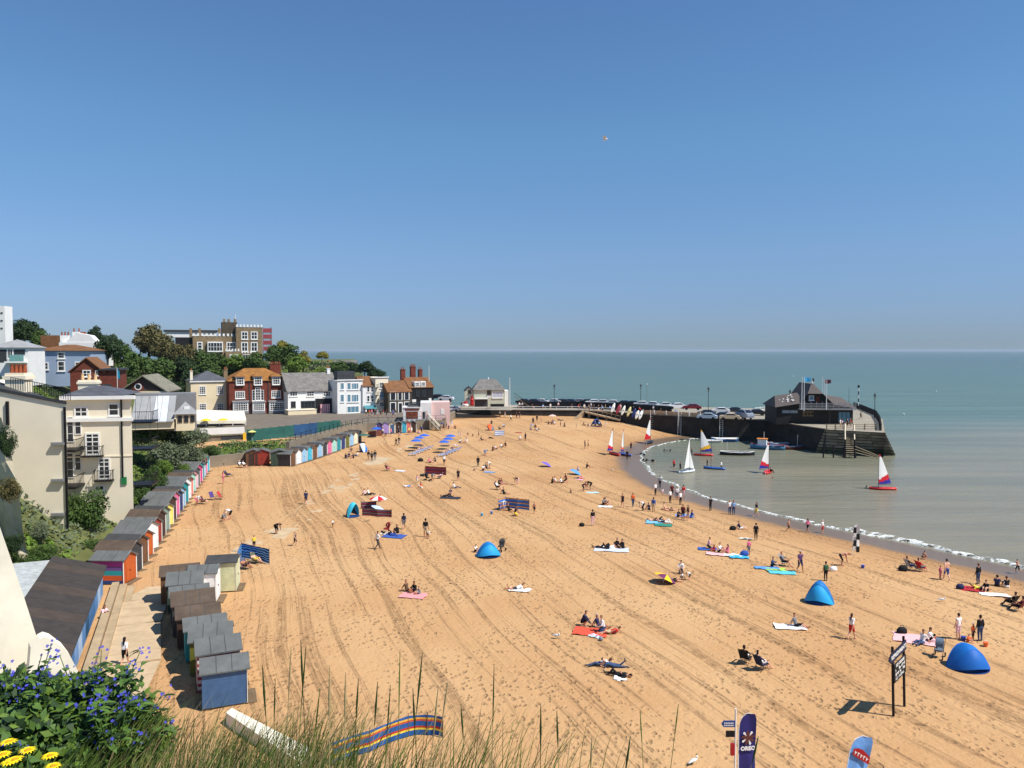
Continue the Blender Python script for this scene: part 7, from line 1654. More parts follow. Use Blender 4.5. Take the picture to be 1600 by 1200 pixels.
# small far crowds, told apart only by their clothes
CN.update(m='maroon', g='grey', y='yellow', o='orange', b='blue', dg='dark grey', p='pink', j='denim blue')
def crowd(pts, cols, where, group, zf, poses=('hug', 'chair', 'stand')):
    for i, (x, y) in enumerate(pts):
        q = zf(x, y); c = cols[i % len(cols)]; po = poses[(i*7+i//3) % len(poses)]
        if po == 'chair': q = q + Vector((0, 0, -0.02))
        person(q, po, random.uniform(-80, 80), c, ['k','be','j','n','w'][i % 5], ['d','b','l','k','g'][(i*3) % 5], 'tiny distant person in %s %s' % (CN[c], where), group=group)
crowd([(598,681),(603,682),(611,681.5),(623,679),(626,680),(639,679.5),(643,679),(655,678),(659,677.5)], ['w','k','p','dg','k','y','w','pp','b'], 'before the pastel huts', 'people before the pastel huts', lambda x, y: on_sand(x, y), ('stand', 'hug'))
crowd([(572,650),(577,651),(581,650),(586,651),(590,650),(595,651),(599,650),(604,651),(614,652),(618,651)], ['w','o','p','k','w','dg','r','k','b','k'], 'on the promenade below the white houses', 'people on the promenade', lambda x, y: at(x, y, 4.0), ('stand', 'phone'))
crowd([(686,664),(691,665),(695,664.5),(701,665),(706,664),(711,665)], ['w','b','k','n','lb','k'], 'on the sand below the pink cafe wing', 'people below the cafe wing', lambda x, y: on_sand(x, y+5), ('hug', 'stand'))
crowd([(652,704),(660,700),(700,706),(707,703),(712,699),(697,710)], ['pp','b','w','k','lb','n'], 'lying at the sun loungers', 'people at the sun loungers', lambda x, y: on_sand(x, y) + Vector((0, -0.4, 0.28)), ('lie',))
crowd([(906,641),(913,642),(920,643),(928,644),(935,644.5),(941,645)], ['k','w','be','dg','k','lb'], 'walking on the quay beside the slipway', 'people on the quay by the slipway', lambda x, y: at(x, y-1, 4.0), ('stand', 'walk'))
# ------------------------------------------------------------------ beach gear
def tent(px, py, w_, h, c1, c2, rz, label, depth=0.75, inner=(20, 60, 120)):
    w_ *= 0.9; h *= 0.92; t = thing('beach_tent', label, 'tent', on_sand(px, py), R(rz)); m1 = mat('tent_%d_%d_%d' % c1, c1, 0.6, 0.06, 1); m2 = mat('tent_%d_%d_%d' % c2, c2, 0.6, 0.06, 1)
    A_ = [12, 35, 58, 80, 100, 118]; NSg = 12
    def hoop(a):
        a = R(a); return [(w_/2*math.cos(s_), depth*w_*0.62*math.cos(a)*math.sin(s_), h*math.sin(a)*(1-abs(math.cos(s_))**1.8)+0.02) for s_ in [math.pi*k/NSg for k in range(NSg+1)]]
    for i, (a, b_) in enumerate(((12, 62), (62, 118))):
        rg = [hoop(a + (b_-a)*k/4) for k in range(5)]; MB().loft(rg, caps=False, closed=False).build('panel', m1 if i == 0 else m2, t, smooth=True)
    for a in (62, 118): MB().tube([(x, y, z+0.01) for x, y, z in hoop(a)], 0.018, 5).build('hoop', m2, t)
    h0 = hoop(12); h1 = hoop(118); MB().add([(p[0]*0.98, p[1], 0.03) for p in h0] + [(p[0]*0.98, p[1]-0.25*math.sin(math.pi*i/NSg), 0.03) for i, p in enumerate(h1)], [(i, i+1, NSg+2+i, NSg+1+i) for i in range(NSg)]).build('groundsheet', mat('tent_floor_%d' % inner[2], inner, 0.7), t)
    return t
BL = (22, 120, 190); BL2 = (18, 96, 160)
tent(552, 807, 1.9, 1.75, (60, 66, 72), (70, 190, 214), 60, 'turquoise pop up tent left of the striped windbreaks')
tent(763, 868, 2.5, 1.35, (36, 150, 214), BL, 195, 'plain bright blue dome tent left of a pushchair'); tent(1280, 941, 2.3, 1.75, (40, 160, 220), (20, 110, 176), 150, 'blue pop up tent with dark opening on the middle right beach')
tent(1511, 1042, 2.7, 1.5, (20, 96, 176), (24, 110, 192), 185, 'large blue triangular tent at the right with family behind'); tent(566, 706, 2.3, 1.7, (40, 110, 190), (200, 214, 232), -60, 'blue and white tent beside the seated group near the far huts')
tent(765, 672, 2.4, 1.4, (110, 112, 116), (226, 96, 40), -80, 'grey and orange tent near the quay'); tent(932, 666, 3.0, 1.9, (60, 84, 140), (50, 74, 130), 10, 'blue beach shelter on the upper beach')
def windbreak(pts, h, m, label, group=None):
    """pts: px points of the foot of the cloth"""
    P = [on_sand(*p) for p in pts]; t = thing('windbreak', label, 'windbreak', P[0]); O = P[0]
    for i, p in enumerate(P): q = p-O; MB().tube([(q.x, q.y, -0.15), (q.x, q.y, h+0.12)], 0.02, 6).build('pole', M_wood, t)
    for a, b_ in zip(P[:-1], P[1:]):
        a = a-O; b_ = b_-O; d = b_-a; nn = Vector((-d.y, d.x, 0)).normalized(); rings = []
        for k in range(7): f = k/6; q = a + d*f + nn*0.10*math.sin(math.pi*f); rings.append([(q.x, q.y, q.z+0.06+(h-0.06-0.05*math.sin(math.pi*f))*j/4) for j in range(5)])
        MB().loft(rings, caps=False, closed=False).build('cloth_panel', m, t, smooth=True)
    return t
def wave_mat():
    m = mat('wave_print', (40, 110, 180), 0.8); n = m.node_tree; b_ = n.nodes['Principled BSDF']; tc = n.nodes.new('ShaderNodeTexCoord'); w_ = n.nodes.new('ShaderNodeTexWave'); w_.bands_direction = 'Z'
    w_.inputs['Scale'].default_value = 1.5; w_.inputs['Distortion'].default_value = 5.0; w_.inputs['Detail Scale'].default_value = 1.2; n.links.new(tc.outputs['Object'], w_.inputs[0])
    r_ = n.nodes.new('ShaderNodeValToRGB'); r_.color_ramp.interpolation = 'CONSTANT'; e = r_.color_ramp.elements
    e[0].color = (*lin((20, 50, 110)), 1); e[1].position = 0.4; e[1].color = (*lin((40, 120, 200)), 1); q = e.new(0.8); q.color = (*lin((150, 205, 235)), 1)
    n.links.new(w_.outputs[0], r_.inputs[0]); n.links.new(r_.outputs[0], b_.inputs['Base Color']); return m
ST1 = stripes('multi_stripe', [((40,90,160),2),((236,214,70),0.6),((190,50,40),0.7),((40,90,160),1.6),((200,80,50),0.6),((226,180,70),0.6)], 0.9, 'z')
ST2 = stripes('dark_stripe', [((60,50,70),1),((150,50,50),0.8),((50,60,100),1),((170,140,100),0.5)], 0.4, 'z'); ST3 = stripes('big_blue_stripe', [((54,116,190),2.0),((232,180,80),0.6),((150,60,60),0.5)], 0.42, 'z')
windbreak([(371,891),(378,872),(421,882)], 1.35, wave_mat(), 'blue wave patterned windbreak beside the pale green hut')
windbreak([(564,795),(588,794)], 0.85, ST2, 'dark striped windbreak behind its longer twin'); windbreak([(566,806),(590,808),(612,809)], 0.9, ST2, 'long dark striped windbreak right of the turquoise tent')
windbreak([(664,745),(665,741),(697,743)], 1.25, stripes('red_stripe', [((120,50,56),1.2),((50,70,120),0.5),((150,70,70),1)], 0.5, 'z'), 'red and blue striped windbreak on the middle beach'); windbreak([(779,797),(790,794),(808,796),(827,798)], 1.3, ST3, 'big blue and orange striped windbreak at the centre')
windbreak([(520,1196),(578,1176),(638,1152),(668,1150),(692,1154)], 1.05, ST1, 'long multicoloured windbreak seen through the foreground grass'); windbreak([(773,681),(788,680.5)], 1.1, stripes('pale_blue_stripe', [((140,160,200),1),((220,224,230),1)], 0.4, 'z'), 'pale blue striped windbreak near the quay'); windbreak([(575,683),(597,681)], 1.2, mat('brown_screen', (120, 70, 54), 0.85), 'brown screen below the purple hut')
def towel(px, py, c, rz, label, w_=0.9, l=1.7, name='towel'):
    p = on_sand(px, py); t = MB(); rg = []
    for i in range(7): rg.append([(-w_/2+w_*j/4+random.uniform(-.07,.07), -l/2+l*i/6+random.uniform(-.08,.08), 0.03+0.07*random.random()**2) for j in range(5)])
    t.loft(rg, caps=False, closed=False); o = t.build(name, mat('towel_%d_%d_%d' % c, c, 0.95, 0.1, 5), None, p, R(rz), True); tag(o, label, 'towel'); return o
W_ = (236,234,230); PK = (232,180,180); TQ = (90,190,200); SB = (120,180,214); NV = (50,60,100)
for a in [(625,736,(216,222,234),70,'white and navy towel beside the person in a chair'),(765,738,(110,160,214),80,'blue towel under the group with a tall dark person'),(926,770,(170,214,230),80,'pale blue towel under the stooping person in black'),(812,922,W_,80,'white towel under the person with raised legs'),(955,859,(200,206,220),80,'pale blanket under five dark figures',1.6,3.2),
 (946,792,W_,80,'white towel beside the pair in grey'),(1023,816,SB,75,'blue mat under the first lying sunbathers',1.8,1.8),(1037,821,(50,130,110),75,'green mat below the blue mat',1.2,1.8),(1105,858,(50,90,170),80,'navy blue towel at the left of the towel row'),(1118,866,PK,70,'pink towel in the towel row'),(1146,868,W_,80,'white towel in the towel row'),(1155,871,(60,170,214),80,'turquoise towel at the right of the towel row'),
 (1198,888,(90,150,210),80,'blue towel left of the striped deck chair',0.9,2.0),(1212,890,(170,206,90),80,'lime green towel before the striped deck chair'),(1222,895,TQ,80,'turquoise towel nearest the camera before the striped deck chair',1.0,2.2),(1235,980,W_,80,'white towels beside the person in grey',1.0,2.0),(1428,999,PK,65,'large pink towel under two in white tops',1.8,2.4),(922,988,(214,84,60),75,'red patterned towel under the seated four',1.5,2.2),
 (930,995,(190,214,230),60,'small pale blue towel by the grey ball',0.5,0.8),(616,838,(60,90,160),75,'blue blanket by the red pushchair',1.5,2.2),(606,834,(214,196,176),80,'beige blanket behind the blue one',1.2,1.5),(646,931,(226,150,150),80,'pink blanket under three on the lower beach',1.3,2.0),(902,750,(226,160,180),80,'pink towel above the stooping pair'),(1517,921,(170,40,50),75,'dark red blanket under the reclining people',1.2,1.6),(1554,930,W_,75,'white towel at the end of the dark red blanket',0.9,2.0),
 (704,778,(50,50,60),80,'dark blanket below the crossed legs pair',1.5,2.6),(1165,842,(230,226,210),70,'pale clothes left on sand before the person in black',0.5,1.2),(968,1062,(230,230,234),60,'white paper and bag by the person lying in black',0.4,0.7),(810,676,(190,60,60),80,'red towel on the upper beach',0.7,1.5),(1070,806,(120,150,210),80,'blue towel under the shore towels group',1.5,2.0)]: towel(*a)
def chair(p, rz, c, label, h=0.42):
    t = thing('folding_chair', label, 'chair', p, rz); m = mat('sling_%d_%d_%d' % c, c, 0.85, 0.1, 4) if not isinstance(c[0], str) else stripes('deck_stripe', [((232,232,232),1),((40,60,120),1)], 0.12, 'x')
    MB().add([(-0.27,-0.32,h-0.02),(0.27,-0.32,h-0.02),(0.27,0.18,h-0.1),(-0.27,0.18,h-0.1),(-0.27,0.5,h+0.55),(0.27,0.5,h+0.55)],[(0,1,2,3),(3,2,5,4),(3,2,1,0),(4,5,2,3)][:2]).build('sling', m, t)
    for s_ in (-0.28, 0.28):
        MB().tube([(s_,0.5,h+0.57),(s_,0.15,h-0.12),(s_,-0.35,0.0)],0.014,5).build('leg', M_metal, t); MB().tube([(s_,-0.33,h),(s_,0.1,h-0.15),(s_,0.4,0.0)],0.014,5).build('leg', M_metal, t); MB().box(s_-0.025,-0.3,h+0.18,s_+0.025,0.3,h+0.2).build('armrest', M_wood, t)
    return t
CC = {1422:('x',), 1439:(190,40,44), 1226:('x',), 1165:(26,26,30), 1190:(28,36,70), 1580:(26,26,30), 1591:(120,50,60), 384:(80,90,110), 400:(90,96,80), 606:(60,110,90)}
for px, py, pose, fc, tp, bt, hr, lab, kw in PEOPLE:
    if pose in ('chair', 'recline'): chair(on_sand(px, py) + Vector((0, 0, 0.0)), R(fc), CC.get(px, (70, 70, 90)), 'chair under the ' + lab, 0.40 if pose == 'chair' else 0.33)
chair(on_sand(333, 781), R(60), (80, 60, 130), 'empty purple chair left of the empty red chair'); chair(on_sand(346, 780), R(80), (190, 60, 60), 'empty red chair on the sand near the teal hut')
# parasols
BLU = mat('royal_blue_canvas', (44, 96, 190), 0.8, 0.06, 1); RW = [mat('red_canvas', (206, 36, 44), 0.8, 0.06), M_white]
ORDN = ['nearest', 'middle', 'farthest']
for i, (px, py) in enumerate([(650,705),(655,700),(663,696),(694,707),(700,702),(704,697)]): parasol(px, py, 0, 1.05, BLU, 'blue parasol, %s of three over the %s loungers' % (ORDN[i % 3], 'left' if i < 3 else 'right'), 2.25, 'blue parasols over the sun loungers', z=gz(*on_sand(px, py).xy))
def sandsol(px, py, rad, m, lab, h=2.1, tilt=0.0): return parasol(px, py, 0, rad, m, lab, h, None, gz(*on_sand(px, py).xy), tilt)
sandsol(588, 683, 1.1, BLU, 'blue parasol before the purple hut'); sandsol(569, 692, 1.2, mat('green_canvas', (60, 96, 84), 0.8), 'dark green parasol at the end of the far huts', 1.9); sandsol(591, 795, 1.05, RW, 'red and white parasol among the striped windbreaks', 1.55); sandsol(863, 660, 1.0, mat('peach_canvas', (226, 190, 176), 0.8), 'pale peach parasol against the quay wall', 1.9)
def fallen(px, py, m, rz, lab):
    t = parasol(px, py, 0, 0.95, m, lab, 0.72, None, gz(*on_sand(px, py).xy)); t.rotation_euler = (R(24), R(12), R(rz)); return t
fallen(852, 729, mat('violet_canvas', (120, 96, 190), 0.8), 70, 'violet parasol lying on its side on open sand'); fallen(897, 741, mat('sky_canvas', (90, 150, 214), 0.8), 60, 'sky blue parasol lying on the sand by the kneeling child'); fallen(589, 800, mat('ice_canvas', (180, 200, 226), 0.8), 80, 'pale blue parasol lying among the windbreaks'); fallen(1036, 910, [M_yellow, mat('plum_canvas', (110, 50, 90), 0.8)], 75, 'yellow and plum umbrella lying beside the reclining person')
# sun loungers
def lounger(p, rz, label):
    t = thing('sun_lounger', label, 'sun lounger', p, rz, 'sun loungers under the blue parasols')
    MB().box(-0.33,-0.95,0.26,0.33,0.35,0.31).build('frame', M_white, t); MB().add([(-0.31,-0.93,0.37),(0.31,-0.93,0.37),(0.31,0.36,0.37),(-0.31,0.36,0.37),(-0.31,0.92,0.78),(0.31,0.92,0.78),(-0.31,-0.93,0.315),(0.31,-0.93,0.315),(-0.31,0.95,0.7),(0.31,0.95,0.7)],[(0,1,2,3),(3,2,5,4),(6,7,1,0),(4,5,9,8)]).build('mattress', stripes('lounger_stripe', [((50,90,170),1),((226,230,236),0.7)], 0.2, 'x'), t)
    for x in (-0.3, 0.3):
        for y in (-0.85, 0.3): MB().box(x-0.03,y-0.03,0,x+0.03,y+0.03,0.26).build('leg', M_white, t)
    return t
k_ = 0
for cx, cy, n_, nm in ((658, 707, 5, 'left'), (703, 709, 6, 'right')):
    for i in range(n_):
        f = i/(n_-1)-0.5; lounger(on_sand(cx+f*22, cy-f*9), R(-70), '%s white framed lounger with blue cushion in the %s row' % (['nearest', 'second', 'third', 'fourth', 'fifth', 'sixth'][i], nm))
# pushchairs
def pushchair(px, py, c, rz, label):
    t = thing('pushchair', label, 'pushchair', on_sand(px, py), R(rz)); m = mat('pram_%d_%d_%d' % c, c, 0.7, 0.1, 3)
    MB().prismx([(-0.25,0.42),(0.2,0.38),(0.38,0.95),(0.3,0.98),(0.1,0.55),(-0.25,0.52)],-0.2,0.2).build('seat', m, t)
    rg = [[(x, 0.32-0.36*math.sin(a), 0.72+0.36*math.cos(a)) for x in (-0.21,-0.1,0.1,0.21)] for a in np.linspace(-0.3,1.6,7)]; MB().loft(rg, caps=False, closed=False).build('hood', m, t)
    for s_ in (-0.24, 0.24):
        MB().tube([(s_,-0.4,0.12),(s_,0.1,0.6),(s_,0.55,1.05)],0.014,5).build('frame', M_metal, t); MB().tube([(s_,0.38,0.14),(s_,-0.05,0.5)],0.014,5).build('frame', M_metal, t)
        for y in (-0.4, 0.38): w_ = MB().lathe([(0.03,-0.025),(0.13,-0.02),(0.13,0.02),(0.03,0.025)],10).build('wheel', M_black, t, (s_*1.12, y, 0.13)); w_.rotation_euler = (0, R(90), 0)
    MB().tube([(-0.24,0.55,1.05),(0.24,0.55,1.05)],0.018,5).build('handle', M_metal, t); return t
pushchair(604,833,(150,36,40),-60,'red pushchair beside the dark seated figures'); pushchair(783,861,(70,66,64),-30,'grey pushchair right of the plain blue tent'); pushchair(1467,1027,(96,110,124),-40,'blue grey pushchair left of the large triangular tent'); pushchair(668,751,(30,30,34),70,'black pushchair at the red windbreak')
for px, py, c, lab, s_ in [(909,822,'k','black bag on the sand left of the one in pink trousers',1),(657,721,'k','black holdall lying above the red windbreak',1.6),(1145,828,'k','black bag beside the seated person in navy',1.2),(1302,892,'w','white carrier bag right of the turquoise towels',1.1),(1411,892,'k','black bag behind the white and navy deck chair',1.4),(1500,920,'n','navy bag on the dark red blanket',1.1),(1409,990,'k','black bag on the pink towel corner',1.2),(1163,868,'b','blue bag at the end of the towel row',1.3)]:
    t = thing('beach_bag', lab, 'bag', on_sand(px, py)); t.scale = (s_, s_, s_); MB().loft([[(0.3*a*math.cos(q), 0.17*a*math.sin(q), z) for q in np.linspace(0, 2*math.pi, 10, endpoint=False)] for a, z in ((0.85,0.0),(1.0,0.08),(0.95,0.22),(0.6,0.34))]).build('body', cm(c), t, smooth=True); MB().tube([(-0.12,0,0.3),(-0.08,0,0.45),(0.08,0,0.45),(0.12,0,0.3)],0.015,5).build('strap', cm('dg'), t)
for px, py, c, lab in [(753,806,(60,170,214),'turquoise bucket left of the big striped windbreak'),(768,803,(50,120,190),'blue bucket nearer the big striped windbreak'),(1505,1001,(40,60,150),'dark blue bucket beside the person in pink shorts'),(1540,1010,(232,110,50),'orange bucket right of the child in orange'),(1348,888,(60,70,170),'blue bucket right of the digging man')]:
    t = thing('bucket', lab, 'bucket', on_sand(px, py)); MB().lathe([(0.1,0),(0.16,0.26),(0.17,0.27)],12).build('pail', mat('pail_%d_%d_%d' % c, c, 0.4), t); MB().tube([(-0.16,0,0.26),(-0.1,0,0.38),(0.1,0,0.38),(0.16,0,0.26)],0.01,5).build('handle', M_white, t)
t = MB().lathe([(0.01,0)]+[(0.14*math.sin(a),0.14-0.14*math.cos(a)) for a in np.linspace(0.2,2.95,9)]+[(0.01,0.28)],14).build('ball', mat('grey_ball', (130,140,150), 0.4, 0.4, 8), None, on_sand(939,1001), 0, True); tag(t, 'grey ball on the sand below the red towel group', 'ball')
# gulls
def gull(p, rz, lab, fly=False):
    t = thing('gull', lab, 'gull', p, rz); rg = []
    for f, r_ in ((0,0.012),(0.12,0.05),(0.4,0.085),(0.7,0.06),(0.85,0.035),(1,0.008)): rg.append([(r_*math.cos(a), -0.25+0.5*f, 0.2+0.05*(1-f)+r_*math.sin(a)) for a in np.linspace(0, 2*math.pi, 8, endpoint=False)])
    MB().loft(rg).build('body', M_white, t, smooth=True); MB().lathe([(0.01,-0.06),(0.05,-0.02),(0.05,0.03),(0.01,0.06)],8,(0,-0.22,0.34 if not fly else 0.26)).build('head', M_white, t); MB().tube([(0,-0.26,0.33 if not fly else 0.25),(0,-0.34,0.31 if not fly else 0.24)],[0.015,0.004],5).build('beak', M_yellow, t)
    for s_ in (-1, 1):
        q = [(s_*0.05,-0.12,0.28),(s_*0.35,-0.16,0.46),(s_*0.72,0.06,0.40),(s_*0.35,0.06,0.43),(s_*0.05,0.1,0.27)] if fly else [(s_*0.06,-0.12,0.3),(s_*0.1,0.0,0.27),(s_*0.05,0.32,0.2),(s_*0.03,0.1,0.3)]
        MB().add(q + [(x, y, z-0.015) for x, y, z in q], [tuple(range(len(q))), tuple(range(2*len(q)-1, len(q)-1, -1))]).build('wing', mat('gull_grey', (214,216,218)), t)
        if not fly: MB().tube([(s_*0.03,0,0.0),(s_*0.03,0.02,0.18)],0.008,5).build('leg', M_yellow, t)
    return t
gull(on_sand(869, 998), R(60), 'gull standing left of the red towel group'); gull(on_sand(1083, 1196), R(120), 'gull standing at the bottom edge left of the flags'); gull(on_sand(1471, 941), R(70), 'gull standing right of the middle blue tent'); gull(at_y(945, 222, 72), R(70), 'gull flying high in the clear sky', True)
# refreshments sign
p0 = on_sand(1396, 1118); p1 = on_sand(1413, 1103); t = thing('sign_board', 'tall black refreshments sign on two posts', 'sign', p0, math.atan2(p1.y-p0.y, p1.x-p0.x)); wS = (p1-p0).xy.length
t.rotation_euler[1] = R(-5.5)
M_navy = mat('sign_navy', (30, 36, 60), 0.6)
for x in (0, wS): MB().box(x-0.05,-0.05,-0.4,x+0.05,0.05,3.65).build('post', M_black, t)
MB().prism([(-0.75,3.2),(-0.45,2.95),(wS+0.12,2.95),(wS+0.12,3.45),(-0.45,3.45)],-0.1,-0.055).build('arrow_board', M_navy, t); MB().box(-0.04,-0.09,1.75,wS+0.04,-0.052,2.72).build('menu_board', M_black, t)
text_mesh('REFRESHMENTS', 0.29, M_white, t, ((wS-0.35)/2, -0.105, 3.2), (R(90), 0, 0), bold=0.006); text_mesh('ICE CREAMS', 0.21, M_white, t, (wS/2, -0.095, 2.58), (R(90), 0, 0), bold=0.006)
for r_ in range(3):
    g_ = MB(); x = 0.12
    while x < wS-0.15:
        wl_ = random.uniform(0.06, 0.11); z_ = 2.28-r_*0.22; g_.box(x,-0.1,z_,x+0.025,-0.092,z_+0.14).box(x+0.025,-0.1,z_+random.choice((0,0.06,0.115)),x+wl_,-0.092,z_+random.choice((0.03,0.09,0.14))+0.001) if random.random() < 0.85 else None; x += wl_+0.03
    g_.build('lettering', M_white, t)
# feather flags, pole with direction plates, chequered flag
def feather(p, h, w_, m, rz, label, lean=0.0):
    t = thing('feather_flag', label, 'flag', p, rz); MB().tube([(0,0,0),(0,0,h*0.75),(0.12*w_,0,h*0.93),(0.5*w_,0,h*1.0),(0.92*w_,0,h*0.97)],[0.025,0.02,0.014,0.01,0.008],6).build('pole', M_white, t); rg = []
    for i in range(13):
        f = i/12; z = 0.5+(h*0.985-0.5)*f; x0 = 0.02+(0.0 if f < 0.75 else ((f-0.75)/0.25)**2*0.32*w_); x1 = w_*(1.0 if f < 0.93 else 1.0-(f-0.93)*1.2); rg.append([(x0+(x1-x0)*j/6, 0.05*math.sin(j*1.1+f*5)*(j/6), z) for j in range(7)])
    c = MB().loft(rg, caps=False, closed=False).build('cloth', m, t, smooth=True); t.rotation_euler[1] = lean; return t
M_oreo = mat('deep_navy_cloth', (44, 40, 104), 0.7, 0.12, 1.2); pf = on_sand(1153, 1222)
t = feather(pf, 3.0, 0.78, M_oreo, R(8), 'dark purple feather flag with cookie print at the bottom edge')
ck = MB(); 
for i in range(9): a = 2*math.pi*i/9+0.2; ck.add([(0.4+0.1*math.cos(a),-0.07,1.95+0.1*math.sin(a)),(0.4+0.28*math.cos(a-0.2),-0.07,1.95+0.3*math.sin(a-0.2)),(0.4+0.31*math.cos(a),-0.07,1.95+0.34*math.sin(a)),(0.4+0.28*math.cos(a+0.2),-0.07,1.95+0.3*math.sin(a+0.2))],[(0,1,2,3)], i % 2)
ck.add([(0.4+0.2*math.cos(a),-0.066,1.95+0.22*math.sin(a)) for a in np.linspace(0,2*math.pi,16,endpoint=False)],[tuple(range(16))],0)
ck.build('cookie_print', [mat('cookie_brown', (96, 54, 48)), M_white], t); text_mesh('OREO', 0.24, M_white, t, (0.4, -0.075, 1.48), (R(90), 0, R(0)), bold=0.012)
t = thing('direction_post', 'white pole with small blue and black direction plates', 'signpost', on_sand(1148, 1224)); MB().tube([(0,0,0),(0,0,3.25)],0.04,8).build('pole', M_white, t)
MB().prism([(-0.62,2.62),(-0.52,2.48),(-0.04,2.48),(-0.04,2.76),(-0.52,2.76)],-0.06,-0.03).build('blue_plate', mat('plate_blue', (34, 66, 130), 0.5), t); MB().box(-0.42,-0.06,2.05,-0.04,-0.03,2.32).build('black_plate', M_black, t); MB().box(-0.2,-0.08,1.25,-0.05,0.05,1.75).build('lifebuoy_box', M_redp, t)
for z_ in (2.66, 2.56): 
    for k in range(6): MB().box(-0.5+k*0.07,-0.064,z_-0.03,-0.45+k*0.07,-0.061,z_+0.025).build('plate_letter', M_white, t)
t = feather(on_sand(1314, 1250), 2.75, 0.95, mat('sky_blue_cloth', (110, 160, 220), 0.7, 0.3, 1.5), R(10), 'sky blue feather flag with red patch at the bottom edge', R(10))
MB().add([(0.1,-0.08,1.95),(0.9,-0.08,1.6),(0.92,-0.08,1.9),(0.55,-0.08,2.18),(0.3,-0.08,2.25),(0.1,-0.08,2.2)],[tuple(range(6))]).build('red_patch', M_redp, t)
for k in range(5): x = 0.18+k*0.14; z_ = 2.06-k*0.06; MB().box(x,-0.09,z_-0.08,x+0.03,-0.083,z_+0.07).box(x+0.03,-0.09,z_-0.02+0.03*(k % 2),x+0.09,-0.083,z_+0.02+0.03*(k % 2)).build('patch_letter', M_white, t)
t = feather(on_sand(1332, 868), 2.9, 0.6, M_white, R(-5), 'black and white chequered feather flag at the tide line')
for z_, x0, x1 in ((2.35, 0.03, 0.3), (1.75, 0.28, 0.58), (1.15, 0.03, 0.3), (0.6, 0.28, 0.58)): MB().add([(x0,-0.08,z_-0.27),(x1,-0.08,z_-0.27),(x1,-0.08,z_+0.27),(x0,-0.08,z_+0.27)],[(0,1,2,3)]).build('black_check', M_black, t)
# ------------------------------------------------------------------ boats
def hull_mesh(L_, B, H):
    rg = []
    for f in np.linspace(0, 1, 9):
        w_ = B/2*(math.sin(math.pi*(0.12+0.62*f)) if f < 0.62 else math.sin(math.pi*(0.12+0.62*0.62))*(1-((f-0.62)/0.38)**2*0.97)); sh = H*(1+0.25*abs(f-0.45)*1.4)
        rg.append([(-L_/2+L_*f, y, z) for y, z in ((-w_,sh),(-w_*0.85,sh*0.45),(-w_*0.35,0.0),(w_*0.35,0.0),(w_*0.85,sh*0.45),(w_,sh),(w_*0.82,sh-0.02),(0,sh-0.14*min(1,w_*3)),(-w_*0.82,sh-0.02))])
    return MB().loft(rg)
def dinghy(px, py, rz, hc, cols, label, z=None, sail=True, mast=4.6, sa=20, jib=False, crew=None):
    p = at(px, py, 0.0) if z is None else on_sand(px, py); t = thing('sailing_dinghy', label, 'dinghy', p + Vector((0,0,-0.08 if z is None else 0.05)), R(rz), 'sailing dinghies')
    hull_mesh(3.5, 1.25, 0.36).build('hull', mat('hull_%d_%d_%d' % hc, hc, 0.35, 0.06, 1), t, smooth=True)
    MB().tube([(0.55,0,0.2),(0.5,0,mast)],[0.035,0.02],6).build('mast', M_metal, t)
    if sail:
        a = R(180+sa); bx, by = 0.55+2.2*math.cos(a), 2.2*math.sin(a); MB().tube([(0.55,0,0.75),(bx,by,0.7)],0.025,6).build('boom', M_metal, t)
        N_ = 26; mb = MB()
        for i in range(N_):
            f0 = i/N_; f1 = (i+1)/N_
            def row(f): c_ = (1-f)**0.85; z_ = 0.82+(mast-0.9)*f; return [(0.53+(bx-0.53)*c_*u+0.10*math.sin(math.pi*u)*math.sin(math.pi*min(1, f+0.15)), by*c_*u+0.16*math.sin(math.pi*u)*(1-f), z_) for u in [w/8 for w in range(9)]]
            r0, r1 = row(f0), row(f1)
            for j in range(8):
                u = (j+0.5)/8; k = 0
                if f0 > 0.85: k = cols[2]
                elif f0 < 0.02+0.11*u: k = cols[1]
                elif f0 < 0.11+0.19*u: k = cols[2] if cols[3] is None else cols[3]
                mb.add([r0[j], r0[j+1], r1[j+1], r1[j]], [(0,1,2,3)], k)
        mb.build('sail', [M_white, mat('sail_blue', (40,44,140), 0.7), mat('sail_red', (200,30,44), 0.7), mat('sail_yellow', (226,176,40), 0.7), mat('sail_orange', (226,96,60), 0.7)], t, smooth=True)
    if jib: MB().add([(1.6,0,0.5),(0.62,0.1,0.8),(0.52,0,3.6)],[(0,1,2)]).build('jib', M_white, t)
    MB().box(-1.85,-0.02,-0.1,-1.72,0.02,0.45).build('rudder', M_white, t)
    return t
RD = (206,52,44); BU = (40,60,120); WH = (225,228,230)
dinghy(960,711,115,RD,(0,1,2,None),'red hulled dinghy with red tipped white sail beached on the left',1,mast=4.9,sa=-60); dinghy(977,712,120,(60,84,150),(0,1,2,4),'blue hulled dinghy beached beside the red one',1,mast=4.9,sa=-50); dinghy(1015,693,60,(40,48,64),(0,2,2,None),'dark hulled dinghy with slim white sail on the far sand',1,mast=5.4,sa=-15)
dinghy(1074,738,35,WH,(0,0,0,0),'white dinghy with two plain white sails in the shallows',jib=True,mast=5.6,sa=20); dinghy(1099,712,160,RD,(0,1,3,3),'red hulled dinghy with yellow and blue footed sail',mast=5.0,sa=20); dinghy(1116,733,150,(44,84,150),(0,0,0,0),'blue dinghy without a sail held by two waders',sail=False,mast=4.8)
dinghy(1200,739,60,RD,(0,1,2,None),'red dinghy with red and blue footed sail near the fishing boat',mast=5.0,sa=-30); dinghy(1379,765,168,RD,(0,1,2,None),'lone red dinghy sailing right of the pier head',mast=5.2,sa=30)
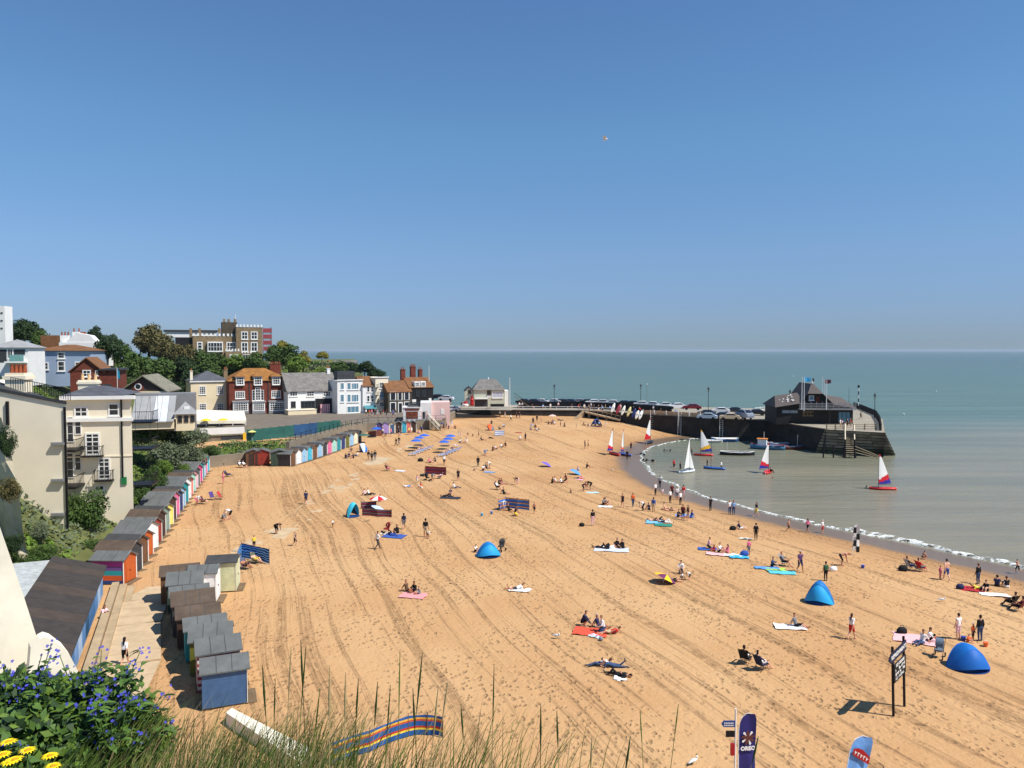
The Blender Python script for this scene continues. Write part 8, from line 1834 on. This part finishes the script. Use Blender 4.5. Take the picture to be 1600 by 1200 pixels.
for px, py, po, lab, sk in [(1063,733,'stand','wader holding the white dinghy bow',0.5),(1105,728,'stand','wader at the left of the sail-less blue dinghy',0.4),(1127,732,'stand','wader in white at the right of the sail-less blue dinghy',0.4),(1081,710,'stand','dark wader behind the yellow footed sail',0.5)]: wade(px, py, po, 60, 'w' if 'white at' in lab else 'k', 'k', 'k', lab, sk, lg='l', sl='l')
for px, py, z_, lab in [(1204,739,0.0,'sailor hunched in the red dinghy near the fishing boat'),(1353,763,0.0,'swimmer hanging on behind the lone red dinghy')]: person(at(px, py, 0) + Vector((0,0,0.05 if px < 1300 else -0.5)), 'hug', 90, 'k', 'k', 'k', lab, sl='l', lg='l')
def boat(px, py, rz, L_, B, H, hc, label, trim=None, cabin=None, mast=0):
    t = thing('moored_boat', label, 'boat', at(px, py, 0) + Vector((0,0,-0.2)), R(rz)); hull_mesh(L_, B, H).build('hull', mat('boat_%d_%d_%d' % hc, hc, 0.45, 0.12, 1), t, smooth=True)
    tm = MB()
    for s_ in (-1, 1): tm.tube([(-L_/2, s_*B*0.2, H*1.2), (-L_*0.2, s_*B*0.47, H*1.05), (L_*0.1, s_*B*0.49, H*1.02), (L_*0.3, s_*B*0.36, H*1.1), (L_*0.49, 0, H*1.25)], 0.06, 5)
    tm.build('gunwale', trim or M_white, t)
    for x in (-0.25, 0.05): MB().box(L_*x,-B*0.4,H*0.8,L_*x+0.3,B*0.4,H*0.86).build('thwart', M_wood, t)
    if cabin: MB().box(L_*0.02,-B*0.3,H*0.8,L_*0.27,B*0.3,H+1.15).build('cabin', M_white, t); MB().box(L_*0.0,-B*0.34,H+1.15,L_*0.3,B*0.34,H+1.27).build('cabin_roof', cabin, t); MB().box(L_*0.27,-B*0.24,H+0.45,L_*0.275,B*0.24,H+0.95).box(L_*0.05,-B*0.305,H+0.5,L_*0.22,-B*0.3,H+0.95).build('cabin_window', M_glass, t)
    if mast: MB().tube([(-L_*0.3 if not cabin else L_*0.1,0,H*0.8),(-L_*0.3 if not cabin else L_*0.1,0,mast)],0.04,6).build('mast', M_white, t)
    return t
boat(1152,711,-8,6.2,1.9,0.75,(28,30,34),'long black rowing boat with white rim moored in the harbour',mast=2.6); boat(1199,702,155,6.5,2.4,1.0,(70,120,150),'fishing boat with orange cabin roof by the harbour wall',mat('rust_rim',(150,50,36)),mat('orange_roof',(214,130,60)),3.6); boat(1232,702,175,5.6,2.0,0.8,(120,44,36),'dark red open boat behind the fishing boat',M_bluegl,None,3.0); boat(1214,697,170,5.0,1.9,0.8,(44,70,120),'blue open boat between the fishing boat and the wall'); boat(1132,690,176,5.6,2.1,0.85,(40,90,150),'blue boat with white cover moored under the wall'); boat(1112,691,172,4.4,1.6,0.6,(210,208,200),'small white rowing boat at the edge of the sand')
MB().slab([(-2.4,-0.9),(1.9,-0.9),(2.4,0),(1.9,0.9),(-2.4,0.9)],0.78,0.95).build('boat_cover', M_white, bpy.data.objects['moored_boat.004'])
for px, py, lab, rz in [(1000,712,'bare launching trolley at the tide line left',20),(1042,706,'bare launching trolley in the shallows',70),(1012,722,'launching trolley lying near the foam',45)]:
    p = on_sand(px, py); t = thing('launching_trolley', lab, 'trolley', p + Vector((0,0,0.05)), R(rz)); 
    for s_ in (-1, 1): MB().tube([(-1.5,0,0.2),(0.8,s_*0.45,0.3)],0.03,5).build('bar', M_metal, t); w_ = MB().lathe([(0.05,-0.08),(0.22,-0.07),(0.22,0.07),(0.05,0.08)],10).build('wheel', M_black, t, (0.5, s_*0.6, 0.22)); w_.rotation_euler = (R(90),0,0)
    MB().tube([(0.5,-0.6,0.22),(0.5,0.6,0.22)],0.025,5).build('axle', M_metal, t)
for px, py in ((1240,588),(1463,612),(1412,648),(1290,690),(1192,693),(1113,686)): t = thing('mooring_buoy', 'small white mooring buoy floating %s' % {1240:'far out above the harbour house',1463:'on the open sea at the right',1412:'just right of the pier railing',1290:'at the foot of the timber apron',1192:'left of the fishing boat',1113:'beside the small white rowing boat'}[px], 'buoy', at(px, py, 0), 0, 'white mooring buoys'); MB().lathe([(0.05,-0.1),(0.25,0.1),(0.25,0.3),(0.05,0.45)],10).build('float', M_white, t)
# ------------------------------------------------------------------ undergrowth on the bank and hillside
def leaf_cloud(name, P, N_, S_, mats, mi):
    """many small bent leaves: P positions, N_ normals, S_ sizes (numpy)"""
    n = len(P); rg = np.random.RandomState(8); r_ = rg.normal(size=(n, 3)); a = np.cross(N_, r_); a /= np.linalg.norm(a, axis=1)[:, None]+1e-9; b_ = np.cross(N_, a)
    S_ = S_[:, None]; V = np.stack([P-a*S_, P+b_*S_*0.5-N_*S_*0.15, P+a*S_, P-b_*S_*0.5-N_*S_*0.15], 1).reshape(-1, 3)
    me = bpy.data.meshes.new(name); me.vertices.add(4*n); me.vertices.foreach_set('co', V.ravel()); me.loops.add(4*n); me.loops.foreach_set('vertex_index', np.arange(4*n, dtype=np.int32)); me.polygons.add(n); me.polygons.foreach_set('loop_start', np.arange(n, dtype=np.int32)*4)
    for m in mats: me.materials.append(m)
    me.polygons.foreach_set('material_index', mi.astype(np.int32)); me.update(); me.validate(); return me
def undergrowth():
    rg = np.random.RandomState(2); out = []
    n = 150000; X = rg.uniform(-110, -33, n); Y = rg.uniform(44, 262, n)
    sd = side_dist(X, Y, BACK); cd = side_dist(X, Y, CLIFF)
    near = (Y < 152) & (sd > 1.6) & (cd < 14) & ~((Y > 142) & (sd > 22)); far = (Y > 196) & (cd > -16) & (cd < 26)
    k = near | ((Y > 131) & (Y < 168) & (sd > 1.2) & (sd < 6) & (X < -15) & (rg.rand(n) < 0.8)) | (far & (rg.rand(n) < 0.55)); X, Y = X[k], Y[k]; Z = town_z(X, Y)
    H = 0.25 + 1.5*np.clip(fbm(X*0.22, Y*0.22, 3)-0.32, 0, 1) * np.where(Y > 190, 2.0, 1.3)
    P = np.stack([X, Y, Z + H*rg.rand(len(X))**0.5], -1); N_ = rg.normal(size=P.shape)*0.7 + np.array([0.1, -0.2, 0.9]); N_ /= np.linalg.norm(N_, axis=1)[:, None]
    S_ = rg.uniform(0.16, 0.34, len(X)) * np.where(Y > 190, 1.9, 1.0); mi = (fbm(X*0.12+9, Y*0.12, 3)*6).astype(int) % 4
    return leaf_cloud('undergrowth', P, N_, S_, [M_leaf[1], M_leaf[0], M_leaf[2], M_leaf[5]], mi)
ug = link('undergrowth', undergrowth()); tag(ug, 'dense green undergrowth covering the bank and wooded hillside', 'undergrowth', kind='stuff')
# ------------------------------------------------------------------ cliff top under the camera with grass and flowers
def edge_z(x, y): return 16.5 + 0.08*float(vnoise(np.array([x*1.3+5]), np.array([y*1.3]))[0]) + 0.5*max(0.0, min(1.0, (-x-1.3)/0.9))
mb = MB(); rg_ = []
for i in range(60):
    x = -7 + 14*i/59
    rg_.append([(x, y, edge_z(x, y)+dz) for y, dz in ((-4, 0.1), (0, 0.05), (2.6, 0), (3.4, 0), (4.2, -0.05), (4.7, -0.5), (5.6, -3.0), (8, -9.0), (14, -15.5), (18, -17.2))])
mb.loft(rg_, caps=False, closed=False)
ct = mb.build('cliff_top', mat('cliff_soil', (104, 92, 60), 0.95, 0.35, 2.0, bump=0.6), smooth=True); ct['kind'] = 'structure'
M_blade = [mat('blade_green', (104, 122, 52), 0.6, 0.3, 3), mat('blade_dark', (52, 72, 30), 0.6, 0.3, 3), mat('blade_straw', (168, 150, 104), 0.75, 0.25, 3)]
def blades(n, xr, yr, hr, wr, lean, cols, seed, dens=None):
    rg = random.Random(seed); mb = MB(); i = 0
    while i < n:
        x = rg.uniform(*xr); y = rg.uniform(*yr)
        if dens and rg.random() > dens(x): continue
        i += 1; h = rg.uniform(*hr)*rg.uniform(0.5, 1.0) + max(0.0, 17.08-edge_z(x, y)); w_ = rg.uniform(*wr); a = rg.gauss(lean[0], 0.5); bnd = abs(rg.gauss(lean[1], 0.18))*h; dx, dy = math.cos(a)*bnd, math.sin(a)*bnd*0.6; z = edge_z(x, y)-0.03; t = rg.uniform(0, 3.14); sx, sy = math.cos(t)*w_, math.sin(t)*w_*0.5; q = []
        for f in (0, 0.4, 0.75): k = f**1.8; q += [(x+dx*k-sx*(1-f*0.6), y+dy*k-sy*(1-f*0.6), z+h*f), (x+dx*k+sx*(1-f*0.6), y+dy*k+sy*(1-f*0.6), z+h*f)]
        q.append((x+dx, y+dy, z+h*0.98)); mb.add(q, [(0,1,3,2),(2,3,5,4),(4,5,6)], rg.choice(cols))
    return mb
g = blades(2300, (-2.4, 0.62), (3.4, 4.3), (0.0, 0.30), (0.0022, 0.0042), (0.3, 0.3), [0, 0, 0, 1, 1, 2], 1, lambda x: 1.0 if x < -0.9 else (0.6 if x < -0.25 else (0.3 if x < 0.15 else 0.12)))
g.m = g.m; tag(g.build('grass', M_blade), 'fringe of thin green and straw grass along the bottom edge', 'grass', kind='stuff')
g = blades(1300, (-2.6, -2.02), (3.35, 4.3), (0.12, 0.36), (0.004, 0.007), (0.1, 0.55), [0, 0, 0, 1], 2); tag(g.build('lush_grass', M_blade), 'lush green grass tuft leaning right at the bottom left', 'grass', kind='stuff')
g = blades(800, (-2.2, -1.1), (3.3, 4.2), (0.05, 0.28), (0.0018, 0.003), (0.6, 0.5), [2, 2, 0], 3); tag(g.build('dry_stems', M_blade), 'tangle of dry pale stems right of the green tuft', 'grass', kind='stuff')
g = blades(700, (-1.75, -0.95), (3.5, 4.3), (0.02, 0.26), (0.002, 0.004), (0.4, 0.35), [0, 0, 2, 1], 6); tag(g.build('mixed_grass', M_blade), 'thick mixed grass in front of the low white wall', 'grass', kind='stuff')
# tall stalks with seed heads
rs = random.Random(12)
STK = [(455,1010),(470,1000),(515,1040),(478,1010),(560,1060),(590,1065),(625,1018),(660,1020),(685,1070),(610,1070),(540,1050),(720,1100),(500,1075),(645,1075),(700,1065),(772,1040),(845,1100),(870,1110),(1000,1108),(985,1150),(925,1150),(430,1060),(410,1040),(1185,1150),(1060,1100)]
for i, (px, py) in enumerate(STK):
    d = rs.uniform(3.5, 4.1); q = at_y(px, py, d); bx = q.x - rs.uniform(-0.05, 0.12); bz = edge_z(bx, d)-0.05
    t = thing('grass_stalk', 'tall thin grass stalk with seed head rising in front of the sand', 'grass stalk', (bx, d, bz), 0, 'tall grass stalks along the bottom edge'); tx, tz_ = q.x-bx, q.z-bz
    m = M_blade[i % 3 if i % 5 else 2]; MB().tube([(0,0,0),(tx*0.3,0.01,tz_*0.45),(tx*0.8,0,tz_*0.85),(tx,0,tz_)],[0.0028,0.0022,0.0016,0.001],5).build('stem', m, t)
    MB().tube([(tx*0.72,0,tz_*0.78),(tx*0.85,0,tz_*0.88),(tx,0,tz_)],[0.002,0.006 if i % 3 else 0.004,0.0015],6).build('seed_head', M_blade[1] if i % 2 else m, t)
# flowering plants
M_alk = [mat('alkanet_leaf', (76, 104, 42), 0.6, 0.35, 6), mat('alkanet_leaf_dark', (40, 62, 28), 0.6, 0.35, 6)]; M_bfl = mat('blue_petal', (74, 78, 178), 0.6, 0.15, 8); M_yfl = mat('yellow_petal', (244, 206, 20), 0.6, 0.08, 8)
def broad_leaf(mb, p, d, ln, wd, droop, m):
    d = d.normalized(); s_ = d.cross(Vector((0,0,1))); s_ = s_.normalized() if s_.length > 1e-3 else Vector((1,0,0)); up = s_.cross(d); q = [p]
    for f, w_ in ((0.3, 0.85), (0.65, 0.9)): c = p + d*ln*f - Vector((0,0,1))*droop*ln*f*f; q += [c - s_*wd*w_ + up*wd*0.25, c, c + s_*wd*w_ + up*wd*0.25]
    q.append(p + d*ln - Vector((0,0,1))*droop*ln); mb.add(q, [(0,2,1),(0,3,2),(1,2,5,4),(2,3,6,5),(4,5,7),(5,6,7)], m)
ALK = [(-2.95,3.7,0.62,'leftmost blue flowered plant at the left edge'),(-2.62,3.9,0.66,'second blue flowered plant from the left, tallest'),(-2.3,4.15,0.6,'blue flowered plant right of the tallest one'),(-2.75,3.35,0.42,'low blue flowered plant behind the yellow flowers'),(-2.35,3.45,0.42,'low blue flowered plant left of the grass tuft'),(-1.98,3.4,0.3,'small blue flowered plant right under the grass tuft'),(-1.62,3.6,0.34,'small blue flowered plant among the dry stems'),(-2.1,3.95,0.5,'blue flowered plant behind the grass tuft'),(-3.3,3.9,0.6,'blue flowered plant cut by the left edge')]
for k, (x, y, h, lab) in enumerate(ALK):
    rg = random.Random(40+k); t = thing('flowering_plant', lab, 'plant', (x, y, edge_z(x, y)-0.03)); lf = MB(); fl = MB(); sm_ = MB()
    h *= 0.98
    for s_ in range(27):
        a = rg.uniform(0, 6.28); rr = rg.uniform(0.05, 0.3); hh = h*rg.uniform(0.42, 1.0); tp = Vector((rr*math.cos(a), rr*math.sin(a)*0.8, hh)); sm_.tube([(tp.x*0.2, tp.y*0.2, 0), (tp.x*0.6, tp.y*0.6, hh*0.6), tp], [0.005, 0.004, 0.002], 5)
        for j in range(15):
            f = rg.uniform(0.2, 1.0); p = Vector((tp.x*f, tp.y*f, hh*f)); b_ = rg.uniform(0, 6.28); broad_leaf(lf, p, Vector((math.cos(b_), math.sin(b_), rg.uniform(-0.1, 0.6))), rg.uniform(0.045, 0.095), rg.uniform(0.011, 0.021), rg.uniform(0.1, 0.5), rg.choice((0, 0, 1)))
        for j in range(rg.randint(3, 7)):
            c = tp + Vector((rg.gauss(0, 0.022), rg.gauss(0, 0.022), rg.uniform(-0.05, 0.03))); u = Vector((rg.gauss(0, 0.5), -0.8+rg.gauss(0, 0.4), 0.7)).normalized(); v = u.orthogonal().normalized(); w_ = u.cross(v); r_ = rg.uniform(0.006, 0.0095)
            for z in range(5): an = 2*math.pi*z/5; e = v*math.cos(an)+w_*math.sin(an); e2 = v*math.cos(an+0.55)+w_*math.sin(an+0.55); e0 = v*math.cos(an-0.55)+w_*math.sin(an-0.55); fl.add([c, c+e0*r_*0.8+u*0.002, c+e*r_*1.15, c+e2*r_*0.8+u*0.002], [(0,1,2,3)])
    sm_.build('stem', M_alk[0], t); lf.build('leaves', M_alk, t)['kind'] = 'stuff'; fl.build('blue_flowers', M_bfl, t)['kind'] = 'stuff'
rg = np.random.RandomState(6); n = 9000; X = rg.uniform(-3.5, -1.95, n); Y = rg.uniform(3.3, 4.4, n); Hh = (0.2+0.75*fbm(X*1.6, Y*1.6, 3))*np.clip((-1.85-X)/0.5, 0.15, 1)*0.75
P = np.stack([X, Y, np.array([edge_z(a, b_) for a, b_ in zip(X, Y)]) + Hh*rg.rand(n)**0.6], -1); N_ = rg.normal(size=P.shape)*0.6+np.array([0.15, -0.4, 0.8]); N_ /= np.linalg.norm(N_, axis=1)[:, None]
tag(link('leafy_bank', leaf_cloud('leafy_bank', P, N_, rg.uniform(0.018, 0.042, n), [M_alk[0], M_alk[1], M_leaf[2]], rg.randint(0, 8, n) // 3)), 'dense low leafy bank under the blue flowers at bottom left', 'plants', kind='stuff')
for i, (px, py, d) in enumerate([(16,1158,3.3),(8,1178,3.2),(16,1193,3.15),(42,1175,3.2),(78,1180,3.25),(85,1196,3.15),(27,1186,3.1)]):
    q = at_y(px, py, d); gz_ = edge_z(q.x, q.y)-0.05; t = thing('yellow_flower', ['yellow daisy flower topmost of the corner cluster','yellow daisy flower at the very left edge','yellow daisy flower lowest in the corner cluster','yellow daisy flower right of the corner cluster','yellow daisy flower set apart to the right','lowest yellow daisy flower at the right, cut by the edge','yellow daisy flower in the middle of the corner cluster'][i], 'flower', (q.x, q.y, gz_), random.random()*6)
    h = q.z-gz_; MB().tube([(0,0,0),(0.01,0,h)],0.003,5).build('stem', M_alk[0], t); MB().lathe([(0.002,-0.006),(0.013,0),(0.010,0.007),(0.002,0.009)],10,(0.01,0,h)).build('disc', mat('flower_disc', (210,150,20)), t)
    for z in range(15): a = 2*math.pi*z/15; c, s_ = math.cos(a), math.sin(a); ln = 0.036*random.uniform(0.85, 1.1); MB().add([(0.01+0.01*c,0.01*s_,h),(0.01+ln*0.6*c-0.006*s_,ln*0.6*s_+0.006*c,h+0.007),(0.01+ln*c,ln*s_,h+0.001),(0.01+ln*0.6*c+0.006*s_,ln*0.6*s_-0.006*c,h+0.007)],[(0,3,2,1)]).build('petal', M_yfl, t)
# ------------------------------------------------------------------ sea haze
hz = bpy.data.materials.new('haze'); hz.use_nodes = True; n = hz.node_tree; n.nodes.remove(n.nodes['Principled BSDF'])
pv = n.nodes.new('ShaderNodeVolumePrincipled'); pv.inputs['Color'].default_value = (0.62, 0.74, 0.84, 1); pv.inputs['Density'].default_value = 5e-5; pv.inputs['Anisotropy'].default_value = 0.0
n.links.new(pv.outputs[0], n.nodes['Material Output'].inputs['Volume'])
tag(MB().box(-60500, -400, -8, 60500, 60500, 46).build('haze', hz), 'thin sea haze over the whole bay', 'haze', kind='stuff')
